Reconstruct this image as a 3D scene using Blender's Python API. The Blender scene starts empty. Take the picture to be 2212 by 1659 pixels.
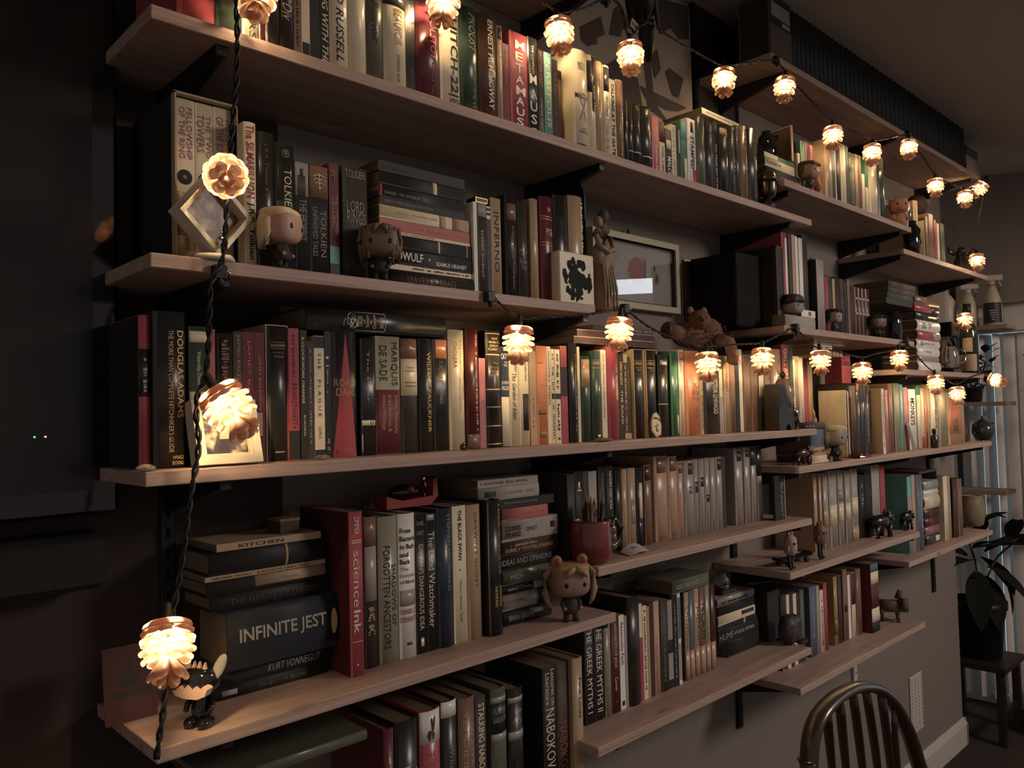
import bpy, bmesh, math, random
from mathutils import Matrix, Vector
R=math.radians
rnd=random.Random(7)
S=bpy.context.scene
COL=S.collection
# ---------------------------------------------------------------- camera, world, light, exposure
cd=bpy.data.cameras.new('camera'); cam=bpy.data.objects.new('camera',cd); COL.objects.link(cam)
cd.sensor_fit='HORIZONTAL'; cd.sensor_width=36.0; cd.lens=36.0*1717.861/2212; cd.clip_start=.02
cam.matrix_world=Matrix(((0.722935,-0.008999,-0.690858,0.0),(-0.690499,-0.044152,-0.721985,-1.2705),(-0.024005,0.998984,-0.038133,1.5515),(0.0,0.0,0.0,1.0)))
S.camera=cam
S.view_settings.view_transform='Standard'; S.view_settings.look='None'
S.view_settings.gamma=1; S.view_settings.use_curve_mapping=False
S.view_settings.exposure=0.0
S.cycles.use_denoising=True
S.cycles.max_bounces=6; S.cycles.transmission_bounces=4; S.cycles.transparent_max_bounces=6
S.cycles.sample_clamp_indirect=4.0
W=bpy.data.worlds.new('dim_room_air'); S.world=W; W.use_nodes=True
W.node_tree.nodes['Background'].inputs[0].default_value=(1.0,.86,.80,1)
W.node_tree.nodes['Background'].inputs[1].default_value=.215
def area(name,loc,target,sx,sy,power,col):
    l=bpy.data.lights.new(name,'AREA'); l.shape='RECTANGLE'; l.size=sx; l.size_y=sy; l.energy=power; l.color=col
    o=bpy.data.objects.new(name,l); COL.objects.link(o); o.location=loc
    o.rotation_euler=(Vector(target)-Vector(loc)).to_track_quat('-Z','Y').to_euler(); return o
area('evening_window_light',(5.21,-2.6,2.56),(1.7,0,1.9),.76,.12,1.7,(.86,.93,1.0))
l=bpy.data.lights.new('room_lamp_light','POINT'); l.energy=170; l.color=(1.0,.83,.74); l.shadow_soft_size=.4
o=bpy.data.objects.new('room_lamp_light',l); COL.objects.link(o); o.location=(3.35,-3.0,2.72)
BULB=880
# ---------------------------------------------------------------- materials
PAL=dict(bk=(.026,.025,.024),bk2=(.030,.027,.026),dk=(.055,.048,.042),dk2=(.10,.085,.075),cr=(.74,.64,.45),wh=(.80,.76,.68),rd=(.36,.075,.092),rd2=(.46,.15,.13),
 mr=(.13,.031,.04),mr2=(.085,.022,.02),dg=(.04,.065,.048),gy=(.33,.31,.28),gy2=(.36,.32,.28),bn=(.22,.13,.085),bn2=(.075,.042,.032),tl=(.17,.42,.36),tl2=(.33,.38,.34),
 pk=(.55,.20,.20),pk2=(.34,.15,.13),nv=(.03,.04,.06),nv2=(.12,.15,.20),nv3=(.023,.027,.036),tn=(.45,.32,.2),ol=(.12,.12,.085),ol2=(.30,.28,.2),gd=(.72,.5,.2),gd2=(.38,.26,.1),
 gn=(.06,.17,.09),sn=(.50,.32,.23),mv=(.33,.13,.16),vol=(.022,.023,.021))
PAL['or']=(.62,.24,.12)
MATS={}
def mat(name,col,rough=.5,spec=.4,metal=0,noise=0,nscale=60,bump=0,coat=0,emit=None,trans=0,scale=(1,1,1),alpha=1,ior=1.45):
    if name in MATS: return MATS[name]
    m=bpy.data.materials.new(name); m.use_nodes=True; nt=m.node_tree; b=nt.nodes['Principled BSDF']
    b.inputs['Base Color'].default_value=(*col,1); b.inputs['Roughness'].default_value=rough
    b.inputs['Specular IOR Level'].default_value=spec; b.inputs['Metallic'].default_value=metal
    b.inputs['Coat Weight'].default_value=coat; b.inputs['Transmission Weight'].default_value=trans; b.inputs['IOR'].default_value=ior
    if emit: b.inputs['Emission Color'].default_value=(*emit[0],1); b.inputs['Emission Strength'].default_value=emit[1]
    if noise or bump:
        tc=nt.nodes.new('ShaderNodeTexCoord'); mp=nt.nodes.new('ShaderNodeMapping'); mp.inputs['Scale'].default_value=scale
        nz=nt.nodes.new('ShaderNodeTexNoise'); nz.inputs['Scale'].default_value=nscale; nz.inputs['Detail'].default_value=4
        nt.links.new(tc.outputs['Object'],mp.inputs[0]); nt.links.new(mp.outputs[0],nz.inputs['Vector'])
        if noise:
            mx=nt.nodes.new('ShaderNodeMix'); mx.data_type='RGBA'
            lo=tuple(c*(1-noise) for c in col); hi=tuple(min(1,c*(1+noise)) for c in col)
            mx.inputs['A'].default_value=(*lo,1); mx.inputs['B'].default_value=(*hi,1)
            nt.links.new(nz.outputs[0],mx.inputs['Factor']); nt.links.new(mx.outputs['Result'],b.inputs['Base Color'])
        if bump:
            bp=nt.nodes.new('ShaderNodeBump'); bp.inputs['Strength'].default_value=bump; bp.inputs['Distance'].default_value=.002
            nt.links.new(nz.outputs[0],bp.inputs['Height']); nt.links.new(bp.outputs[0],b.inputs['Normal'])
    MATS[name]=m; return m
def cm(c,gloss=False,wear=.18):      # book cloth, jacket or coated board
    return mat('cover_'+c+('_gloss' if gloss else ''),PAL[c],.28 if gloss else .55,.5 if gloss else .3,noise=wear,nscale=45,scale=(1,1,.35),bump=0 if gloss else .15)
def ink(c): return mat('print_'+c,PAL[c],.6,.2)
M_PAGE=mat('page_edges',(.17,.122,.085),.9,.1,noise=.3,nscale=900,scale=(1,.02,.02))
def wood():
    m=bpy.data.materials.new('pine_board'); m.use_nodes=True; nt=m.node_tree; b=nt.nodes['Principled BSDF']
    tc=nt.nodes.new('ShaderNodeTexCoord'); mp=nt.nodes.new('ShaderNodeMapping'); mp.inputs['Scale'].default_value=(1.2,14,60)
    nt.links.new(tc.outputs['Object'],mp.inputs[0])
    nz=nt.nodes.new('ShaderNodeTexNoise'); nz.inputs['Scale'].default_value=3.0; nz.inputs['Detail'].default_value=6; nz.inputs['Distortion'].default_value=.6
    nt.links.new(mp.outputs[0],nz.inputs['Vector'])
    mp2=nt.nodes.new('ShaderNodeMapping'); mp2.inputs['Scale'].default_value=(3,9,9); nt.links.new(tc.outputs['Object'],mp2.inputs[0])
    vo=nt.nodes.new('ShaderNodeTexVoronoi'); vo.inputs['Scale'].default_value=1.3; nt.links.new(mp2.outputs[0],vo.inputs['Vector'])
    kr=nt.nodes.new('ShaderNodeValToRGB'); kr.color_ramp.elements[0].position=.02; kr.color_ramp.elements[0].color=(.35,.3,.3,1); kr.color_ramp.elements[1].position=.12; kr.color_ramp.elements[1].color=(1,1,1,1)
    nt.links.new(vo.outputs['Distance'],kr.inputs[0])
    cr=nt.nodes.new('ShaderNodeValToRGB'); e=cr.color_ramp.elements
    e[0].position=.3; e[0].color=(.34,.225,.18,1); e[1].position=.72; e[1].color=(.49,.35,.285,1)
    nt.links.new(nz.outputs[0],cr.inputs[0])
    mx=nt.nodes.new('ShaderNodeMix'); mx.data_type='RGBA'; mx.blend_type='MULTIPLY'; mx.inputs['Factor'].default_value=.7
    nt.links.new(cr.outputs[0],mx.inputs['A']); nt.links.new(kr.outputs[0],mx.inputs['B']); nt.links.new(mx.outputs['Result'],b.inputs['Base Color'])
    b.inputs['Roughness'].default_value=.5; b.inputs['Specular IOR Level'].default_value=.3
    bp=nt.nodes.new('ShaderNodeBump'); bp.inputs['Strength'].default_value=.25; bp.inputs['Distance'].default_value=.001
    nt.links.new(nz.outputs[0],bp.inputs['Height']); nt.links.new(bp.outputs[0],b.inputs['Normal'])
    return m
M_WOOD=wood()
M_WALL=mat('wall_paint',(.21,.18,.155),.8,.2,noise=.06,nscale=3,bump=.05)
M_CEIL=mat('ceiling_paint',(.46,.40,.35),.9,.1,noise=.05,nscale=2)
M_BLACK=mat('black_steel',(.012,.012,.012),.45,.4)
M_CORD=mat('cord_rubber',(.010,.010,.010),.5,.4)
# ---------------------------------------------------------------- mesh helpers
class MB:
    def __init__(s): s.v=[]; s.f=[]; s.mi=[]; s.sm=[]
    def add(s,vs,fs,mi=0,sm=False,M=None):
        o=len(s.v)
        for p in vs:
            p=Vector(p)
            if M is not None: p=M@p
            s.v.append(tuple(p))
        for f in fs: s.f.append(tuple(i+o for i in f)); s.mi.append(mi); s.sm.append(sm)
        return s
    def box(s,x0,x1,y0,y1,z0,z1,mi=0,M=None,bev=0):
        if bev<=0:
            v=[(x0,y0,z0),(x1,y0,z0),(x1,y1,z0),(x0,y1,z0),(x0,y0,z1),(x1,y0,z1),(x1,y1,z1),(x0,y1,z1)]
            return s.add(v,[(3,2,1,0),(4,5,6,7),(0,1,5,4),(1,2,6,5),(2,3,7,6),(3,0,4,7)],mi,False,M)
        b=bev; v=[];f=[]
        for z,i in ((z0,b),(z0+b,0),(z1-b,0),(z1,b)):
            v+=[(x0+i+b*(i==0),y0+i,z),(x1-i-b*(i==0),y0+i,z),(x1-i,y0+i+b*(i==0),z),(x1-i,y1-i-b*(i==0),z),(x1-i-b*(i==0),y1-i,z),(x0+i+b*(i==0),y1-i,z),(x0+i,y1-i-b*(i==0),z),(x0+i,y0+i+b*(i==0),z)]
        f.append(tuple(range(7,-1,-1))); f.append(tuple(range(24,32)))
        for k in range(3):
            for j in range(8): f.append((k*8+j,k*8+(j+1)%8,k*8+8+(j+1)%8,k*8+8+j))
        return s.add(v,f,mi,False,M)
    def lathe(s,prof,n=20,mi=0,M=None,cap=True,sm=True):
        v=[];f=[]
        for r,z in prof:
            for i in range(n): a=2*math.pi*i/n; v.append((r*math.cos(a),r*math.sin(a),z))
        k=len(prof)
        for j in range(k-1):
            for i in range(n): f.append((j*n+i,j*n+(i+1)%n,(j+1)*n+(i+1)%n,(j+1)*n+i))
        if cap: f.append(tuple(range(n-1,-1,-1))); f.append(tuple(range((k-1)*n,k*n)))
        return s.add(v,f,mi,sm,M)
    def ell(s,c,r,e=1.0,n=(18,11),mi=0,M=None,rot=None):
        v=[];f=[];nu,nv=n
        def pw(x): return math.copysign(abs(x)**e,x)
        for j in range(nv+1):
            t=-math.pi/2+math.pi*j/nv
            for i in range(nu):
                a=2*math.pi*i/nu
                p=Vector((r[0]*pw(math.cos(t))*pw(math.cos(a)),r[1]*pw(math.cos(t))*pw(math.sin(a)),r[2]*pw(math.sin(t))))
                if rot is not None: p=rot@p
                v.append(tuple(p+Vector(c)))
        for j in range(nv):
            for i in range(nu): f.append((j*nu+i,j*nu+(i+1)%nu,(j+1)*nu+(i+1)%nu,(j+1)*nu+i))
        return s.add(v,f,mi,True,M)
    def tube(s,pts,rad,n=8,mi=0,M=None,flat=1.0,twist=0):
        pts=[Vector(p) for p in pts]; k=len(pts); v=[];f=[]
        up=Vector((0,0,1))
        for j,p in enumerate(pts):
            t=(pts[min(j+1,k-1)]-pts[max(j-1,0)]).normalized()
            a=t.cross(up)
            if a.length<1e-3: a=t.cross(Vector((1,0,0)))
            a.normalize(); b=t.cross(a).normalized()
            r=rad[j] if isinstance(rad,(list,tuple)) else rad
            for i in range(n):
                w=2*math.pi*i/n+twist*j; v.append(tuple(p+a*r*math.cos(w)+b*r*flat*math.sin(w)))
        for j in range(k-1):
            for i in range(n): f.append((j*n+i,j*n+(i+1)%n,(j+1)*n+(i+1)%n,(j+1)*n+i))
        f.append(tuple(range(n-1,-1,-1))); f.append(tuple(range((k-1)*n,k*n)))
        return s.add(v,f,mi,True,M)
    def prism(s,poly,y0,y1,mi=0,M=None):   # polygon in xz extruded along y
        n=len(poly); v=[(x,y0,z) for x,z in poly]+[(x,y1,z) for x,z in poly]
        f=[tuple(range(n)),tuple(range(2*n-1,n-1,-1))]+[(i,i+n,(i+1)%n+n,(i+1)%n) for i in range(n)]
        return s.add(v,f,mi,False,M)
    def mesh(s,name,mats):
        me=bpy.data.meshes.new(name); me.from_pydata(s.v,[],s.f)
        for m in mats: me.materials.append(m)
        me.polygons.foreach_set('material_index',s.mi); me.polygons.foreach_set('use_smooth',s.sm)
        me.update(); return me
    def obj(s,name,mats,parent=None,loc=None,rz=0):
        if not isinstance(mats,(list,tuple)): mats=[mats]
        o=bpy.data.objects.new(name,s.mesh(name,mats)); COL.objects.link(o)
        if parent: o.parent=parent
        if loc is not None: o.location=loc
        if rz: o.rotation_euler=(0,0,rz)
        return o
def tag(o,label,cat,group=None):
    o['label']=label; o['category']=cat
    if group: o['group']=group
    return o
def empty(name,loc,label,cat,group=None,rz=0):
    o=bpy.data.objects.new(name,None); COL.objects.link(o); o.location=loc; o.rotation_euler=(0,0,rz); o.empty_display_size=.02
    return tag(o,label,cat,group)
def struct(o): o['kind']='structure'; return o
def smooth_path(pts,k=6):
    P=[Vector(p) for p in pts]; out=[]
    for i in range(len(P)-1):
        a=P[max(i-1,0)];b=P[i];c=P[i+1];d=P[min(i+2,len(P)-1)]
        for j in range(k):
            t=j/k; out.append(.5*((2*b)+(c-a)*t+(2*a-5*b+4*c-d)*t*t+(3*b-a-3*c+d)*t**3))
    out.append(P[-1]); return out
# ---------------------------------------------------------------- baked measurements (metres; wall face y=0, floor z=0)
P={'diamond':[.45,-.228,1.7674,.0894,.0901],'blond':[.5495,-.225,1.7674,.0628,.0862],'curly':[.7156,-.228,1.7674,.0702,.08],'couple':[1.3072,-.19,1.7674,.0623,.218],'floral':[1.1852,-.215,1.7674,.1031,.1018],'bookend_b':[1.2808,-.17,1.8795,.015,.1122],'plaque':[.9593,-.18,1.9488,.0302,.0097],'clip':[.9286,-.245,1.7493,.0307,.0225],'ultra':[.4722,-.215,1.4906,.0872,.077],'stone':[.3589,-.225,1.4906,.0229,.009],'pebble':[.613,-.22,1.4906,.0226,.0078],'bug':[.8928,-.21,1.4906,.0173,.0158],'bark':[1.2654,-.215,1.4906,.0554,.0082],'shield':[1.456,-.205,1.4906,.0392,.0608],'glassbird':[2.0388,-.21,1.4906,.1056,.1566],'pin':[2.257,-.2,1.5072,.0326,.0412],'metalpig':[2.1472,-.2,1.3893,.0737,.075],'doll4':[2.3414,-.215,1.3893,.0665,.107],'amber':[2.5207,-.215,1.3893,.0847,.0323],'bookmark':[2.9782,-.21,1.3893,.0312,.1004],'blackbottle':[3.1698,-.215,1.3893,.0304,.0719],'teapot':[3.8878,-.19,1.3893,.102,.1144],'redpot':[3.8012,-.16,1.3893,.0555,.1164],'redbox':[2.689,-.09,1.6297,.07,.096],'winebottle':[3.754,-.19,1.6734,.0573,.3196],'coffeemaker':[3.5472,-.17,1.6734,.0887,.2108],'bracketcone27':[3.5468,-.22,1.8791,.0475,.0285],'capfig':[2.1046,-.215,1.7736,.0541,.0932],'hairfig':[2.3654,-.215,1.7736,.0638,.073],'thirdfig':[2.6902,-.215,1.7736,.0504,.0777],'vase_n':[2.8762,-.2,1.7736,.0612,.1086],'slipblack':[2.066,-.18,1.7736,.0411,.2278],'topbird':[2.4324,-.17,1.9558,.044,.0661],'vase_m1':[2.122,-.17,2.2753,.0506,.0944],'thinframe':[2.1971,-.19,2.253,.0223,.1028],'headfig':[2.2221,-.222,2.1785,.0529,.0699],'pinkvase':[2.3467,-.2,2.1785,.0178,.1019],'orangefig':[2.9148,-.215,2.1785,.062,.1154],'deerfig':[3.0466,-.18,2.316,.0646,.1162],'blackball':[3.2839,-.215,2.2995,.0541,.0631],'fabric':[3.7513,-.1,2.2237,.0969,.2551],'bull':[3.6398,-.2,2.0949,.1122,.221],'vase_m2':[3.0458,-.21,2.0949,.0597,.1305],'helmet':[1.9883,-.215,2.0887,.0525,.1134],'boxT':[1.9832,-.21,2.5174,.1407,.1846],'raven':[1.4817,-.15,2.4451,.0798,.0908],'tag':[1.3685,-.235,2.3615,.0203,.0203],'frameR':[1.7102,-.012,1.8163,.1826,.1857],'brass':[1.6302,-.02,1.9974,.0166,.0286],'brownpanel':[1.9401,-.015,1.8161,.0765,.1696],'plush':[1.7627,-.12,1.7199,.1696,.0939],'card':[.3773,-.1,1.1476,.0642,.1003],'figD':[.4377,-.2,1.1476,.0556,.0887],'boxD':[.6172,-.12,1.3834,.0329,.0223],'toy':[.8549,-.12,1.3812,.1215,.0489],'bundoll':[1.1722,-.2,1.1476,.0858,.1122],'mug':[1.2471,-.19,1.2447,.0952,.0941],'cardM5':[1.3801,-.19,1.2447,.068,.0354],'script':[2.054,-.2,1.2447,.0379,.1214],'ghost1':[2.0343,-.19,1.1135,.0473,.0982],'board':[2.1212,-.18,1.1135,.2161,.0367],'ghost2':[2.2234,-.2,1.1135,.0536,.1406],'pigbig':[2.7363,-.18,1.1135,.1244,.1044],'pigsmall':[2.9324,-.19,1.1135,.0565,.0928],'bookendM7':[3.2468,-.16,1.0236,.1178,.2735],'potM7':[3.8195,-.15,1.0236,.1014,.1311],'rock':[2.0842,-.19,.8976,.0977,.081],'skullglass':[1.7874,-.15,1.0975,.0664,.0545],'darkbox':[2.0959,-.12,.8976,.087,.1368],'woodpig':[2.8716,-.15,.8026,.0818,.1106],'wallwhite':[2.8842,-.004,.5626,.0401,.1002],'vent':[3.4631,-.004,.1855,.1285,.2297],'std':[3.6374,-.01,.7417,.0264,.1691],'oval':[.6856,-.1,1.4784,.0002,.0002],'pot_plantR':[4.9045,.1,-.2779,.5016,.7523]}
CON={1: [.5002,-.26,2.131,.0479],2: [.8338,-.26,2.246,.0465],3: [1.1074,-.262,2.2792,.0655],4: [1.3326,-.262,2.3026,.0664],5: [1.7058,-.262,2.3525,.0699],6: [2.0177,-.262,2.4199,.0703],7: [2.2997,-.262,2.352,.0601],8: [2.5875,-.262,2.3606,.0623],9: [2.9028,-.262,2.4455,.0644],10: [3.15,-.262,2.3556,.0615],11: [3.478,-.262,2.3691,.0589],12: [3.6894,-.27,2.4466,.0577],13: [3.5707,-.27,2.1265,.0636],14: [.4468,-.262,1.87,.055],15: [.4416,-.275,1.5723,.0656],16: [.3605,-.29,1.2866,.065],17: [.9858,-.262,1.6828,.0593],18: [1.2743,-.262,1.7172,.0602],19: [1.5866,-.262,1.6578,.0639],20: [1.8407,-.262,1.6775,.0607],21: [2.1589,-.262,1.6836,.0596],22: [2.4376,-.262,1.6567,.0619],23: [2.7339,-.262,1.7055,.0641],24: [3.0595,-.262,1.6294,.0629],25: [3.2853,-.262,1.5881,.0629],26: [3.7187,-.27,1.6551,.0767],27: [3.6198,-.2,1.8986,.0574]}
CORD={'upper':[[.4847,-.247,2.1699],[.5368,-.247,2.1962],[.6605,-.247,2.2575],[.8233,-.247,2.2808],[.8451,-.247,2.2768],[.8955,-.247,2.3073],[1.02,-.247,2.3283],[1.0691,-.247,2.335],[1.1163,-.247,2.3314],[1.124,-.247,2.3267],[1.2031,-.247,2.3647],[1.2671,-.247,2.4042],[1.3239,-.247,2.412],[1.3496,-.247,2.3542],[1.4177,-.247,2.4069],[1.4901,-.247,2.4019],[1.5821,-.247,2.398],[1.6606,-.247,2.3959],[1.727,-.247,2.3993],[1.8119,-.247,2.4287],[1.9697,-.247,2.4849],[2.008,-.247,2.4898],[2.051,-.247,2.4764],[2.1165,-.247,2.4554],[2.2218,-.247,2.4295],[2.3346,-.247,2.4063],[2.4712,-.247,2.4099],[2.6304,-.247,2.4163],[2.7472,-.247,2.4456],[2.9249,-.247,2.5004],[2.9545,-.247,2.4955],[3.066,-.247,2.4576],[3.2123,-.247,2.4126],[3.3538,-.247,2.409],[3.5407,-.247,2.419],[3.6693,-.247,2.4617],[3.8184,-.247,2.5093],[3.8147,-.247,2.4845],[3.7105,-.247,2.3282],[3.6318,-.247,2.2006],[3.6336,-.247,2.1721]],'lower':[[.922,-.247,1.7578],[.9492,-.247,1.7503],[.9712,-.247,1.7388],[.9995,-.247,1.7241],[1.0088,-.247,1.7231],[1.0721,-.247,1.7316],[1.1773,-.247,1.7432],[1.234,-.247,1.7518],[1.3014,-.247,1.7634],[1.3243,-.247,1.7583],[1.387,-.247,1.7329],[1.4707,-.247,1.7121],[1.5609,-.247,1.7006],[1.6124,-.247,1.6974],[1.7208,-.247,1.7075],[1.8544,-.247,1.7168],[1.8901,-.247,1.7231],[2.0037,-.247,1.757],[2.0408,-.247,1.7678],[2.0824,-.247,1.7549],[2.1765,-.247,1.7179],[2.2794,-.247,1.7139],[2.4712,-.247,1.7011],[2.5776,-.247,1.7149],[2.7498,-.247,1.7364],[2.8262,-.247,1.7709],[2.874,-.247,1.7524],[2.9979,-.247,1.6968],[3.1,-.247,1.6658],[3.2037,-.247,1.6454],[3.3339,-.247,1.6259],[3.496,-.247,1.6549],[3.6939,-.247,1.6771]],'left':[[.4699,-.262,2.1707],[.468,-.262,2.119],[.4686,-.262,2.062],[.4668,-.262,2.0107],[.461,-.262,1.9526],[.4566,-.262,1.9017],[.453,-.262,1.8637],[.4507,-.262,1.82],[.4471,-.262,1.7765],[.4418,-.262,1.7545],[.4331,-.262,1.7395],[.4286,-.262,1.7258],[.4264,-.262,1.6774],[.4235,-.262,1.6294],[.4184,-.262,1.6007],[.4111,-.262,1.5877],[.4085,-.262,1.5582],[.4118,-.262,1.5287],[.4086,-.262,1.4996],[.4025,-.262,1.4708],[.3902,-.262,1.3856],[.3754,-.262,1.3028],[.3724,-.262,1.2753],[.3694,-.262,1.2425],[.3647,-.262,1.1992],[.359,-.262,1.1649],[.3567,-.262,1.1463]]}
BOARDS=[
('A',.3646,2.1941,2.0887,'long upper pine board, bowed under novels and tall jacketed books'),
('C',.3543,2.1765,1.4906,'long middle pine board carrying the brightest lit row'),
('D',.3657,1.2634,1.1476,'lower left pine board with the red spine and bun-haired doll'),
('B',.362,1.2262,1.7674,'left pine board carrying the boxed cream set and vinyl figurines'),
('M5',1.2127,2.1259,1.2447,'pine board carrying the red mug'),
('M6',1.9916,2.9203,1.1135,'pine board carrying the black pig figurines'),
('M7',2.8129,3.7322,1.0236,'pine board carrying the small pastel stack and pot'),
('M8',1.1972,2.0929,.8976,'lowest centre pine board with the black slipcase'),
('M9',2.0247,2.9358,.8026,'lowest right pine board with the sawn-log pig'),
('M4',2.0608,3.7715,1.3893,'long right pine board under the lower lights'),
('T',1.99,3.7808,2.5174,'topmost right pine board under the black volumes'),
('M1',2.0391,2.9647,2.1785,'upper right pine board below the black volumes'),
('M2',2.8872,3.819,2.0949,'short far right pine board with the horned statuette'),
('N',2.0071,2.9451,1.7736,'pine board right of the framed picture'),
('N2',2.8098,3.7126,1.6734,'short far right pine board with the white-spined stack'),
('A0',.3615,1.2964,2.4708,'topmost left pine board, its underside at the top edge'),
('E',.3657,1.2603,.7775,'lowest left pine board below the tall black books')]
BRACK=[
('A',.465,2.0887,'black tapered steel bracket under the left end of the long upper board'),
('A',1.28,2.0887,'black tapered steel bracket under the middle of the long upper board'),
('A',2.1,2.0887,'black tapered steel bracket under the right end of the long upper board'),
('B',.465,1.7674,'black tapered steel bracket under the left end of the second board'),
('B',1.2142,1.7674,'black tapered steel bracket under the right end of the second board'),
('T',2.1,2.5174,'black tapered steel bracket under the left end of the topmost right board'),
('T',2.91,2.5174,'black tapered steel bracket under the middle of the topmost right board'),
('T',3.71,2.5174,'black tapered steel bracket under the right end of the topmost right board'),
('M1',2.1,2.1785,'black tapered steel bracket under the left end of the upper right board'),
('M1',2.91,2.1785,'black tapered steel bracket under the right end of the upper right board'),
('M2',2.91,2.0949,'black tapered steel bracket under the left end of the short far right upper board'),
('M2',3.71,2.0949,'black tapered steel bracket under the right end of the short far right upper board'),
('N',2.1,1.7736,'black tapered steel bracket under the left end of the board right of the picture'),
('N',2.91,1.7736,'black tapered steel bracket under the right end of the board right of the picture'),
('N2',2.91,1.6734,'black tapered steel bracket under the left end of the board with the white-spined stack'),
('N2',3.7006,1.6734,'black tapered steel bracket under the right end of the board with the white-spined stack'),
('A0',1.28,2.4708,'black tapered steel bracket under the right end of the topmost left board'),
('C',.465,1.4906,'black tapered steel bracket under the left end of the middle board'),
('C',1.28,1.4906,'black tapered steel bracket under the centre of the middle board'),
('C',2.1,1.4906,'black tapered steel bracket under the right end of the middle board'),
('D',.465,1.1476,'black tapered steel bracket under the left end of the lower left board'),
('D',1.2514,1.1476,'black tapered steel bracket under the right end of the lower left board'),
('M5',1.28,1.2447,'black tapered steel bracket under the left end of the mug board'),
('M5',2.1,1.2447,'black tapered steel bracket under the right end of the mug board'),
('M4',2.1,1.3893,'black tapered steel bracket under the left end of the long right board'),
('M4',2.91,1.3893,'black tapered steel bracket under the middle of the long right board'),
('M4',3.71,1.3893,'black tapered steel bracket under the right end of the long right board'),
('M6',2.1,1.1135,'black tapered steel bracket under the left end of the pig board'),
('M6',2.9083,1.1135,'black tapered steel bracket under the right end of the pig board'),
('M7',2.91,1.0236,'black tapered steel bracket under the left end of the pot board'),
('M7',3.71,1.0236,'black tapered steel bracket under the right end of the pot board'),
('M8',1.28,.8976,'black tapered steel bracket under the left end of the lowest centre board'),
('M8',2.0809,.8976,'black tapered steel bracket under the right end of the lowest centre board'),
('M9',2.1,.8026,'black tapered steel bracket under the left end of the lowest right board'),
('M9',2.91,.8026,'black tapered steel bracket under the right end of the lowest right board')]
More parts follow.
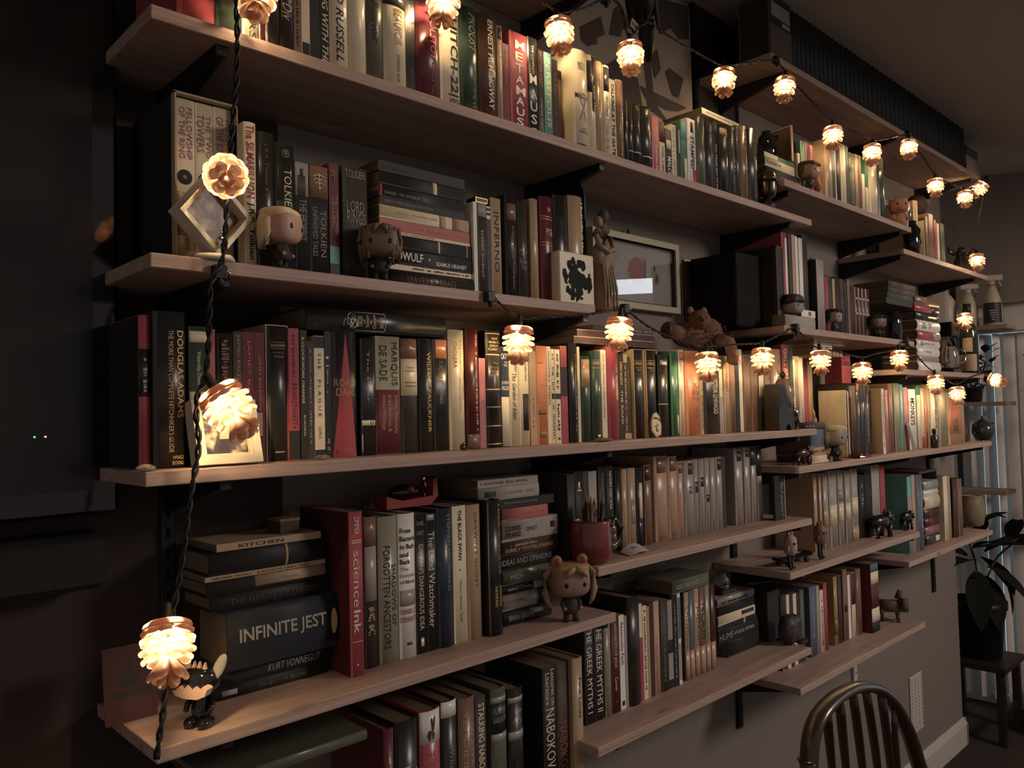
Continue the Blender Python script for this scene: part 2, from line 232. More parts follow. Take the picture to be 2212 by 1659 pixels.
ROWS={
'A':dict(y=-.212,z=2.0887,name='the long upper shelf',dp=.16,e=[
 (.4072,.4592,.205,'rd','H',{'a':'leftmost red book','f':'wide red'}),
 (.4601,.4974,.225,'dg','H',{'b':[(.3,.62,'cr',.2,.62)],'f':'glossy dark green'}),
 (.4988,.5242,.235,'cr','H',{'t':[('OIRS',.72,.97,.35,.75,'bk','d')]}),
 (.5246,.5337,.2,'mr','H',{'b':[(.8,.815,'gd')]}),
 (.5341,.5567,.228,'bk','H',{}),
 (.5571,.5794,.236,'bk','H',{'t':[('/ Div',.62,.78,.15,.8,'cr','di')],'b':[(.4,.78,'gd',.1,.13)]}),
 (.58,.5919,.19,'bn','p',{'m':[(.1,.9,.3,.7,'bk')]}),
 (.5925,.6066,.215,'cr','p',{'b':[(.86,1,'bk',.1,.95)]}),
 (.6072,.6236,.225,'bk','p',{}),
 (.6242,.6392,.23,'bk','p',{'t':[('KING WITH THE',.42,.98,.2,.9,'cr','dbi')]}),
 (.6398,.6732,.228,'cr','H',{'t':[('AND RUSSELL',.3,.93,.3,.7,'bk','di')],'a':'pale book with slanting black capitals'}),
 (.6743,.7064,.233,'cr','H',{'f':'plain pale'}),
 (.7068,.739,.235,'ol','H',{'t':[('De Beauvoir',.3,.72,.3,.7,'bk','di')],'f':'glossy olive'}),
 (.7399,.7849,.232,'cr','H',{'b':[(.26,.4,'dk')],'t':[('DE',.05,.22,.45,.8,'bn','d'),('BEAUVOIR',.42,.68,.4,.75,'bn','d'),('DEIRDRE BAIR',.75,.95,.5,.62,'bn','d')],'f':'cream, dark band near its top'}),
 (.7856,.8046,.1646,'bk','P',{'t':[('KATE KIRKPATRICK',.06,.34,.3,.6,'cr','d'),('BEAUV',.72,.95,.35,.7,'bn','d')]}),
 (.8058,.8566,.166,'mr','H',{'t':[('TOLSTOY',.09,.57,.5,.8,'pk','db')],'a':'wide maroon book','f':'wide maroon','m':[(.6,.95,.55,.65,'bn')]}),
 (.8577,.9015,.1899,'cr','p',{'t':[('|HITCH-22|',.1,.88,.42,.92,'bk','db'),('HITCH',.9,.98,.45,.95,'bk','hb')],'a':'cream book with heavy black lettering','f':'cream'}),
 (.9026,.9451,.1935,'dg','H',{'m':[(.62,.95,.55,.8,'ol')],'t':[('PROUST',.06,.42,.4,.8,'gy','di')]}),
 (.9462,.9918,.1946,'bn2','H',{'t':[('ERNEST HEMINGWAY',.05,.9,.42,.72,'cr','db')],'f':'dark brown'}),
 (.993,1.0078,.1862,'tn','H',{'m':[(.2,.52,.3,.75,'cr')],'b':[(.02,.14,'dk',.2,.8)]}),
 (1.0087,1.0253,.158,'mr','p',{'t':[('INFIDEL',.05,.5,.3,.65,'rd2','d')]}),
 (1.0265,1.0731,.1886,'rd','p',{'t':[('M',.08,.17,.3,.85,'wh','hb'),('E',.2,.29,.3,.75,'wh','hb'),('T',.32,.41,.3,.75,'wh','hb'),('A',.44,.52,.3,.75,'wh','hb'),('M',.55,.64,.3,.85,'wh','hb'),('A',.66,.74,.3,.75,'wh','hb'),('U',.77,.85,.3,.75,'wh','hb'),('S',.87,.95,.3,.7,'wh','hb')],'a':'red book with stacked white capitals','f':'red'}),
 (1.0744,1.1014,.1915,'bk','P',{'t':[('THE COMPLETE',.08,.38,.4,.6,'cr','d'),('M',.38,.48,.15,.85,'wh','hb'),('A',.53,.63,.15,.85,'wh','hb'),('U',.66,.76,.15,.85,'wh','hb'),('S',.79,.89,.2,.8,'wh','hb')],'b':[(.93,.98,'cr',.25,.75)],'f':'black with stacked white capitals'}),
 (1.1027,1.1191,.1754,'bk','P',{'t':[('BROTHER WEST',.02,.42,.2,.7,'rd2','d'),('CORNEL WEST',.55,.92,.3,.6,'cr','d')]}),
 (1.1205,1.1415,.1744,'tl','p',{'t':[('PERSEPOLIS',.06,.86,.2,.75,'cr','db')],'a':'teal book with cream capitals','f':'teal'}),
 (1.1425,1.1595,.1674,'bk','p',{'t':[('THE PHILOSOPHER QUEENS',.15,.98,.25,.75,'bn','d')]}),
 (1.1602,1.1706,.1489,'bn','p',{'b':[(.0,.12,'bk')]}),
 (1.1773,1.222,.191,'cr','H',{'dy':.022,'t':[('MANNING MARABLE',.13,.22,.25,.85,'bk','h'),('MALCOLM',.46,.52,.1,.95,'bk','hb'),('X',.52,.75,.3,.8,'gy','h'),('A LIFE OF',.83,.85,.4,.85,'bk','h'),('REINVENTION',.86,.89,.3,.95,'bk','h')],'a':'big cream book standing forward','f':'big cream'}),
 (1.2489,1.2744,.2076,'cr','H',{'b':[(.0,.57,'bk',.45,.98),(.06,.38,'dk',.02,.45)],'t':[('INTO THE',.3,.57,.6,.9,'gd','d')],'f':'black and cream'}),
 (1.2759,1.298,.2025,'tn','H',{'m':[(.14,.45,.35,.6,'gy'),(.6,.95,.35,.6,'gy')],'f':'rounded tan'}),
 (1.2996,1.3214,.2005,'cr','H',{'b':[(.02,.28,'dk',.1,.9)],'m':[(.34,.9,.3,.7,'gy')],'f':'cream, portrait at its top'}),
 (1.3222,1.342,.1773,'cr','p',{'t':[('TALKING AT THE GATES',.05,.97,.25,.75,'bk','db')]}),
 (1.3436,1.3678,.1813,'bn','H',{'m':[(.05,.9,.3,.6,'tn')]}),
 (1.3686,1.3817,.145,'bk','H',{'b':[(.02,.9,'gd',.75,.9)]}),
 (1.383,1.4008,.1441,'bk','H',{'b':[(.76,.775,'cr')],'f':'glossy black, gilt ring'}),
 (1.4025,1.4288,.1462,'bk','H',{'b':[(.76,.775,'cr')],'t':[('The',.06,.12,.2,.6,'gd','h')],'f':'glossy black, gilt ring'}),
 (1.4305,1.4679,.1454,'bk','H',{'b':[(.78,.795,'cr'),(.04,.16,'gd',.3,.5)],'f':'glossy black, gilt ring and ornament'}),
 (1.4696,1.4973,.1324,'pk','p',{'m':[(.5,.95,.4,.6,'cr')],'a':'salmon pink paperback','f':'salmon pink'}),
 (1.4991,1.5192,.1277,'cr','p',{'b':[(0,.38,'mr')],'m':[(.45,.95,.35,.65,'bk')],'f':'cream with maroon top'}),
 (1.5205,1.5442,.1153,'bk','p',{'b':[(.22,.4,'cr',.2,.95)],'t':[('MALCO',.56,.97,.25,.9,'wh','db')]}),
 (1.547,1.5649,.132,'cr','p',{'m':[(.05,.95,.3,.8,'gy')]}),
 (1.5663,1.5811,.139,'bk','p',{'b':[(.1,.5,'cr',.7,.9)]}),
 (1.5825,1.6092,.1514,'gn','p',{'b':[(.0,.3,'tl',.1,.9),(.6,.95,'cr',.5,.95)],'f':'green'}),
 (1.6112,1.647,.1628,'wh','p',{'b':[(.05,.2,'bk',.4,.7),(.75,1,'rd',.55,1)],'t':[('STAMPED',.26,.75,.35,.75,'bk','db')],'a':'white paperback with black capitals','f':'white'}),
 (1.65,1.6879,.1748,'ol','H',{'m':[(.3,.7,.4,.6,'gy')]}),
 (1.69,1.7226,.1727,'dk','H',{'m':[(.05,.3,.3,.7,'gy')]}),
 (1.7242,1.7462,.1805,'bk','p',{'t':[('The New Jim Crow',.3,.97,.3,.75,'wh','d')]}),
 (1.7494,1.7934,.1741,'bk','H',{'b':[(.02,.12,'tn',.1,.9)]}),
 (1.7956,1.8284,.1851,'dk','H',{'m':[(.05,.9,.3,.7,'ol')]}),
 (1.8307,1.8515,.1966,'dk','H',{'m':[(.05,.9,.3,.7,'ol')]}),
 (1.8538,1.8903,.2017,'bn','H',{'m':[(.05,.9,.3,.7,'ol')]}),
 (1.8939,1.9399,.205,'dk','H',{'m':[(.05,.9,.3,.7,'ol')]}),
]),
'B':dict(y=-.2,z=1.7674,name='the second shelf down at left',dp=.16,e=[
 (.4189,.448,.2358,'cr','p',{'dy':-.033,'t':[('FELLOWSHIP',.05,.36,.6,.88,'mv','d'),('OF THE RING',.05,.36,.25,.52,'mv','d'),('J.R.R. TOLKIEN',.56,.9,.4,.7,'bn','d'),('HOUGHTON MIFFLIN',.56,.9,.12,.24,'bn','d')],'disc':[(.47,.045,'bk'),(.47,.012,'rd2')],'b':[(.82,1,'tn')],'f':'cream boxed','a':'boxed cream set'}),
 (.4488,.4738,.2355,'cr','p',{'dy':-.033,'t':[('THE TWO',.07,.33,.6,.9,'mv','d'),('TOWERS',.07,.3,.1,.5,'mv','d')],'disc':[(.47,.04,'bk')],'f':'cream boxed'}),
 (.4747,.504,.236,'cr','p',{'dy':-.033,'t':[('THE RETURN',.06,.33,.6,.9,'mv','d'),('OF THE KING',.06,.33,.15,.5,'mv','d'),('J.R.R. TOLKIEN',.56,.9,.4,.7,'bn','d')],'disc':[(.47,.04,'bk')],'f':'cream boxed'}),
 (.5044,.5227,.212,'cr','H',{'t':[('The SILMARILLION',.02,.52,.15,.85,'rd','db'),('J.R.R. Tolkien',.55,.94,.2,.8,'bk','db')],'a':'cream book with red capitals','f':'cream'}),
 (.5236,.5507,.2025,'bk','H',{'t':[('J.R.R. Tolkien & The Return',.08,.7,.35,.6,'bn','di')]}),
 (.5516,.5833,.1925,'bk','H',{'disc':[(.08,.032,'gy'),(.08,.027,'bk')],'t':[('TOLKIEN',.2,.55,.4,.8,'cr','d')],'b':[(.45,.56,'dg')],'f':'black, pale ring emblem','gly':(.08,.022,'gy')}),
 (.584,.607,.171,'bk','p',{'b':[(.0,.3,'gy'),(.12,.3,'dk',.2,.75),(.06,.13,'dk',.35,.6)],'t':[('THE HOBBIT',.33,.7,.3,.8,'gy','d')],'f':'black with grey picture'}),
 (.6078,.6405,.171,'bk','p',{'b':[(.0,.29,'bn')],'t':[('TOLKIEN',.4,.82,.55,.85,'gy','d'),('UNFINISHED TALES',.38,.82,.15,.4,'gy','d')],'gly':(.145,.075,'cr'),'f':'black with brown emblem tile'}),
 (.6426,.6597,.18,'mr','p',{'b':[(.72,.87,'tl'),(.87,1,'dg')],'t':[('OF HURIN',.3,.55,.15,.5,'tn','d'),('THE CHILDREN',.27,.62,.55,.85,'tn','d')],'gly':(.1,.045,'tn'),'f':'maroon to teal'}),
 (.6667,.7117,.1816,'dk','p',{'t':[('TOLKIEN',.03,.1,.1,.9,'gy','h'),('LORD',.3,.4,.15,.85,'gy','h'),('RINGS',.4,.5,.15,.9,'gy','h')],'b':[(.62,1,'bk')],'a':'wide black book with grey lettering','f':'wide black'}),
 (.9377,.9461,.1694,'wh','p',{'a':'white-edged slim book','f':'white'}),
 (.9472,.9688,.17,'dk','p',{'b':[(.0,.15,'gy')],'m':[(.3,.8,.3,.6,'gy')]}),
 (.97,.9792,.1662,'wh','p',{'b':[(.02,.05,'bk'),(.07,.1,'bk'),(.14,1,'dk')]}),
 (.9804,1.0048,.1846,'tn','p',{'t':[('INFERNO',.14,.75,.3,.75,'bn2','d')],'a':'tan book with brown capitals','f':'tan'}),
 (1.0152,1.0463,.1956,'bk','H',{'b':[(.08,.24,'bn',.1,.9)],'m':[(.3,.9,.4,.6,'bn')],'f':'black, oval portrait near its top'}),
 (1.0481,1.0732,.1867,'dk','H',{'t':[('The',.42,.47,.3,.75,'gy','h'),('Poetry',.48,.53,.1,.9,'gy','h'),('of',.54,.58,.4,.6,'gy','h'),('Robert',.58,.63,.1,.9,'gy','h'),('Frost',.64,.69,.25,.8,'gy','h')],'f':'charcoal'}),
 (1.0821,1.1034,.1999,'tn','H',{'m':[(.1,.4,.3,.7,'gy')],'f':'grey-tan'}),
 (1.1086,1.1451,.2095,'mr','H',{'b':[(.185,.192,'gd'),(.21,.217,'gd'),(.43,.437,'gd'),(.46,.467,'gd'),(.1,.14,'tn',.5,.7)],'t':[('POE',.3,.37,.35,.9,'cr','h')],'f':'maroon with gilt bands'}),
 (1.1465,1.1899,.219,'bk','H',{}),
 (1.192,1.2353,.2255,'tn','H',{'m':[(.05,.6,.7,.9,'cr')],'f':'silvery tan'}),
]),
'C':dict(y=-.178,z=1.4906,name='the long middle shelf',dp=.15,e=[
 (.3672,.382,.2032,'rd','H',{'b':[(.22,.53,'bk')],'m':[(.28,.5,.3,.7,'gy')],'f':'red with black middle','a':'leftmost red and black book','sidec':'bk'}),  # left cover toned black to stand in for shade on that side
 (.3824,.4244,.209,'bk','H',{'dy':.008,'t':[('DOUGLAS ADAMS',.12,.68,.7,.93,'gd','db'),("THE MORE THAN COMPLETE HITCHHIKER'S GUIDE",.12,.9,.42,.58,'gd','d'),('WINGS',.92,.945,.52,.92,'gd','hb'),('BOOKS',.955,.98,.52,.92,'gd','hb')],'a':'wide black book with gold capitals','f':'wide black'}),
 (.4326,.4586,.1926,'dg','p',{'b':[(.035,.115,'cr'),(.47,.55,'cr')],'t':[('Watership Down',.18,.42,.35,.65,'cr','d')],'f':'dark green with two cream bands'}),
 (.459,.4699,.19,'rd','p',{'b':[(.13,.45,'rd2',.1,.95)],'f':'slim red'}),
 (.4719,.4957,.1845,'bk','H',{'m':[(.05,.5,.2,.7,'bn')]}),
 (.4965,.5099,.1884,'bn2','p',{'t':[('JAMES BALDWIN',.02,.5,.25,.7,'gy','d')]}),
 (.5105,.5273,.1892,'mr','p',{'t':[('JAMES BALDWIN',.06,.8,.3,.65,'pk','d')]}),
 (.5279,.5436,.1893,'mr','p',{'b':[(.62,.8,'tn',.15,.75)],'t':[('JAMES BALDWIN',.18,.6,.3,.65,'tn','d')],'f':'maroon with tan label'}),
 (.5497,.5808,.1991,'bk','H',{'dy':-.004,'t':[('BALDWIN',.13,.15,.15,.9,'tn','hb'),('Early Novels',.19,.2,.2,.8,'tn','hi'),('& Stories',.215,.23,.3,.8,'tn','hi')],'b':[(.115,.118,'tn',.1,.9),(.16,.163,'tn',.1,.9),(.93,.94,'tn',.3,.8)],'a':'black book in a cream slipcase','f':'black, in cream slipcase'}),
 (.5819,.5993,.1984,'rd','p',{'b':[(.78,1,'bk')],'t':[('RAY BRADBURY',.05,.38,.35,.6,'mr','d'),('FAHRENHEIT',.42,.74,.3,.8,'mr','d')],'disc':[(.755,.0105,'mr')],'a':'red book with black foot','f':'red with black foot'}),
 (.6013,.6131,.1967,'bk','p',{'t':[('A CLOCKWORK ORANGE',.05,.57,.2,.55,'cr','db'),('BURGESS',.66,.82,.4,.65,'cr','d')]}),
 (.6137,.6241,.1802,'dk','p',{'m':[(.05,.85,.3,.6,'gy')]}),
 (.6249,.6423,.1891,'cr','p',{'b':[(0,.1,'bk'),(.93,1,'bk')],'t':[('T H E',.14,.27,.35,.65,'bk','d'),('P L A G U E',.36,.66,.35,.65,'bk','d'),('CAMUS',.74,.84,.35,.65,'bk','d')],'f':'cream with black ends'}),
 (.6431,.6551,.1972,'bk','p',{'b':[(.2,.22,'cr',.2,.6),(.27,.28,'cr',.2,.6)],'m':[(.28,.5,.3,.5,'cr'),(.85,.95,.2,.7,'gy')]}),
 (.6559,.6998,.1978,'bk2','H',{'tri':('rd',.02,1,.5),'t':[('ROALD',.38,.44,.05,.95,'tn','h'),('DAHL',.455,.515,.12,.88,'tn','h'),('BARNES',.93,.945,.35,.75,'pk','h'),('& NOBLE',.95,.965,.35,.75,'pk','h')],'a':'black book with tall red triangle','f':'black, tall red triangle on spine'}),
 (.7079,.7357,.1889,'bk','P',{'b':[(.7,.745,'cr',.05,.95),(.82,.97,'cr',.05,.1)],'t':[('0',.705,.74,.6,.85,'bk','h'),('The Bear',.1,.55,.4,.58,'gy','d')],'f':'black with small white label'}),
 (.737,.785,.1946,'ol2','p',{'b':[(.455,1,'mr')],'t':[('MARQUIS',.05,.42,.6,.9,'bk','d'),('DE SADE',.08,.38,.15,.45,'bk','d'),('Justine, Philosophy',.5,.83,.7,.88,'tn','d'),('in the Bedroom, &',.5,.81,.45,.62,'tn','d'),('Other Writings',.5,.79,.2,.37,'tn','d')],'disc':[(.92,.01,'bk')],'a':'olive and maroon thick book','f':'thick olive over maroon'}),
 (.7865,.8211,.1928,'dk','H',{'b':[(.0,.18,'bn'),(.18,.5,'cr')],'t':[('FYODOR',.25,.265,.3,.75,'bk','h'),('DOSTOEVSKY',.28,.295,.2,.85,'bk','h'),('THE BROTHERS',.38,.395,.15,.9,'bk','h'),('KARAMAZOV',.41,.425,.2,.85,'bk','h')],'f':'brown, cream and black banded'}),
 (.8235,.8544,.1945,'bk','H',{'t':[('WILLIAM FAULKNER',.12,.83,.5,.75,'gd','d')],'f':'glossy black'}),
 (.8554,.8877,.195,'bk','P',{'b':[(.0,.17,'or',.15,.95)],'t':[('F. SCOTT FITZGERALD',.2,.58,.4,.65,'gy','d')],'f':'black with orange picture'}),
 (.8899,.9256,.2136,'cr','H',{'t':[('IN THE TIME OF',.08,.28,.6,.72,'bn','d'),('CHOLERA',.1,.32,.25,.45,'bn','d'),('Gabriel',.46,.58,.8,.9,'bk','d'),('Garcia Marquez',.4,.68,.55,.68,'bk','d')],'a':'tall white jacketed book','f':'tall white jacketed'}),
 (.93,.9608,.2178,'mr2','H',{'b':[(.88,1,'bn')],'m':[(.05,.9,.62,.8,'tn')],'f':'dark maroon'}),
 (.962,.9775,.1651,'pk','p',{'t':[('Lord of the Flies',.3,.9,.35,.6,'cr','d')],'f':'coral'}),
 (.9786,1.0158,.2168,'bk','H',{'b':[(.02,.03,'gd'),(.2,.213,'gd'),(.5,.512,'gd'),(.65,.66,'gd'),(.81,.822,'gd'),(.965,.975,'gd')],'t':[('THE',.06,.08,.3,.7,'gd','h'),("WORLD'S",.09,.11,.15,.85,'gd','h'),('GREAT',.12,.14,.2,.8,'gd','h'),('CLASSICS',.15,.17,.12,.88,'gd','h'),('The',.27,.29,.35,.7,'gd','h'),('House of',.3,.325,.2,.85,'gd','h'),('the Seven',.335,.36,.2,.85,'gd','h'),('Gables',.37,.39,.25,.75,'gd','h')],'a':'black book with gilt rings','f':'black with gilt rings'}),
 (1.0167,1.037,.1869,'nv','p',{'b':[(.5,1,'cr')],'t':[('CATCH',.06,.12,.05,.95,'wh','hb'),('-22',.14,.19,.3,.8,'wh','hb'),('JOSEPH',.34,.38,.05,.95,'wh','hb'),('HELLER',.39,.43,.05,.95,'wh','hb')],'disc':[(.27,.006,'rd')],'f':'navy over cream'}),
 (1.0382,1.0617,.1901,'cr','p',{'t':[('NEST HEMINGWAY',.03,.26,.5,.85,'bk','d'),('The Garden of Eden',.27,.73,.3,.75,'bk','di')],'a':'cream book with slanting script','f':'cream'}),
 (1.0636,1.0896,.1912,'cr','p',{'b':[(.48,.85,'bk',.35,.95)],'t':[('A Moveable Feast',.1,.35,.55,.8,'bk','d')],'f':'cream with black block'}),
 (1.0934,1.1113,.1831,'tn','p',{'m':[(.5,.8,.3,.6,'bn')]}),
 (1.1126,1.1411,.1944,'or','p',{'b':[(.17,.178,'bn',.05,.6),(.4,.405,'bn',.3,.95),(.57,.575,'bn',.3,.95),(.65,.7,'bn',.1,.9),(.87,.93,'bn',.2,.8)],'a':'orange paperback','f':'orange'}),
 (1.1421,1.1536,.1941,'cr','p',{'m':[(.05,.6,.3,.7,'bn')]}),
 (1.1546,1.1631,.1894,'cr','p',{'b':[(.47,.53,'bk')],'m':[(.05,.42,.25,.75,'bk'),(.58,.95,.25,.75,'bk')]}),
 (1.1652,1.1803,.1892,'cr','p',{'b':[(.47,.53,'bk')],'m':[(.05,.42,.25,.75,'bk'),(.58,.95,.25,.75,'bk')]}),
 (1.1821,1.2014,.1972,'rd','p',{'b':[(.22,.52,'bk')],'a':'red book with black middle band','f':'red with black middle band'}),
 (1.2063,1.2307,.2043,'bk','H',{'m':[(.1,.9,.6,.75,'tn')]}),
 (1.2322,1.2409,.1973,'cr','p',{'f':'slim cream'}),
 (1.2431,1.2728,.1786,'dg','H',{'m':[(.19,.22,.35,.55,'or')],'b':[(.04,.37,'tn',.05,.85)],'t':[('LIGHT',.1,.16,.1,.8,'or','h')],'f':'green with tan label'}),
 (1.2754,1.3063,.1904,'dg','H',{'t':[('LONDON',.12,.14,.15,.85,'cr','h'),('Novels & Stories',.18,.195,.15,.85,'cr','h')],'b':[(.1,.104,'gd',.1,.9),(.145,.15,'gd',.1,.9),(.93,.96,'gd',.4,.7)],'f':'dark green with gilt titling'}),
 (1.3086,1.3258,.1939,'cr','p',{'m':[(.05,.8,.35,.65,'gy')]}),
 (1.3281,1.3673,.204,'rd','H',{'m':[(.2,.6,.5,.75,'gd')],'a':'glossy red book','f':'glossy red'}),
 (1.3685,1.3836,.1853,'bk','p',{'t':[('CORMAC McCARTHY',.08,.36,.2,.8,'gd','db'),('THE ROAD',.42,.82,.3,.8,'cr','d')]}),
 (1.3852,1.3985,.1877,'bn2','p',{'b':[(0,.1,'tn'),(.93,1,'tn')],'m':[(.15,.9,.3,.6,'gd')]}),
 (1.3993,1.4077,.1816,'bk','p',{'b':[(.93,1,'tn')]}),
 (1.4238,1.4599,.1969,'bk','H',{'dy':-.004,'t':[('MELVILLE',.13,.15,.15,.85,'gd','h'),('Typee, Omoo',.19,.205,.15,.85,'gd','h'),('Mardi',.215,.23,.3,.7,'gd','h')],'b':[(.11,.114,'gd',.1,.9),(.155,.16,'gd',.1,.9)],'f':'black, in cream slipcase','a':'black book in a cream sleeve'}),
 (1.4695,1.5097,.1976,'bk','H',{'dy':-.004,'t':[('MELVILLE',.13,.15,.15,.85,'gd','h'),('Redburn, White-',.19,.205,.1,.9,'gd','h'),('Jacket',.215,.23,.3,.7,'gd','h')],'b':[(.11,.114,'gd',.1,.9),(.155,.16,'gd',.1,.9)],'f':'black, in cream slipcase'}),
 (1.5101,1.5501,.1916,'bk','H',{'t':[('Nabok',.07,.13,.15,.9,'wh','hi')],'b':[(.6,.612,'gd')],'f':'glossy black with gilt ring'}),
 (1.5604,1.5908,.1997,'gn','H',{'b':[(.75,.97,'cr',.6,.9)],'a':'glossy green book','f':'glossy green'}),
 (1.5937,1.6171,.205,'cr','H',{'b':[(.03,.12,'or',.2,.9)],'f':'cream'}),
 (1.62,1.6823,.2039,'or','H',{'t':[('The',.39,.45,.35,.8,'bn','hi'),('Blah',.465,.525,.3,.9,'bn','hi'),('Print',.54,.6,.3,.95,'bn','hi'),('VIKING',.65,.8,.55,.7,'bn','d')],'a':'orange hardback','f':'orange'}),
 (1.6839,1.6968,.1619,'tn','p',{'t':[('chuck palahniuk',.05,.93,.15,.9,'bk','d')]}),
 (1.6989,1.7681,.1982,'bk','H',{'t':[('DOCTOR ZHIVAGO',.25,.75,.45,.8,'cr','d')],'f':'wide glossy black'}),
 (1.7703,1.789,.1848,'gy','p',{'b':[(.02,.5,'cr',.1,.8)]}),
 (1.7924,1.8198,.1976,'tn','p',{'t':[('REVENANT',.1,.48,.3,.7,'rd','db'),('MICHAEL PUNKE',.55,.9,.4,.65,'gy','d')]}),
 (1.8215,1.8483,.1986,'bn','p',{}),
 (1.8507,1.8675,.2163,'bk','P',{'b':[(.02,.18,'cr',.2,.8)]}),
 (1.8687,1.8851,.2167,'cr','P',{}),
 (1.8898,1.9258,.2042,'bn','p',{'t':[('JOHN STEIN',.15,.6,.35,.65,'ol2','d')]}),
 (1.9282,1.9651,.2055,'bn','p',{'t':[('JOHN ST',.13,.45,.35,.65,'ol2','d')]}),
 (1.9689,1.9953,.1668,'dk','p',{'b':[(.0,.45,'cr')],'f':'dark with cream label'}),
 (1.9978,2.0338,.1821,'bn','p',{}),
 (2.039,2.0934,.2244,'tn','H',{'t':[('T SE',.12,.4,.4,.65,'bn','d')],'f':'tan'}),
 (2.1015,2.1386,.2399,'rd','p',{'t':[('GIRLS RE SOR',.05,.55,.2,.75,'cr','db')],'a':'red paperback with pink-white capitals','f':'red'}),
 (2.1414,2.1666,.2413,'dg','p',{}),
 (2.167,2.2033,.2086,'cr','p',{'b':[(.05,.8,'tn',.2,.8)],'f':'cream panelled'}),
 (2.2054,2.2272,.2062,'cr','p',{}),
]),
'M4':dict(y=-.19,z=1.3893,name='the right long shelf under the lights',dp=.095,e=[
 (2.413,2.445,.3168,'rd','p',{'f':'tall red','dy':-.105,'dp':.07}),
 (2.4474,2.4792,.3103,'tn','p',{'f':'tall tan','dy':-.105,'dp':.07}),
 (2.4796,2.4836,.2129,'cr','p',{'m':[(.1,.6,.3,.7,'bk')],'f':'slim cream'}),
 (2.484,2.488,.2113,'bk','p',{}),
 (2.4884,2.4924,.2123,'bk','P',{'m':[(.2,.8,.3,.6,'gd')],'f':'glossy black'}),
 (2.4928,2.4968,.2099,'cr','p',{}),
 (2.4972,2.5012,.2081,'tn','p',{}),
 (2.5016,2.5056,.2266,'bk','p',{'b':[(.55,1,'pk')],'f':'black over pink'}),
 (2.506,2.554,.227,'bn2','p',{}),
 (2.5567,2.5817,.2348,'dk','P',{'b':[(.0,.12,'or',.2,.8)]}),
 (2.5853,2.6198,.237,'bk','P',{}),
 (2.6216,2.6606,.2278,'dk','P',{'m':[(.1,.8,.3,.6,'gy')]}),
 (2.7247,2.7443,.2181,'wh','p',{'dp':.14,'dy':.014,'sidec':'tn','m':[(.1,.9,.3,.7,'bk')],'a':'beige printed back cover turned outward','f':'beige cover turned outward'}),
 (2.7846,2.8128,.2149,'pk','p',{}),
 (2.8169,2.8538,.2365,'bn','p',{}),
 (2.8642,2.9148,.2378,'ol2','p',{'a':'olive tan book'}),
 (2.9191,2.9471,.2341,'tl','p',{}),
 (2.9515,2.991,.224,'pk','p',{}),
 (2.9977,3.0678,.218,'wh','p',{'t':[('MONKEYS',.15,.6,.2,.8,'bk','db')],'f':'white with dark capitals'}),
 (3.0747,3.1155,.2312,'gn','p',{'b':[(.15,1,'cr')]}),
 (3.119,3.1475,.2227,'cr','p',{'b':[(.8,1,'rd')]}),
 (3.1511,3.1764,.2207,'or','p',{}),
 (3.18,3.2057,.2363,'tn','p',{}),
 (3.213,3.287,.2345,'cr','H',{'m':[(.15,.7,.35,.65,'bk')],'f':'cream lit'}),
 (3.2959,3.3846,.2421,'ol2','H',{'f':'olive'}),
 (3.3953,3.5965,.2058,'tn','p',{'b':[(.15,.8,'or',.1,.8),(.5,.75,'bn',.3,.6)],'f':'tan picture box','a':'tan picture-covered box'}),
]),
'D':dict(y=-.165,z=1.1476,name='the left shelf with the red spine',dp=.16,e=[
 (.6774,.7016,.2563,'rd','p',{'dy':.02,'sidec':'mr2','t':[('ZIMMER',.03,.14,.35,.75,'cr','d'),('science',.24,.58,.25,.75,'cr','d'),('Ink',.6,.74,.25,.75,'cr','db')],'b':[(.175,.181,'cr',.15,.9),(.188,.194,'cr',.15,.9),(.79,.793,'cr',.15,.9)],'disc':[(.93,.006,'cr')],'a':'tall red book','f':'tall red'}),  # left cover colour darkened in place of shade
 (.716,.7411,.2433,'dk','H',{'b':[(.0,.2,'bn'),(.2,.56,'gy2',.05,.95)],'m':[(.6,.8,.2,.8,'tn')],'f':'grey-brown with figures'}),
 (.7439,.782,.2401,'ol2','H',{'t':[('SHADOWS OF',.33,.75,.6,.85,'bk','d'),('FORGOTTEN ANCESTORS',.2,.9,.2,.5,'bk','d')],'f':'rounded olive'}),
 (.7842,.8185,.2405,'wh','H',{'t':[('From',.1,.135,.08,.65,'bk','hb'),('Bacteria',.155,.19,.06,.95,'bk','hb'),('to Bach',.21,.245,.06,.88,'bk','hb'),('and',.265,.3,.06,.5,'bk','hb'),('Back',.315,.35,.06,.6,'bk','hb'),('The',.37,.395,.06,.5,'gy','hb'),('Evolution',.415,.44,.06,.95,'gy','hb'),('of Minds',.46,.485,.06,.9,'bn','hb'),('DANIEL C.',.66,.695,.06,.95,'mv','hb'),('DENNETT',.715,.75,.06,.95,'mv','hb')],'b':[(.53,.64,'gy2',.05,.95),(.89,.91,'bk',.35,.65)],'a':'white jacketed book with stacked lettering','f':'white'}),
 (.8196,.8413,.2359,'bk','P',{'t':[("DARWIN'S DANGEROUS IDEA",.22,.83,.3,.75,'cr','d'),('DANIEL',.05,.08,.15,.85,'gy','h'),('DENNETT',.12,.15,.15,.85,'gy','h')],'b':[(.89,.95,'cr',.4,.7)]}),
 (.8424,.8652,.2347,'bk','P',{'t':[('The Blind Watchmaker',.13,.83,.2,.75,'cr','d')],'b':[(0,.05,'gy',.1,.8)]}),
 (.8664,.9001,.241,'nv','H',{'t':[('STEPHEN JAY GOULD',.04,.6,.5,.75,'gy','d')],'f':'dark navy'}),
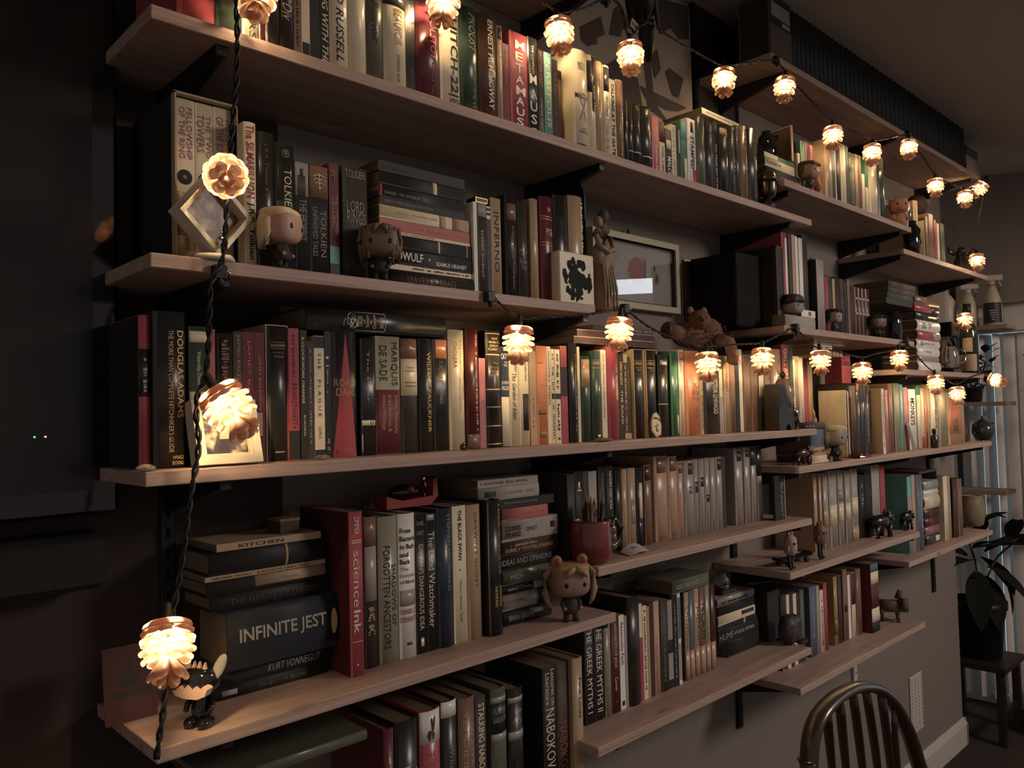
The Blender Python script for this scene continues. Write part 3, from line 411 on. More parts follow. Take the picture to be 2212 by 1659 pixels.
 (.9019,.933,.242,'cr','p',{'t':[('THE BLACK SWAN',.03,.4,.4,.65,'bk','db'),('Nassim Nicholas Taleb',.55,.85,.45,.6,'bk','d')],'disc':[(.47,.006,'bk')],'a':'cream book with small black bird','f':'cream, small black bird'}),
 (.9349,.9677,.2416,'tn','H',{'t':[("DARWIN'S GHOST",.06,.62,.45,.65,'bn','d')],'f':'tan'}),
 (.9743,1.0077,.2472,'bk','H',{'dy':.012,'t':[('A BRIEFER HISTORY OF TIME',.03,.55,.65,.85,'tn','d'),('STEPHEN',.64,.79,.7,.9,'gd','d'),('HAWKING',.64,.79,.35,.55,'gd','d')],'b':[(.02,.98,'gd',.03,.06)],'a':'tall black book with gilt edge','f':'tall black'}),
]),
'E':dict(y=-.17,z=.7775,name='the lowest left shelf',dp=.18,e=[
 (.7448,.7647,.2669,'mr','H',{'t':[('CRASHING',.15,.5,.35,.7,'tn','d')],'f':'maroon','a':'maroon book beside lying box'}),
 (.7668,.8135,.271,'bk','H',{'t':[('The',.25,.4,.3,.55,'cr','d'),('VN',.3,.4,.7,.9,'cr','d')],'f':'wide black'}),
 (.8169,.8609,.2755,'rd','H',{'b':[(0,.2,'wh')],'t':[('THE',.25,.28,.3,.7,'pk','h'),('WORLD',.31,.34,.15,.85,'pk','h'),('OF',.37,.4,.3,.6,'pk','h')],'bf':1,'a':'red and white book with butterfly','f':'red under white, butterfly on it'}),
 (.8632,.8978,.2803,'bk','H',{'b':[(0,.1,'wh')],'t':[('Write',.28,.42,.4,.7,'gy','di')],'f':'black with white top'}),
 (.9021,.9399,.2744,'bn','H',{'t':[('VLADIMIR',.08,.5,.2,.45,'tn','d'),('LETTERS TO',.2,.6,.6,.8,'tn','d')],'f':'brown'}),
 (.9412,.9669,.2682,'dk','p',{'t':[('STALKING NABOKOV',.05,.6,.25,.8,'cr','db')],'a':'dark book with bold cream capitals','f':'dark'}),
 (.9786,1.0167,.2728,'ol','H',{'b':[(.06,.1,'gy'),(.1,.3,'bk2'),(.3,.36,'gy')],'t':[('VLADIMIR',.13,.17,.1,.9,'gy','h'),('NABOKOV',.19,.23,.1,.9,'gy','h')],'f':'grey-green banded'}),
 (1.0215,1.0598,.2607,'bk2','H',{'b':[(.06,.1,'gy2'),(.3,.36,'gy2')],'m':[(.14,.24,.2,.8,'gy')],'f':'black, faint grey bands'}),
 (1.1143,1.1515,.2777,'bk','p',{'dp':.2,'t':[('Lectures on',.02,.27,.6,.9,'cr','d'),('Literature',.04,.26,.2,.5,'cr','d'),('NABOKOV',.29,.7,.2,.85,'cr','d')],'a':'tall black book with large pale capitals','f':'tall black'}),
 (1.1534,1.1894,.2766,'bn2','p',{'dp':.2,'t':[('Russian Literature',.02,.4,.15,.5,'bn','d'),('NABOKOV',.41,.78,.15,.75,'bn','d')],'f':'dark brown'}),
 (1.1898,1.2197,.2814,'tn','H',{'t':[('Fine Lines',.14,.42,.45,.75,'bk','d')],'f':'pale tan','dy':.01}),
]),
'M5':dict(y=-.148,z=1.2447,name='the mug shelf',dp=.13,e=[
 (1.2254,1.248,.1793,'dk','p',{'a':'leftmost dark book behind mug'}),
 (1.2495,1.2734,.1824,'bk','p',{'b':[(.12,.2,'wh',.4,.6),(.21,.225,'wh',.25,.8)],'f':'black, small white figure'}),
 (1.275,1.2904,.1815,'dk','p',{}),
 (1.2928,1.3192,.1805,'gy2','p',{}),
 (1.3242,1.3487,.1866,'bk','p',{'t':[('Cultural Amnesia',.07,.5,.45,.65,'tn','d'),('Clive James',.55,.8,.45,.65,'tn','d')]}),
 (1.3513,1.3755,.1871,'bk2','p',{'t':[('NAZISM AND WAR',.06,.5,.35,.7,'wh','d')],'a':'black book with pale small capitals'}),
 (1.3807,1.4019,.1784,'bk','H',{'f':'glossy black'}),
 (1.4046,1.4226,.1784,'tn','H',{}),
 (1.4253,1.4537,.1789,'tn','H',{'b':[(.4,.7,'gy',.3,.8)]}),
 (1.4565,1.4799,.1783,'bk','H',{'b':[(.2,.65,'cr',.3,.9),(.65,.9,'nv',.2,.9)]}),
 (1.4856,1.5134,.1829,'bn','H',{'b':[(.02,.2,'bn2',.1,.9)]}),
 (1.5251,1.5769,.2005,'sn','H',{'b':[(.02,.2,'bn',.15,.85)],'t':[('Modern',.93,.95,.2,.8,'bn','h'),('Library',.955,.975,.2,.8,'bn','h')],'a':'wide sand-pink hardback','f':'wide sand-pink'}),
 (1.579,1.6182,.1971,'sn','H',{'b':[(.02,.18,'bn',.15,.85)],'t':[('Modern',.93,.95,.2,.8,'bn','h'),('Library',.955,.975,.2,.8,'bn','h')],'f':'sand-pink'}),
 (1.6198,1.6425,.1831,'sn','H',{'b':[(.02,.16,'bn',.15,.85)]}),
 (1.6457,1.688,.1835,'gy2','H',{'b':[(.04,.19,'dk',.3,.8)],'m':[(.35,.45,.3,.7,'bk')],'a':'pale grey jacketed book with portrait','f':'pale grey'}),
 (1.6896,1.7079,.1848,'gy2','H',{'b':[(.3,.45,'dk',.2,.8)]}),
 (1.7113,1.7349,.1841,'gy2','H',{'b':[(.25,.38,'bn2',.2,.8)]}),
 (1.7372,1.759,.1852,'gy2','H',{'b':[(.5,.6,'dk',.2,.8)]}),
 (1.7625,1.7847,.1845,'gy2','H',{}),
 (1.787,1.818,.1848,'gy2','H',{'b':[(.03,.18,'dk',.2,.8)]}),
 (1.8198,1.8349,.1841,'dk','p',{}),
 (1.8794,1.9201,.2023,'gy2','H',{'b':[(.04,.17,'dk',.2,.75)],'a':'grey jacketed book after dark gap','f':'grey'}),
 (1.9278,1.9578,.203,'gy2','H',{'b':[(.04,.13,'bn2',.2,.8)]}),
 (1.9631,1.9898,.2028,'gy2','H',{'b':[(0,.25,'dk')]}),
 (1.9939,2.0211,.2021,'gy2','H',{'b':[(0,.4,'bk')],'f':'grey with black top'}),
]),
'M6':dict(y=-.148,z=1.1135,name='the pig shelf',dp=.14,e=[
 (2.3251,2.3464,.2362,'tn','H',{'a':'leftmost tan book'}),
 (2.3613,2.378,.2331,'tn','H',{}),
 (2.3881,2.4205,.2334,'gy2','H',{'b':[(.45,.72,'tn')]}),
 (2.4274,2.4835,.2377,'gy2','H',{'b':[(.45,.72,'cr',.05,.95)],'t':[('II',.62,.7,.3,.7,'tn','h')],'f':'taupe with pale label'}),
 (2.4906,2.5304,.2349,'gy2','H',{'b':[(.45,.7,'cr',.05,.95),(.25,.42,'gy',.1,.9)],'f':'taupe with pale label'}),
 (2.5414,2.5822,.2307,'gy2','H',{'b':[(.45,.68,'cr',.05,.95)],'f':'taupe with pale label'}),
 (2.5879,2.6395,.2334,'gy2','H',{'b':[(.4,.66,'cr',.05,.95),(.8,1,'tn')],'f':'taupe with pale label'}),
 (2.6482,2.6945,.207,'bk','p',{'m':[(.1,.5,.3,.7,'gy')]}),
 (2.6985,2.745,.2139,'bk','p',{}),
 (2.7532,2.818,.235,'gy2','p',{'f':'grey-brown'}),
 (2.8222,2.8652,.2315,'rd','p',{'a':'red-brown spine behind black pig','f':'dull red'}),
]),
'M7':dict(y=-.185,z=1.0236,name='the right shelf with the bookend stack',dp=.16,e=[
 (2.9648,3.0023,.272,'tl','p',{'b':[(.25,1,'gy2')],'a':'leftmost blue-grey book'}),
 (3.0059,3.0381,.2751,'tn','p',{}),
 (3.0429,3.1116,.273,'nv2','H',{'m':[(.1,.7,.35,.6,'gy')],'f':'slate blue'}),
 (3.3291,3.3765,.2481,'cr','p',{'f':'cream'}),
 (3.3807,3.4048,.2453,'tn','p',{}),
 (3.4306,3.4802,.231,'bn2','H',{}),
 (3.4861,3.5369,.227,'bn','H',{}),
]),
'M8':dict(y=-.147,z=.8976,name='the lowest centre shelf',dp=.13,e=[
 (1.2661,1.2944,.2252,'bk2','p',{'t':[('THE GREEK MYTHS I',.1,.9,.2,.75,'wh','d')],'a':'leftmost dark book with pale capitals'}),
 (1.2962,1.3279,.2248,'bk2','p',{'t':[('THE GREEK MYTHS II',.1,.92,.2,.75,'wh','d')]}),
 (1.3297,1.3509,.2023,'ol2','H',{'m':[(.1,.5,.4,.7,'gy')]}),
 (1.3522,1.3808,.2015,'mr2','p',{'t':[('HISTORICITY OF JESUS',.05,.52,.3,.65,'cr','d'),('Carrier',.62,.77,.35,.65,'cr','d')],'disc':[(.88,.008,'tn')],'f':'dark maroon'}),
 (1.3821,1.3995,.2056,'wh','p',{'t':[('Reasonable Faith',.08,.53,.3,.8,'bk','d')],'b':[(.91,.96,'bk',.3,.8)],'a':'slim white paperback'}),
 (1.4009,1.4099,.2013,'gy2','p',{}),
 (1.4119,1.4526,.2384,'bk','H',{'a':'wide plain black book','f':'wide plain black'}),
 (1.4545,1.4654,.2179,'cr','p',{'b':[(.35,1,'rd')],'f':'cream over red'}),
 (1.4669,1.4824,.2108,'cr','p',{'m':[(.05,.9,.3,.7,'bk')],'disc':[(.08,.004,'gy')]}),
 (1.484,1.4926,.2068,'tn','p',{}),
 (1.4946,1.5069,.2106,'bn2','p',{}),
 (1.5089,1.5296,.2134,'sn','p',{'m':[(.4,.9,.3,.65,'pk')],'f':'pinkish'}),
 (1.5338,1.5613,.2115,'dk','p',{'m':[(.1,.9,.3,.6,'bn')]}),
 (1.5635,1.5818,.2055,'gy','p',{'b':[(.45,.6,'bk'),(.9,1,'bk')]}),
 (1.584,1.6026,.2097,'bk','p',{'m':[(.1,.9,.3,.6,'gy')]}),
 (1.6048,1.6159,.2163,'wh','p',{'b':[(.05,.5,'nv2',.1,.9),(.55,.95,'gy2',.1,.9)],'f':'white-blue'}),
 (1.639,1.6572,.2107,'tn','H',{'dy':-.005,'b':[(.68,1,'sn')],'t':[('CATHOLIC',.15,.65,.25,.75,'bn','d')],'a':'leftmost tan volume in black slipcase','f':'tan boxed'}),
 (1.6589,1.678,.2121,'nv2','H',{'dy':-.005,'b':[(.68,1,'sn')],'f':'blue-grey boxed'}),
 (1.6803,1.7014,.2132,'sn','H',{'dy':-.005,'b':[(.68,1,'tn')],'t':[('JUDAISM',.2,.65,.25,.75,'bn2','d')],'f':'peach boxed'}),
 (1.7038,1.7264,.2148,'bn','H',{'dy':-.005,'b':[(.68,1,'sn')],'t':[('ISLAM',.2,.6,.25,.75,'bn2','d')],'f':'brown boxed'}),
 (1.7289,1.7495,.2162,'ol2','H',{'dy':-.005,'b':[(.68,1,'sn')],'f':'olive boxed'}),
 (1.7519,1.7729,.2164,'mr2','H',{'dy':-.005,'b':[(.68,1,'sn')],'f':'dull brown-red boxed'}),
]),
'M9':dict(y=-.135,z=.8026,name='the lowest right shelf',dp=.12,e=[
 (2.1575,2.1753,.2089,'cr','p',{'a':'leftmost cream paperback in dark box'}),
 (2.1783,2.1948,.2054,'bn2','p',{}),
 (2.1978,2.2175,.2053,'cr','p',{}),
 (2.2206,2.2359,.2036,'dk','p',{}),
 (2.239,2.264,.2087,'ol','p',{}),
 (2.2997,2.341,.2075,'nv2','p',{'m':[(.1,.8,.3,.6,'gy')],'a':'pale slate-blue paperback'}),
 (2.3435,2.3642,.2046,'gy2','p',{}),
 (2.3667,2.3893,.1874,'cr','p',{'m':[(.1,.9,.3,.7,'nv')]}),
 (2.3918,2.4148,.2051,'rd','p',{'f':'dull red'}),
 (2.4616,2.4864,.2138,'gd2','H',{'b':[(.6,.85,'bn')],'a':'yellow-brown rounded spine','f':'yellow-brown'}),
 (2.4917,2.5169,.213,'bn2','p',{}),
 (2.5287,2.5609,.2245,'bn','p',{'b':[(.5,.6,'bk',.2,.8)]}),
 (2.5637,2.5814,.2023,'wh','p',{}),
 (2.5908,2.6193,.2053,'cr','p',{'b':[(.0,.5,'mr')],'f':'cream under maroon'}),
 (2.6251,2.6639,.2135,'bn','H',{}),
 (2.6714,2.7341,.2248,'bk2','p',{'dy':.03,'dp':.15,'sidec':'mr','b':[(.0,.12,'nv2'),(.12,.3,'cr'),(.3,.65,'mr'),(.65,.85,'cr'),(.85,1,'bk')],'a':'tall book banded cream and maroon','f':'tall, cream and maroon bands'}),
]),
'N':dict(y=-.19,z=1.7736,name='the shelf right of the framed picture',dp=.16,e=[
 (2.1007,2.1329,.2746,'rd','p',{'b':[(.05,1,'wh',.5,1)],'a':'red and white magazine'}),
 (2.1398,2.1594,.2758,'dk','p',{}),
 (2.1622,2.1792,.2771,'sn','p',{}),
 (2.1821,2.1964,.2745,'wh','p',{}),
 (2.2036,2.2254,.2728,'wh','p',{}),
 (2.2269,2.2565,.2853,'dk','p',{}),
 (2.2807,2.3269,.217,'gy2','p',{'dy':.015,'dp':.18,'sidec':'dk','a':'thick grey book standing forward','f':'thick grey'}),
 (2.3626,2.3897,.1755,'rd','p',{}),
 (2.3921,2.4124,.1763,'dk','p',{}),
 (2.4173,2.4338,.175,'tn','p',{}),
 (2.4371,2.4671,.1814,'bk','p',{}),
 (2.4704,2.4976,.1791,'bn2','p',{}),
 (2.501,2.52,.1761,'bk','p',{}),
 (2.5234,2.5409,.182,'bn','p',{}),
 (2.5444,2.5727,.1657,'bn2','p',{}),
 (2.5762,2.6014,.1628,'bn2','H',{'b':[(.2,.25,'tn'),(.5,.55,'tn')]}),
 (2.605,2.6306,.1628,'bn2','H',{'b':[(.2,.25,'tn'),(.5,.55,'tn')]}),
 (2.6342,2.6583,.1631,'bn2','H',{'b':[(.2,.25,'tn'),(.5,.55,'tn')]}),
 (2.6621,2.6884,.1642,'bn2','H',{'b':[(.2,.25,'tn'),(.5,.55,'tn')]}),
]),
'M1':dict(y=-.2,z=2.1785,name='the upper right shelf below the black row',dp=.15,e=[
 (2.1986,2.213,.1154,'cr','p',{'a':'slim cream book beside brown-haired head'}),
 (2.2174,2.2453,.1575,'gn','p',{}),
 (2.2483,2.2587,.1607,'rd','p',{}),
 (2.2617,2.2737,.1603,'bk','p',{}),
 (2.2767,2.2964,.1574,'rd','p',{}),
 (2.376,2.423,.1968,'tn','H',{'a':'glossy tan hardback under a light','f':'glossy tan'}),
 (2.4254,2.4444,.1917,'bk','p',{}),
 (2.4469,2.4544,.1933,'cr','p',{}),
 (2.4569,2.483,.1976,'bk','p',{}),
 (2.4864,2.5259,.2074,'cr','p',{'disc':[(.6,.006,'bk')],'f':'cream'}),
 (2.5294,2.5486,.2089,'dg','p',{}),
 (2.5512,2.5913,.1928,'ol','p',{'m':[(.1,.9,.3,.7,'gy')]}),
 (2.5949,2.6203,.1966,'tn','p',{}),
 (2.623,2.6441,.1982,'bn','p',{}),
 (2.6478,2.6702,.1406,'cr','p',{}),
 (2.674,2.6985,.2013,'gn','p',{'b':[(.5,1,'cr')]}),
 (2.7023,2.7742,.2121,'cr','H',{'a':'wide cream hardback','f':'wide cream'}),
 (2.7781,2.8324,.224,'dg','H',{'f':'dark green'}),
 (3.0001,3.029,.1,'gy2','p',{'a':'grey slim book at shelf end'}),
 (3.0324,3.0721,.1103,'bk','H',{'f':'glossy black'}),
]),
'M2':dict(y=-.2,z=2.0949,name='the upper far right shelf',dp=.14,e=[
 (3.1537,3.1966,.2255,'tn','H',{'a':'rounded tan book left of slipcase','dy':-.02}),
 (3.197,3.201,.1515,'cr','p',{}),
 (3.2014,3.2089,.1639,'bn2','p',{}),
 (3.2138,3.2433,.1717,'bn','p',{}),
 (3.2483,3.3037,.1882,'bn','p',{'f':'brown boxed'}),
 (3.3088,3.3346,.1724,'rd','p',{}),
 (3.3384,3.3658,.1632,'cr','p',{}),
 (3.3711,3.4242,.17,'dg','p',{'b':[(.02,.97,'ol',.1,.9)]}),
]),
'T':dict(y=-.205,z=2.5174,name='the topmost right shelf',dp=.17,vol=True,e=[
 (2.1516,2.1769,.2483,'vol','h',{}),
 (2.1783,2.2039,.2519,'vol','h',{}),
 (2.2054,2.2314,.2543,'vol','h',{}),
 (2.2329,2.2594,.2567,'vol','h',{}),
 (2.2609,2.2878,.2592,'vol','h',{}),
 (2.2894,2.3167,.2617,'vol','h',{}),
 (2.3183,2.3461,.2647,'vol','h',{}),
 (2.3477,2.376,.268,'vol','h',{}),
 (2.3776,2.4064,.2714,'vol','h',{}),
 (2.408,2.4374,.2741,'vol','h',{}),
 (2.439,2.4688,.2756,'vol','h',{}),
 (2.4705,2.5008,.2771,'vol','h',{}),
 (2.5026,2.5334,.2786,'vol','h',{}),
 (2.5352,2.5666,.2802,'vol','h',{}),
 (2.5684,2.6004,.2813,'vol','h',{}),
 (2.6022,2.6348,.282,'vol','h',{}),
 (2.6366,2.6698,.2828,'vol','h',{}),
 (2.6717,2.7055,.2835,'vol','h',{}),
 (2.7074,2.7419,.2818,'vol','h',{}),
 (2.7438,2.7789,.2787,'vol','h',{}),
 (2.7809,2.8166,.2755,'vol','h',{}),
 (2.8187,2.8551,.2773,'vol','h',{}),
 (2.8572,2.8944,.2791,'vol','h',{}),
 (2.8964,2.9344,.2809,'vol','h',{}),
 (2.9365,2.9751,.2827,'vol','h',{}),
 (2.9773,3.0168,.2808,'vol','h',{}),
 (3.019,3.0592,.2788,'vol','h',{}),
 (3.0615,3.1026,.2769,'vol','h',{}),
 (3.1049,3.1468,.2749,'vol','h',{}),
 (3.1492,3.1919,.2734,'vol','h',{}),
 (3.1944,3.2381,.2719,'vol','h',{}),
 (3.2405,3.2852,.2703,'vol','h',{}),
 (3.2877,3.3333,.2689,'vol','h',{}),
 (3.3358,3.3824,.2693,'vol','h',{}),
 (3.3851,3.4327,.2697,'vol','h',{}),
 (3.4354,3.4841,.2702,'vol','h',{}),
 (3.4868,3.5366,.2706,'vol','h',{}),
 (3.5394,3.5903,.2731,'vol','h',{}),
 (3.5932,3.6453,.276,'vol','h',{}),
 (3.6483,3.7016,.2789,'vol','h',{}),
]),
}
STACKS={
'B':dict(y=-.195,name='the second-shelf stack',dp=.12,e=[
 (.746,.9429,1.7674,.0282,'bk','H',{'t':[('LEAVES OF GRASS',.22,.75,.3,.7,'bn','h')],'f':'black with brown capitals'}),
 (.7449,.9388,1.7962,.009,'cr','p',{'m':[(.3,.95,.3,.7,'bk')],'f':'slim cream'}),
 (.7438,.9375,1.8059,.0269,'bk','p',{'t':[('BEOWULF',.05,.42,.2,.75,'wh','hb'),('SEAMUS HEANEY',.56,.92,.55,.82,'wh','hb')],'disc':[(.49,.01,'cr')],'f':'black with white capitals'}),
 (.7423,.9364,1.8333,.0209,'bk','p',{'b':[(.6,.62,'cr'),(.93,.945,'tn')],'f':'black with pale bars'}),
 (.7387,.9321,1.8548,.0054,'cr','p',{'m':[(.05,.6,.3,.7,'rd')],'f':'slim cream with red print'}),
 (.7384,.9317,1.8608,.0181,'rd2','p',{'m':[(.3,.9,.35,.65,'tn')],'f':'rose red'}),
 (.7385,.9301,1.8795,.0214,'cr','p',{'b':[(.65,.72,'sn'),(.8,1,'sn')],'t':[('Sophocles   the oedipus cycle',.15,.62,.3,.6,'tn','h')],'f':'cream'}),
 (.7397,.9221,1.9016,.0121,'bk','p',{'t':[('SENECA - FOUR TRAGEDIES AND OCTAVIA',.05,.6,.3,.65,'gy','h')],'f':'black with grey capitals'}),
 (.7386,.9197,1.9142,.0204,'bk','p',{'b':[(0,.03,'rd')],'t':[('CHAUCER - THE CANTERBURY TALES',.05,.55,.5,.75,'gy','h')],'f':'black with red end'}),
 (.739,.9231,1.9352,.0209,'bk2','p',{'b':[(.6,.65,'cr')],'f':'black with small pale label'}),
 (.7382,.9229,1.9567,.0176,'bk2','p',{'t':[('The Poetic Edda',.03,.35,.3,.7,'dk2','h')],'f':'black with faint lettering'}),
]),
'D1':dict(y=-.13,name='the lower left dark stack',dp=.1,e=[
 (.475,.6683,1.1476,.0192,'bk','h',{'m':[(.4,.8,.3,.7,'dk2')],'b':[(.1,.22,'gy',.3,.7)],'f':'black'}),
 (.4752,.674,1.1674,.0244,'bk','h',{'t':[('KURT VONNEGUT',.45,.9,.3,.75,'gy','hi')],'b':[(.15,1,'gd2',.02,.08)],'f':'black with grey capitals'}),
 (.4929,.674,1.1924,.0835,'nv3','h',{'dy':.02,'t':[('INFINITE JEST',.1,.88,.3,.6,'gy2','hb')],'disc':[(.955,.03,'tn',.24)],'f':'thick dark blue with large pale capitals'}),
 (.4787,.674,1.2765,.0211,'bk2','h',{'t':[('THE HOUSE OF MIRTH',.15,.85,.3,.7,'dk2','h')],'f':'black with dim capitals'}),
 (.4741,.6664,1.2982,.0213,'bk2','h',{'b':[(.38,1,'tn',.0,.75)],'t':[('The Age of Innocence',.46,.75,.25,.6,'gy','hi')],'f':'black with tan label'}),
 (.4723,.6673,1.3201,.0072,'tn','p',{'t':[("VIRGINIA WOOLF    A ROOM OF ONE'S OWN",.05,.85,.25,.75,'bn2','h')],'f':'slim tan'}),
 (.4768,.664,1.3279,.033,'bk','h',{'b':[(.64,.66,'tn')],'f':'black with pale bar'}),
 (.4898,.6599,1.3615,.0109,'tn','p',{'t':[('KITCHEN',.2,.62,.25,.75,'bn2','h')],'f':'slim tan with brown letters'}),
]),
'D2':dict(y=-.15,name='the stack by the tall black book',dp=.11,e=[
 (1.0319,1.1645,1.1476,.0286,'bk','H',{'t':[('BRIAN GREENE',.1,.6,.3,.65,'gy','h')],'b':[(.6,.8,'gy',.2,.5)],'f':'black'}),
 (1.0311,1.1656,1.1768,.0302,'gy2','H',{'t':[('The Hedgehog',.0,.45,.3,.6,'bn','hi')],'b':[(.7,1,'bk')],'f':'pale grey with black end'}),
 (1.0319,1.1854,1.2076,.0156,'bk','H',{'b':[(.55,.75,'gy2')],'m':[(.1,.5,.3,.6,'gy')],'f':'glossy black, pale patch'}),
 (1.0328,1.1893,1.2238,.0287,'ol','H',{'t':[('MICHAEL SHERMER',.12,.9,.3,.65,'ol2','h')],'f':'olive'}),
 (1.0325,1.1882,1.2531,.0271,'bk','p',{'t':[('IDEAS AND OPINIONS',.0,.88,.25,.65,'gy2','h')],'f':'black with large pale capitals'}),
 (1.0345,1.1893,1.2808,.0255,'bn2','p',{'t':[("SURELY YOU'RE JOKING",.05,.9,.5,.85,'sn','hb')],'m':[(.15,.6,.2,.4,'sn')],'f':'dark brown'}),
 (1.0354,1.1904,1.307,.0393,'gy2','p',{'t':[('CIOUSNESS',.05,.32,.25,.5,'bk','hb'),('EXPLAINED',.05,.32,.55,.8,'bk','hb'),('DENNETT',.42,.62,.4,.6,'bk','h')],'b':[(.86,.94,'bk',.3,.6)],'f':'pale grey with black capitals'}),
 (1.0363,1.163,1.3469,.023,'rd2','p',{'m':[(.2,.9,.35,.65,'pk')],'f':'red'}),
 (1.0078,1.182,1.3705,.0179,'bk','p',{'t':[('The Principles of Becoming',.2,.72,.3,.6,'gy','h')],'f':'black with small grey letters'}),
 (.9769,1.1391,1.389,.025,'gy2','p',{'b':[(.1,.28,'dk',.3,.7)],'m':[(.32,.9,.35,.65,'gy')],'f':'pale grey with dark label'}),
 (.9774,1.1374,1.4145,.0148,'gy2','p',{'m':[(.05,.8,.3,.7,'bn')],'f':'slim pale grey'}),
]),
'M8':dict(y=-.12,name='the stack by the black slipcase',dp=.1,e=[
 (1.8626,2.0245,.8976,.0398,'bk','p',{'f':'plain black'}),
 (1.8205,2.0216,.938,.0341,'bk','p',{'m':[(.38,.9,.3,.65,'gy')],'t':[('HUME',.02,.35,.25,.75,'gy','h')],'f':'black with grey capitals'}),
 (1.8208,2.0161,.9728,.0133,'bk2','p',{'b':[(.65,.7,'tn')],'f':'black with pale bar'}),
 (1.8208,2.0082,.9867,.0248,'cr','p',{'b':[(.62,.96,'dk',.2,.6)],'f':'cream with dark label'}),
 (1.8224,2.0049,1.012,.0238,'bk','p',{'f':'black'}),
 (1.8175,2.0044,1.0364,.0203,'gy2','H',{'m':[(.1,.8,.4,.8,'bk')],'f':'silver-grey'}),
]),
'M7':dict(y=-.17,name='the cubby stack',dp=.1,e=[
 (3.159,3.3002,1.0236,.0361,'dk','H',{'b':[(.7,1,'wh',.2,.8)],'f':'dark with white end'}),
 (3.1541,3.3043,1.0604,.0309,'pk2','H',{'f':'dull pink'}),
 (3.1551,3.3081,1.0919,.032,'mr','H',{'f':'maroon'}),
 (3.1527,3.2959,1.1244,.033,'bn2','H',{'f':'dark brown'}),
 (3.1537,3.3172,1.158,.0483,'cr','H',{'f':'thick cream'}),
 (3.1539,3.3105,1.2069,.0205,'wh','H',{'f':'white'}),
 (3.152,3.3112,1.228,.0347,'tl2','H',{'f':'pale teal'}),
]),
'N2':dict(y=-.19,name='the white-spined stack',dp=.12,e=[
 (3.099,3.3346,1.6734,.039,'wh','H',{'f':'white'}),
 (3.0977,3.3253,1.713,.019,'gy2','H',{'m':[(.2,.7,.3,.7,'gy')],'f':'grey'}),
 (3.0938,3.3286,1.7326,.0321,'wh','H',{'m':[(.3,.6,.35,.65,'gy')],'f':'white with grey print'}),
 (3.0949,3.3375,1.7653,.0274,'wh','H',{'m':[(.3,.75,.3,.7,'gy')],'b':[(.15,.28,'gy',.2,.8)],'f':'white with grey tab'}),
 (3.1012,3.347,1.7933,.034,'rd','H',{'b':[(.68,1,'gy2')],'f':'red with grey end'}),
 (3.1031,3.3438,1.8279,.0388,'wh','H',{'m':[(.45,.6,.2,.8,'bn')],'b':[(.2,.4,'gy',.2,.8)],'f':'white with dark letters'}),
 (3.0921,3.3301,1.8673,.0308,'bk','H',{'f':'black'}),
 (3.0872,3.3438,1.8987,.0247,'rd','H',{'b':[(.7,1,'dk')],'f':'dull red'}),
 (3.0907,3.3502,1.9239,.0331,'bn','H',{'f':'brown'}),
]),
'N2b':dict(y=-.19,name='the dark pile at far right',dp=.12,e=[
 (2.8351,3.0807,1.906,.0186,'dk','p',{'f':'dark grey'}),
 (2.8425,3.0982,1.9251,.0207,'dg','p',{'m':[(.1,.8,.3,.7,'ol')],'f':'dark green'}),
 (2.8511,3.1068,1.9464,.0203,'dk','p',{'f':'charcoal'}),
 (2.8577,3.1211,1.9673,.0208,'bn2','p',{'f':'dark brown'}),
]),
'M1':dict(y=-.2,name='the pile behind the helmet bust',dp=.12,e=[
 (2.0115,2.2057,2.1785,.0403,'dk','p',{'m':[(.4,.9,.3,.7,'gy')],'f':'dark grey'}),
 (2.0041,2.1759,2.2194,.0247,'cr','p',{'m':[(.05,.5,.3,.65,'bn')],'f':'cream'}),
 (2.0021,2.1737,2.2447,.0126,'gn','p',{'b':[(0,.45,'cr')],'f':'slim cream and green'}),
]),
'M4':dict(y=-.185,name='the cream pile under the lights',dp=.11,e=[
 (2.2823,2.4826,1.7066,.0168,'tn','p',{'b':[(.62,.68,'bn'),(.75,.78,'bn'),(.86,.9,'bn')],'f':'tan with brown bands'}),
 (2.2861,2.4094,1.724,.0162,'cr','p',{'m':[(.15,.85,.3,.7,'bn')],'f':'short cream'}),
 (2.2906,2.4969,1.7408,.0158,'cr','p',{'m':[(.1,.25,.3,.7,'bk'),(.35,.8,.35,.65,'bn')],'b':[(.93,.97,'bk',.3,.7)],'f':'long cream'}),
]),
'M4b':dict(y=-.2,name='the pile beside the bronze animal',dp=.11,e=[
 (2.2157,2.3387,1.3893,.0206,'cr','p',{'b':[(.8,.9,'bk',.3,.7)],'f':'cream'}),
 (2.2137,2.3077,1.4105,.0238,'sn','p',{'m':[(.1,.9,.3,.7,'bn')],'f':'pinkish'}),
 (2.2091,2.3105,1.4349,.0502,'nv2','p',{'f':'blue'}),
 (2.1637,2.3096,1.4857,.0215,'bk','p',{'m':[(.05,.5,.3,.7,'gy2')],'f':'black'}),
]),
'A':dict(y=-.19,name='the upper shelf, lying on other books',dp=.12,e=[
 (1.7151,1.8941,2.2942,.0152,'cr','p',{'m':[(.08,.85,.35,.6,'bn')],'disc':[(.93,.003,'bk')],'f':'cream'}),
]),
'C1':dict(y=-.18,name='the top of the middle shelf row at left',dp=.12,e=[
 (.6095,.8806,1.6889,.035,'bk','H',{'t':[('TALES',.335,.365,.25,.75,'cr','u'),('of',.37,.385,.4,.6,'gd','u'),('Soldiers',.39,.41,.25,.8,'cr','u'),('&',.418,.43,.4,.6,'cr','u'),('Civilians',.438,.46,.2,.85,'cr','u'),('BIERCE',.49,.515,.25,.75,'cr','u')],'b':[(.528,.532,'cr',.05,.9),(.32,.53,'cr',.06,.08),(.32,.53,'cr',.9,.92)],'sk':1,'f':'thick black, white sketch on its spine'}),
]),
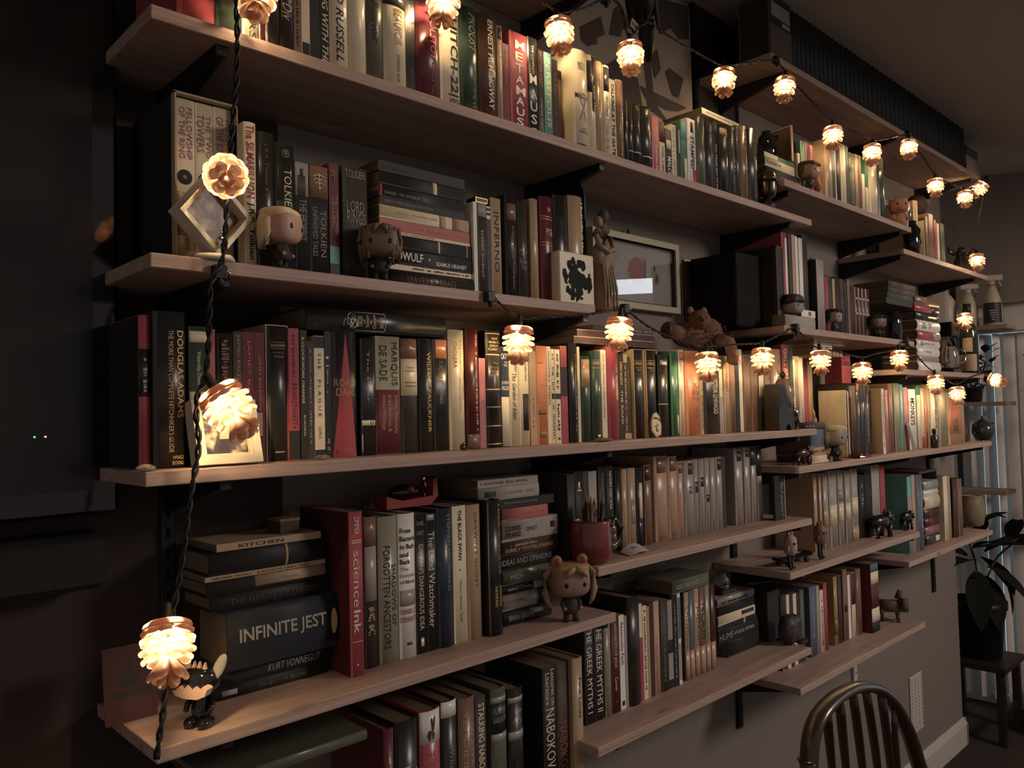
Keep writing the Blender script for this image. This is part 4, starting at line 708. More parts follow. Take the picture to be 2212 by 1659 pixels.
'C2':dict(y=-.18,name='the pile below the picture',dp=.13,e=[
 (1.2221,1.4991,1.6954,.0151,'bn2','p',{'ring':1,'f':'ring-patterned dark'}),
 (1.2329,1.5,1.7111,.014,'bn2','p',{'ring':1,'f':'ring-patterned dark'}),
 (1.2857,1.4964,1.7257,.0118,'dk','p',{'m':[(.55,.95,.3,.7,'gy2')],'f':'charcoal with pale capitals'}),
]),
'E':dict(y=-.17,name='the lowest left shelf',dp=.16,e=[
 (.4626,.7134,1.0399,.0157,'ol','H',{'f':'large olive boxed'}),
]),
'M8b':dict(y=-.15,name='the top of the slipcase at lower centre',dp=.1,e=[
 (1.5793,1.7381,1.1144,.0308,'ol','p',{'t':[('GOD DEBUNKED GOD',.1,.92,.35,.7,'gy2','hb')],'f':'dark olive, block capitals'}),
]),
'N':dict(y=-.232,name='the pile under the black-capped figure',dp=.038,e=[
 (2.023,2.2014,1.7736,.0322,'gy2','p',{'f':'pale grey'}),
 (2.121,2.2052,1.8064,.0192,'wh','p',{'b':[(.5,.7,'rd',.2,.8)],'f':'short white with red mark'}),
]),
'T':dict(y=-.2,name='the pile at the topmost shelf end',dp=.14,e=[
 (3.7312,3.9255,2.5174,.0274,'gy2','p',{'f':'pale'}),
 (3.7344,3.9256,2.5454,.0348,'tn','p',{'f':'tan'}),
 (3.7349,3.8951,2.5808,.0349,'gy2','p',{'f':'grey'}),
 (3.7372,3.899,2.6163,.0386,'dk2','p',{'f':'grey-brown'}),
]),
}
CHAIR={'c':(1.5525,-.62),'bow':[[1.305,-.64,.452],[1.2883,-.62,.917],[1.2925,-.62,.9445],[1.3051,-.62,.9916],[1.3383,-.62,1.0193],[1.3984,-.62,1.0321],[1.4621,-.62,1.032],[1.5199,-.62,1.0228],[1.58,-.62,1.0032],[1.6417,-.62,.9666],[1.6916,-.62,.9196],[1.7358,-.62,.8652],[1.7761,-.62,.7955],[1.7944,-.62,.7564],[1.8,-.64,.452]],'sp':[[[1.3656,-.62,1.0199],[1.3825,-.62,.8832],[1.4,-.64,.452]],[[1.4179,-.62,1.0259],[1.438,-.62,.8646],[1.462,-.64,.452]],[[1.4731,-.62,1.0272],[1.5081,-.62,.8412],[1.524,-.64,.452]],[[1.5313,-.62,1.015],[1.5769,-.62,.8181],[1.586,-.64,.452]],[[1.601,-.62,.9883],[1.6383,-.62,.7976],[1.648,-.64,.452]],[[1.6614,-.62,.9477],[1.6667,-.62,.7881],[1.71,-.64,.452]]],'r':.0166,'sr':.0091}
# ---------------------------------------------------------------- room
def plane_box(name,x0,x1,y0,y1,z0,z1,m): return struct(MB().box(x0,x1,y0,y1,z0,z1).obj(name,m))
plane_box('wall_back',.66,4.02,0,.14,0,3.6,M_WALL)
plane_box('wall_left',-1.2,.66,-.004,.14,0,3.6,mat('dark_wall_paint',(.05,.036,.034),.85,.15,noise=.1,nscale=4))  # dark maroon tone, with shade behind the left shelf ends painted in
M_FLOOR=mat('floor_carpet',(.05,.04,.034),.95,.05,noise=.4,nscale=80,bump=.5)
plane_box('floor',-1.5,6.6,-4.2,2.2,-.06,0,M_FLOOR)
fw=MB(); fw.box(4.62,4.74,-1.1,-.62,0,3.6); fw.box(4.62,4.74,-.62,1.3,2.06,3.6); fw.box(4.62,4.74,1.3,2.2,0,3.6)
struct(fw.obj('wall_right',M_WALL))
c=MB(); c.add([(-1.5,-1.6,2.985-.294*1.6),(6.6,-1.6,2.985-.294*1.6),(6.6,2.2,2.985+.294*.2),(-1.5,2.2,2.985+.294*.2),(-1.5,-1.6,3.1-.294*1.6),(6.6,-1.6,3.1-.294*1.6),(6.6,2.2,3.2),(-1.5,2.2,3.2)],[(0,1,2,3),(7,6,5,4),(0,4,5,1),(1,5,6,2),(2,6,7,3),(3,7,4,0)])
struct(c.obj('ceiling',M_CEIL))
M_TRIM=mat('trim_white',(.50,.46,.41),.5,.4,noise=.04,nscale=8)
b=MB(); b.prism([(0,0),(.016,0),(.016,.09),(.010,.105),(.004,.118),(0,.118)],-1.2,4.03,M=Matrix(((0,1,0,0),(-1,0,0,0),(0,0,1,0),(0,0,0,1))))
struct(b.obj('baseboard_back',M_TRIM))
b=MB(); b.box(4.02,4.036,-.016,.156,0,.09); b.box(4.02,4.03,-.01,.15,.09,.118); struct(b.obj('baseboard_end',M_TRIM))
# far window: frame, valance, glass, vertical blind slats, evening sky outside
wr=struct(MB().box(4.66,4.70,-.62,-.56,0,2.06).box(4.66,4.70,1.24,1.3,0,2.06).box(4.66,4.70,-.56,1.24,2.0,2.06).box(4.66,4.70,-.56,1.24,0,.05).obj('window_1',M_TRIM))
MB().box(4.675,4.681,-.56,1.24,.05,2.0).obj('glass_pane',mat('window_glass',(.9,.95,1),.02,.5,trans=1),wr)
MB().box(4.52,4.615,-.66,1.34,1.905,1.985,bev=.004).obj('valance',M_TRIM,wr)
M_SLAT=mat('blind_vinyl',(.60,.55,.50),.5,.3)
sl=MB()
for i in range(5):
    u=i/4*2-1; 
prof=[(-.04,.0),(-.02,.006),(0,.008),(.02,.006),(.04,0)]
v=[(x,y,0) for x,y in prof]+[(x,y,1.84) for x,y in prof]
sl.add(v,[(i,i+1,i+6,i+5) for i in range(4)],sm=True); slm=sl.mesh('blind_slat',[M_SLAT])
for i in range(30):
    y=-.555+i*.0605
    o=bpy.data.objects.new('blind_slat',slm); COL.objects.link(o); o.parent=wr; o.location=(4.575,y,.06); o.rotation_euler=(0,0,R(151 if i in (8,9,10) else 105+((i*37)%11-5)*.8))
sk=MB().box(5.5,5.52,-2.2,3.4,-.2,3.2).obj('sky_outside',mat('dusk_sky',(0,0,0),1,0,emit=((.62,.86,1.0),.7))); struct(sk)
# wall fittings low on the right
t=tag(MB().box(-.064,.064,-.007,0,0,.23,bev=.003).obj('wall_vent',M_TRIM,loc=(P['vent'][0],0,P['vent'][2]+.03)),'white perforated vent panel low on the wall behind the chair','vent')
d=MB()
for cx in (-.052,-.018,.018,.052):
    for k in range(14): d.box(cx-.0016,cx+.0016,-.0078,-.0068,.02+k*.0145,.0245+k*.0145)
d.obj('perforation',M_BLACK,t)
t=tag(MB().box(-.014,.014,-.012,0,0,.15,bev=.002).obj('wall_raceway',M_TRIM,loc=(P['wallwhite'][0],0,P['wallwhite'][2]+.0)),'short white rail end on the wall above the chair back','rail')
MB().lathe([(.0025,0),(.0025,.002)],10,M=Matrix.Translation((0,-.012,.03))@Matrix.Rotation(R(90),4,'X')).obj('screw',M_BLACK,t)
# ---------------------------------------------------------------- boards, brackets, rails
BT=.0185
for (nm,x0,x1,z,lab) in BOARDS:
    o=MB().box(x0,x1,-.2375,-.002,z-BT,z,bev=.0012).obj('shelf_board',M_WOOD); tag(o,lab,'shelf','pine boards on the wall')
def bracket(x,z,label):
    r=MB()
    t=BT
    r.prism([(-.004,z-t-.006),(-.215,z-t-.003),(-.215,z-t-.013),(-.012,z-t-.058),(-.004,z-t-.058)],-.007,.007,M=Matrix(((0,1,0,x),(1,0,0,0),(0,0,1,0),(0,0,0,1))))
    o=r.obj('shelf_bracket',M_BLACK); tag(o,label,'bracket','black steel shelf brackets')
    MB().box(x-.009,x+.009,-.222,-.004,z-t-.005,z-t-.0005).obj('flange',M_BLACK,o)
    MB().box(x-.008,x+.008,-.220,-.214,z-t-.014,z-t-.004,bev=.001).obj('tip',M_BLACK,o)
stds=[]
for bn,x,z,lab in BRACK:
    bracket(x,z,lab)
    pass
stds=[.465,1.28,2.10,2.91,3.71]
for i,x in enumerate(sorted(stds)):
    zb=.74 if x>3.4 else (.62 if x>1.3 else .72)
    o=MB().box(x-.011,x+.011,-.012,-.001,zb,2.68,bev=.001).obj('wall_rail',M_BLACK); 
    tag(o,['','second ','third ','fourth ','fifth ','sixth ','seventh ','eighth ','ninth ','tenth ','eleventh ','twelfth '][i]+'slotted black upright rail on the wall behind the shelves, counted from left' if i else 'leftmost slotted black upright rail on the wall behind the shelves','rail','black shelf rails')
    s=MB()
    for k in range(int((2.66-zb)/.032)): s.box(x-.003,x+.003,-.0126,-.0118,zb+.015+k*.032,zb+.03+k*.032)
    s.obj('slot',mat('slot_dark',(.004,.004,.004),.8,.1),o)
# ---------------------------------------------------------------- books
TEXTS=[]   # (string, style, parent, box(x,z centre, w,h), curve params, colour)
def curve_y(x,w,bulge): u=2*x/w-1; return -bulge*(1-u*u)
def cover_mesh(w,h,d,hard,bulge):
    mb=MB(); t=min(.0024 if hard else .0006,w*.2)
    n=8 if bulge>0 else 2
    out=[(w*i/n,curve_y(w*i/n,w,bulge)) for i in range(n+1)]
    outer=[(0,d)]+out+[(w,d)]
    inn=[(t+(w-2*t)*i/n,t+curve_y(w*i/n,w,bulge)) for i in range(n+1)]
    inner=[(t,d)]+inn+[(w-t,d)]
    k=len(outer); v=[]
    for z in (0,h):
        v+=[(x,y,z) for x,y in outer]+[(x,y,z) for x,y in inner]
    f=[];N=2*k
    for i in range(k-1):
        f.append((i,i+1,N+i+1,N+i)); f.append((k+i+1,k+i,N+k+i,N+k+i+1))
        f.append((i+1,i,k+i,k+i+1)); f.append((N+i,N+i+1,N+k+i+1,N+k+i))
    f.append((0,N,N+k,k)); f.append((k-1,2*k-1,N+2*k-1,N+k-1))
    mb.add(v,f,0,False)
    for q in range(len(mb.sm)): mb.sm[q]= (q%4<2 and bulge>0 and 4<q<4*(k-2))
    return mb
def strip(w,h,bulge,u0,u1,v0,v1,off=.00035,n=8):
    mb=MB(); n=n if bulge>0 else 1; v=[]
    for z in (h*(1-v1),h*(1-v0)):
        for i in range(n+1):
            x=w*(u0+(u1-u0)*i/n); v.append((x,curve_y(x,w,bulge)-off,z))
        for i in range(n+1):
            x=w*(u0+(u1-u0)*i/n); v.append((x,curve_y(x,w,bulge)+.0002,z))
    m=n+1; f=[]
    for i in range(n):
        f.append((i,i+1,2*m+i+1,2*m+i)); f.append((i+1,i,m+i,m+i+1)); f.append((2*m+i,2*m+i+1,3*m+i+1,3*m+i))
    f.append((0,2*m,3*m,m)); f.append((n,m+n,3*m+n,2*m+n))
    mb.add(v,f,0,bulge>0); return mb
def disc(w,h,bulge,cx,v,r,off,rx=None):
    mb=MB(); n=20; x0=w*cx; z0=h*(1-v); vs=[]
    for i in range(n):
        x=x0+(rx or min(r,w*.46))*math.cos(2*math.pi*i/n); vs.append((x,curve_y(x,w,bulge)-off,z0+r*math.sin(2*math.pi*i/n)))
    vs.append((x0,curve_y(x0,w,bulge)-off,z0))
    mb.add(vs,[(i,(i+1)%n,n) for i in range(n)]); return mb
def smooth_pts(p): return p if len(p)<3 else [(v.x,v.y) for v in smooth_path([(a,b_,0) for a,b_ in p],3)]
def make_book(w,h,d,col,kind,dd,matrix,label,lying=False,group=None):
    hard=kind in 'hH'; gl=kind in 'HP'
    bulge=min(.007,w*.16) if hard else (min(.0012,w*.05) if w>.02 else 0)
    o=cover_mesh(w,h,d,hard,bulge).obj('bound_volume' if col=='vol' else 'hardback' if hard else 'paperback',cm(col,gl)); o.matrix_world=matrix
    tag(o,label,'bound volume' if col=='vol' else 'hardback book' if hard else 'paperback book',group)
    t=min(.0024 if hard else .0006,w*.2); rc=.003 if hard else .0004
    pg=MB().box(t,w-t,.0015 if hard else .001,d-rc,rc,h-rc); pg.obj('pages',M_PAGE,o)
    sc=dd.get('sidec')
    if sc: MB().box(-.0004,.0002,.002,d-.001,.001,h-.001).obj('cover_print',ink(sc),o)  # side cover colour; on some books it holds painted-in shade
    for bd in dd.get('b',()):
        v0,v1,c=bd[:3]; u0,u1=(bd[3],bd[4]) if len(bd)>3 else (.0,1.)
        if lying: u0,u1=1-u1,1-u0
        strip(w,h,bulge,max(u0,.01),min(u1,.99),max(v0,.004),min(v1,.996)).obj('spine_band',cm(c,gl,.08) if c!='gd' else mat('gilt',(.72,.48,.18),.35,.5,metal=.6),o)
    for k,dq in enumerate(dd.get('disc',())):
        v,r,c=dq[:3]
        disc(w,h,bulge,.5,v,r*h,.0006+.0003*k,dq[3]*w if len(dq)>3 else None).obj('emblem',ink(c),o)
    if 'tri' in dd:
        c,v0,v1,_=dd['tri']; mb=MB(); n=12; vs=[]
        for i in range(n+1):
            z=h*(1-v1)+ (h*(v1-v0))*i/n; hw=w*.47*(1-i/n)+.0004
            for s_ in (-1,-.5,0,.5,1):
                x=w*.47+s_*hw; vs.append((x,curve_y(x,w,bulge)-.0004,z))
        mb.add(vs,[(i*5+j,i*5+j+1,i*5+5+j+1,i*5+5+j) for i in range(n) for j in range(4)],0,True); mb.obj('spine_triangle',ink(c),o)
    for (v0,v1,u0,u1,c) in dd.get('m',()):           # faint worn print, too small to read
        if lying: u0,u1=1-u1,1-u0
        mb=MB(); z=h*(1-v0); n=0
        while z>h*(1-v1) and n<60:
            l=rnd.uniform(.0012,.0042); a=w*(u0+(u1-u0)*rnd.uniform(0,.3)); b_=w*(u0+(u1-u0)*rnd.uniform(.65,1)); y=min(curve_y(a,w,bulge),curve_y(b_,w,bulge))-.0006
            if rnd.random()<.82: mb.add([(a,y,z-l),(b_,y,z-l),(b_,y,z),(a,y,z)],[(0,1,2,3)])
            z-=l+rnd.uniform(.0008,.002); n+=1
        mb.obj('worn_print',ink(c),o)
    if dd.get('ring'):
        mb=MB()
        n=int(h/(w*.72))
        for i in range(n):
            zc=h*(i+.5)/n; xc=w*.5; r=w*.34
            for j in range(16):
                a=2*math.pi*j/16;b_=2*math.pi*(j+1)/16
                mb.add([(xc+r*math.cos(a),-.0006,zc+r*math.sin(a)),(xc+r*math.cos(b_),-.0006,zc+r*math.sin(b_)),(xc+.8*r*math.cos(b_),-.0006,zc+.8*r*math.sin(b_)),(xc+.8*r*math.cos(a),-.0006,zc+.8*r*math.sin(a))],[(0,1,2,3)])
        mb.obj('ring_pattern',ink('bk'),o); strip(w,h,0,.9,.99,.001,.999).obj('spine_band',ink('tn'),o)
    if 'gly' in dd:                                  # ring-and-staff monogram
        v,r,c=dd['gly']; g=MB(); xc=w*.5; zc=h*(1-v); r*=h; rx=min(r,w*.42)
        for pts in ([(0,1),(0,-1.1)],[(-.8,.55),(-.3,.75),(.3,.75),(.8,.55)],[(-.75,.1),(-.35,.35),(0,.1),(.35,.35),(.75,.1)],[(-.6,-.35),(-.25,-.1),(.0,-.3),(.25,-.1),(.6,-.35)],[(-.3,-.75),(.3,-.75)]):
            g.tube([(xc+rx*a,curve_y(xc+rx*a,w,bulge)-.0012,zc+r*b_) for a,b_ in smooth_pts(pts)],max(.0005,rx*.07),5)
        g.obj('monogram',ink(c),o)
    if dd.get('bf'):
        mb=MB(); 
        for q in ([(.5,.135),(.62,.03),(.66,.06),(.6,.12)],[(.5,.135),(.45,.06),(.5,.04),(.56,.09)],[(.5,.13),(.36,.12),(.28,.15),(.38,.19)],[(.52,.13),(.62,.14),(.6,.17),(.5,.18)]):
            p=[(w*a,h*(1-b_)) for a,b_ in q]; mb.add([(x,curve_y(x,w,bulge)-.0012,z) for x,z in p],[(0,1,2,3)])
        mb.obj('butterfly_print',ink('bn2'),o)
    if dd.get('sk'):
        mb=MB(); rr=random.Random(3)
        for q in range(7):
            pts=[]; a0=rr.uniform(0,6); cx=w*rr.uniform(.35,.65); cz=h*(1-.29-rr.uniform(-.025,.025)); ra=w*rr.uniform(.1,.3)
            for j in range(10): pts.append((cx+ra*math.cos(a0+j*.5),-.0012-curve_y(0,w,0),cz+ra*.8*math.sin(a0+j*.5)))
            pts=[(x,curve_y(x,w,bulge)-.0006,z) for x,y,z in pts]
            mb.tube(pts,.0006,4)
        mb.obj('sketch_print',ink('wh'),o)
    for tx in dd.get('t',()):
        s,v0,v1,u0,u1,c,st=tx
        if lying:
            if 'u' in st: st=st.replace('u','h'); u0,u1=u0,u1
            else: st=st.replace('h','d'); u0,u1=1-u1,1-u0
        TEXTS.append((s,st,o,(w*u0,w*u1,h*(1-v1),h*(1-v0)),w,bulge,c))
    return o
CW=dict(bk='black',bk2='black',dk='charcoal',dk2='grey-brown',cr='cream',wh='white',rd='red',rd2='rose red',mr='maroon',mr2='dark maroon',dg='dark green',gy='grey',gy2='pale grey',bn='brown',bn2='dark brown',tl='teal',tl2='pale teal',pk='coral pink',pk2='dull pink',nv='navy',nv2='slate blue',nv3='dark blue',tn='tan',ol='olive',ol2='pale olive',gd='gilt',gd2='yellow-brown',gn='green',sn='sand pink',mv='mauve',vol='black')
CW['or']='orange'
ORD='first second third fourth fifth sixth seventh eighth ninth tenth eleventh twelfth thirteenth fourteenth fifteenth sixteenth seventeenth eighteenth nineteenth twentieth'.split()
TENS='twent thirt fort'.split()
def ordn(i):
    if i<=20: return ORD[i-1]
    t,u=divmod(i,10)
    return TENS[t-2]+('ieth' if u==0 else 'y-'+ORD[u-1])
def fit(a,*opts):
    for o in opts:
        s=(a+o).strip()
        if len(s.split())<=16: return s
    return ' '.join((a+opts[-1]).split()[:16])
def noun(f,typ):
    k=min([i for i in (f.find(q) for q in (', ',' with ',' in ',' over ',' under ',' lit')) if i>0],default=-1)
    return f+' '+typ if k<0 else f[:k]+' '+typ+f[k:]
for key,rw in ROWS.items():
    anchor=None; cnt=0
    for idx,(x0,x1,h,col,kind,dd) in enumerate(rw['e']):
        w=x1-x0
        if rw.get('vol'):
            lab=ordn(idx+1)+' from left of the uniform black volumes on the topmost right shelf'; look=''
        else:
            f=dd.get('f')
            if not f:
                f=('slim ' if w<.013 else 'thick ' if w>.042 else '')+CW[col]
            typ='hardback' if kind in 'hH' else 'paperback'
            extra=''
            if not dd.get('f'):
                if 'b' in dd and dd['b'][0][2] in CW and dd['b'][0][2]!='gd': extra=' with '+CW[dd['b'][0][2]]+' patch'
                elif 't' in dd: extra=' with '+CW[dd['t'][0][5]]+' lettering'
            if 'a' in dd:
                lab=fit(dd['a'],' on '+rw['name'],'') if 'book' in dd['a'] or 'back' in dd['a'] or 'spine' in dd['a'] or 'volume' in dd['a'] or 'magazine' in dd['a'] else fit(dd['a']+' book',' on '+rw['name'],'')
                anchor=dd['a']; cnt=0
            elif anchor:
                cnt+=1; wh=(', '+ordn(cnt)+' right of the ') if cnt>1 else ', just right of the '
                lab=fit(noun(f,typ),extra+wh+anchor+' on '+rw['name'],extra+wh+anchor,wh+anchor,wh+anchor.replace(' with',''))
            else:
                lab=fit(noun(f,typ),extra+', '+ordn(idx+1)+' from left on '+rw['name'],', '+ordn(idx+1)+' from left on '+rw['name'])
        y=rw['y']-dd.get('dy',0); d=min(dd.get('dp',rw['dp']+rnd.uniform(-.012,.012)),-y-.014)
        grp='books on '+rw['name'] if not rw.get('vol') else 'uniform black volumes'
        make_book(w,h,d,col,kind,dd,Matrix.Translation((x0,y,rw['z']+.0004)),lab,False,grp)
for key,st in STACKS.items():
    n=len(st['e'])
    for idx,(x0,x1,z0,t,col,kind,dd) in enumerate(st['e']):
        f=dd.get('f',CW[col])
        if n==1: lab=fit('lying '+noun(f,'book'),' on '+st['name'],' '+st['name'])
        else:
            pos='lowest' if idx==0 else 'topmost' if idx==n-1 else ordn(idx+1)+' from bottom'
            lab=fit(noun(f,'book'),', '+pos+' in '+st['name'])
        M=Matrix(((0,0,-1,x1),(0,1,0,st['y']-dd.get('dy',0)),(1,0,0,z0),(0,0,0,1)))
        make_book(t,x1-x0,min(st['dp'],-st['y']-.012),col,kind,dd,M,lab,True,'books lying in '+st['name'])
# slipcases and box covers round standing books
def slipcase(name,x0,x1,y0,y1,z,h,m,label,t=.0016):
    o=MB().box(x0-t,x0,y0,y1,z,z+h).box(x1,x1+t,y0,y1,z,z+h).box(x0-t,x1+t,y0,y1,z+h,z+h+t).box(x0-t,x1+t,y1,y1+t,z,z+h+t).obj(name,m)
    return tag(o,label,'slipcase')
def row_span(k,i,j): e=ROWS[k]['e']; return e[i][0],e[j][1],max(q[2] for q in e[i:j+1]),ROWS[k]['z']
M_SLIP=cm('tn')
for k,e0,e1,m,lab in (('B',0,2,cm('bk'),'cream slipcase round three boxed books at the left end of the second shelf'),  # case sides coloured black in place of shade, only the rim stays cream
  ('C',8,8,M_SLIP,'cream slipcase round the black book with gilt titling, left on the middle shelf'),
  ('M8',None,None,cm('bk2'),'black slipcase holding six tan-footed volumes on the lowest centre shelf')):
    if e0 is None: ii=[i for i,q in enumerate(ROWS[k]['e']) if 'boxed' in q[5].get('f','')]; e0,e1=ii[0],ii[-1]
    yy=ROWS[k]['y']-ROWS[k]['e'][e0][5].get('dy',0); a,b_,h,z=row_span(k,e0,e1); sc_=slipcase('slipcase',a-.0006,b_+.0006,yy,-.012,z,h+.002,m,lab)
    if k=='B': MB().box(a-.0030,a-.0004,yy-.012,yy+.001,z,z+h+.004).box(b_+.0004,b_+.0024,yy-.012,yy+.001,z,z+h+.004).box(a-.0030,b_+.0024,yy-.012,yy+.001,z+h+.0022,z+h+.0050).obj('cream_rim',M_SLIP,sc_)
for i,q in enumerate(ROWS['C']['e']):
    if q[5].get('f')=='black, in cream slipcase' and i>20:
        first='sleeve' in q[5].get('a','')
        slipcase('slipcase',q[0]-.0004,q[1]+.0004,ROWS['C']['y'],-.03,ROWS['C']['z'],q[2]+.002,M_SLIP,('left' if first else 'right')+' one of the two cream slipcases side by side mid middle shelf')

# ---------------------------------------------------------------- lettering
def flush_texts():
    cache={}
    tmp=[]
    for T in TEXTS:
        k=(T[0],T[1])
        if k in cache: continue
        c=bpy.data.curves.new('lettering','FONT'); c.body=T[0]; c.size=1; c.resolution_u=2
        if 'b' in T[1]: c.offset=.018
        if 'i' in T[1]: c.shear=.28
        ob=bpy.data.objects.new('lettering',c); COL.objects.link(ob); cache[k]=ob; tmp.append(ob)
    bpy.context.view_layer.update()
    dg=bpy.context.evaluated_depsgraph_get(); geo={}
    for k,ob in cache.items():
        me=bpy.data.meshes.new_from_object(ob.evaluated_get(dg))
        geo[k]=([tuple(v.co) for v in me.vertices],[tuple(p.vertices) for p in me.polygons]); bpy.data.meshes.remove(me)
    for ob in tmp:
        c=ob.data; bpy.data.objects.remove(ob); bpy.data.curves.remove(c)
    for s,st,par,(xa,xb,za,zb),w,bulge,c in TEXTS:
        vs,fs=geo[(s,st)]
        if not vs: continue
        mx0=min(v[0] for v in vs);mx1=max(v[0] for v in vs);my0=min(v[1] for v in vs);my1=max(v[1] for v in vs)
        out=[]
        for v in vs:
            a=(v[0]-mx0)/max(1e-6,mx1-mx0); b_=(v[1]-my0)/max(1e-6,my1-my0)
            if 'd' in st: x=xa+(xb-xa)*b_; z=zb-(zb-za)*a      # runs downwards, letter tops to the right
            else: x=xa+(xb-xa)*a; z=za+(zb-za)*b_
            out.append((x,(curve_y(x,w,bulge) if w else bulge)-.0009,z))
        me=bpy.data.meshes.new('lettering'); me.from_pydata(out,[],fs)
        if w and bulge*((xb-xa)/w)**2>.0002:             # letters follow the rounded spine
            bm=bmesh.new(); bm.from_mesh(me)
            for k_ in range(1,7): bmesh.ops.bisect_plane(bm,geom=bm.verts[:]+bm.edges[:]+bm.faces[:],plane_co=(xa+(xb-xa)*k_/7,0,0),plane_no=(1,0,0))
            for v in bm.verts: v.co.y=curve_y(v.co.x,w,bulge)-.0008
            bm.to_mesh(me); bm.free()
        me.materials.append(ink(c)); me.update()
        o=bpy.data.objects.new('lettering',me); COL.objects.link(o); o.parent=par
# ---------------------------------------------------------------- pine cone lights
M_PETAL=bpy.data.materials.new('frosted_peach_plastic'); M_PETAL.use_nodes=True
nt=M_PETAL.node_tree; nt.nodes.clear(); out=nt.nodes.new('ShaderNodeOutputMaterial')
df=nt.nodes.new('ShaderNodeBsdfDiffuse'); df.inputs[0].default_value=(.74,.50,.37,1)
tr=nt.nodes.new('ShaderNodeBsdfTranslucent'); tr.inputs[0].default_value=(.84,.56,.40,1)
gl=nt.nodes.new('ShaderNodeBsdfGlossy'); gl.inputs['Roughness'].default_value=.35
m1=nt.nodes.new('ShaderNodeMixShader'); m1.inputs[0].default_value=.72; m2=nt.nodes.new('ShaderNodeMixShader'); m2.inputs[0].default_value=.05
nt.links.new(df.outputs[0],m1.inputs[1]); nt.links.new(tr.outputs[0],m1.inputs[2]); nt.links.new(m1.outputs[0],m2.inputs[1]); nt.links.new(gl.outputs[0],m2.inputs[2]); nt.links.new(m2.outputs[0],out.inputs[0])
M_CAP=M_PETAL.copy(); M_CAP.name='frosted_cap_plastic'
for n_ in M_CAP.node_tree.nodes:
    if n_.type=='BSDF_TRANSLUCENT': n_.inputs[0].default_value=(.9,.62,.46,1)
    if n_.type=='BSDF_DIFFUSE': n_.inputs[0].default_value=(.70,.48,.37,1)
M_BULB=mat('lit_bulb',(0,0,0),.4,0,emit=((1.0,.70,.37),BULB))
def cone_mesh():
    mb=MB()
    mb.lathe([(.0064,-.001),(.012,-.0015),(.0195,-.0025),(.0245,-.0055),(.0258,-.0085),(.0250,-.0108),(.0238,-.0100)],24,mi=1,cap=False)
    tiers=[(-.0105,.0265,20,8,.0),(-.0175,.0285,25,8,.5),(-.0255,.0280,31,8,.05),(-.0330,.0250,42,7,.55),(-.0405,.0195,57,6,.2),(-.0475,.0120,75,4,.5)]
    for z,rad,ang,n,ph in tiers:
        for i in range(n):
            a=2*math.pi*(i+ph)/n+.13*math.sin(i*2.3+z*900)
            r0=.0085 if z>-.04 else .003
            L=(rad-r0)/max(.35,math.cos(R(ang)));  wmax=min(.0088,math.pi*rad/n*.78)
            vs=[];fs=[]
            prof=[(0,.4,.8),(.3,.66,.9),(.6,.95,1.1),(.82,1.0,1.35),(.95,.66,1.15),(1.0,.25,.6)]
            for t,wf,th in prof:
                for u,hh in ((-1,0),(-.6,.0019),(0,.0025),(.6,.0019),(1,0),(.6,-.0016),(0,-.0021),(-.6,-.0016)):
                    lift=.0012*math.sin(t*math.pi*.9)+.0012*t*t
                    vs.append((r0+L*t,u*wmax*wf,hh*th+lift-.0012*u*u))
            for j in range(5):
                for q in range(8): fs.append((j*8+q,j*8+(q+1)%8,j*8+8+(q+1)%8,j*8+8+q))
            fs.append(tuple(range(40,48)))
            M=Matrix.Rotation(a,4,'Z')@Matrix.Translation((r0,0,z))@Matrix.Rotation(R(ang),4,'Y')@Matrix.Translation((-r0,0,0))
            mb.add(vs,fs,0,True,M)
    return mb.mesh('pine_cone_shade',[M_PETAL,M_CAP])
CONE=cone_mesh()
_b=MB(); _b.ell((0,0,-.0205),(.0062,.0062,.0105),1,(10,7)); BULBM=_b.mesh('bulb',[M_BULB])
_b=MB(); _b.lathe([(.0058,-.012),(.0062,-.002),(.0062,.006),(.0048,.007),(.0048,.015),(.003,.018)],12); SOCK=_b.mesh('socket',[M_CORD])
CLAB={1:'cut off at the top above the italic black book',2:'cut off by the top edge above the cream heavy-lettered book',3:'above the white stacked-capitals books',4:'in front of the large patchwork poster',5:'at the left end of the topmost right shelf',6:'below the collectible box corner',
7:'above the glossy tan hardback',8:'beside the dark green hardback',9:'under the front edge of the black volumes',10:'in front of the black ball',11:'second from the end of the upper string',12:'at the corner clip, seen against pale wall',13:'behind the dark horned statuette',
14:'hanging over the diamond-shaped picture frame',15:'tilted sideways over the cream photo frame',16:'beside the pale-eared figurine at lower left',17:'leftmost under the second shelf, above the navy book',18:'in front of the ring-pattern books',19:'beneath the brown plush animal',20:'between the plush animal and the black-capped figure',21:'above the cream lying books',22:'in front of the red box',23:'at the front of the white-spined stack',
24:'above the narrow orange and tan books',25:'above the tan picture-covered box',26:'at the far end, facing outward',27:'behind the dark wine bottle'}
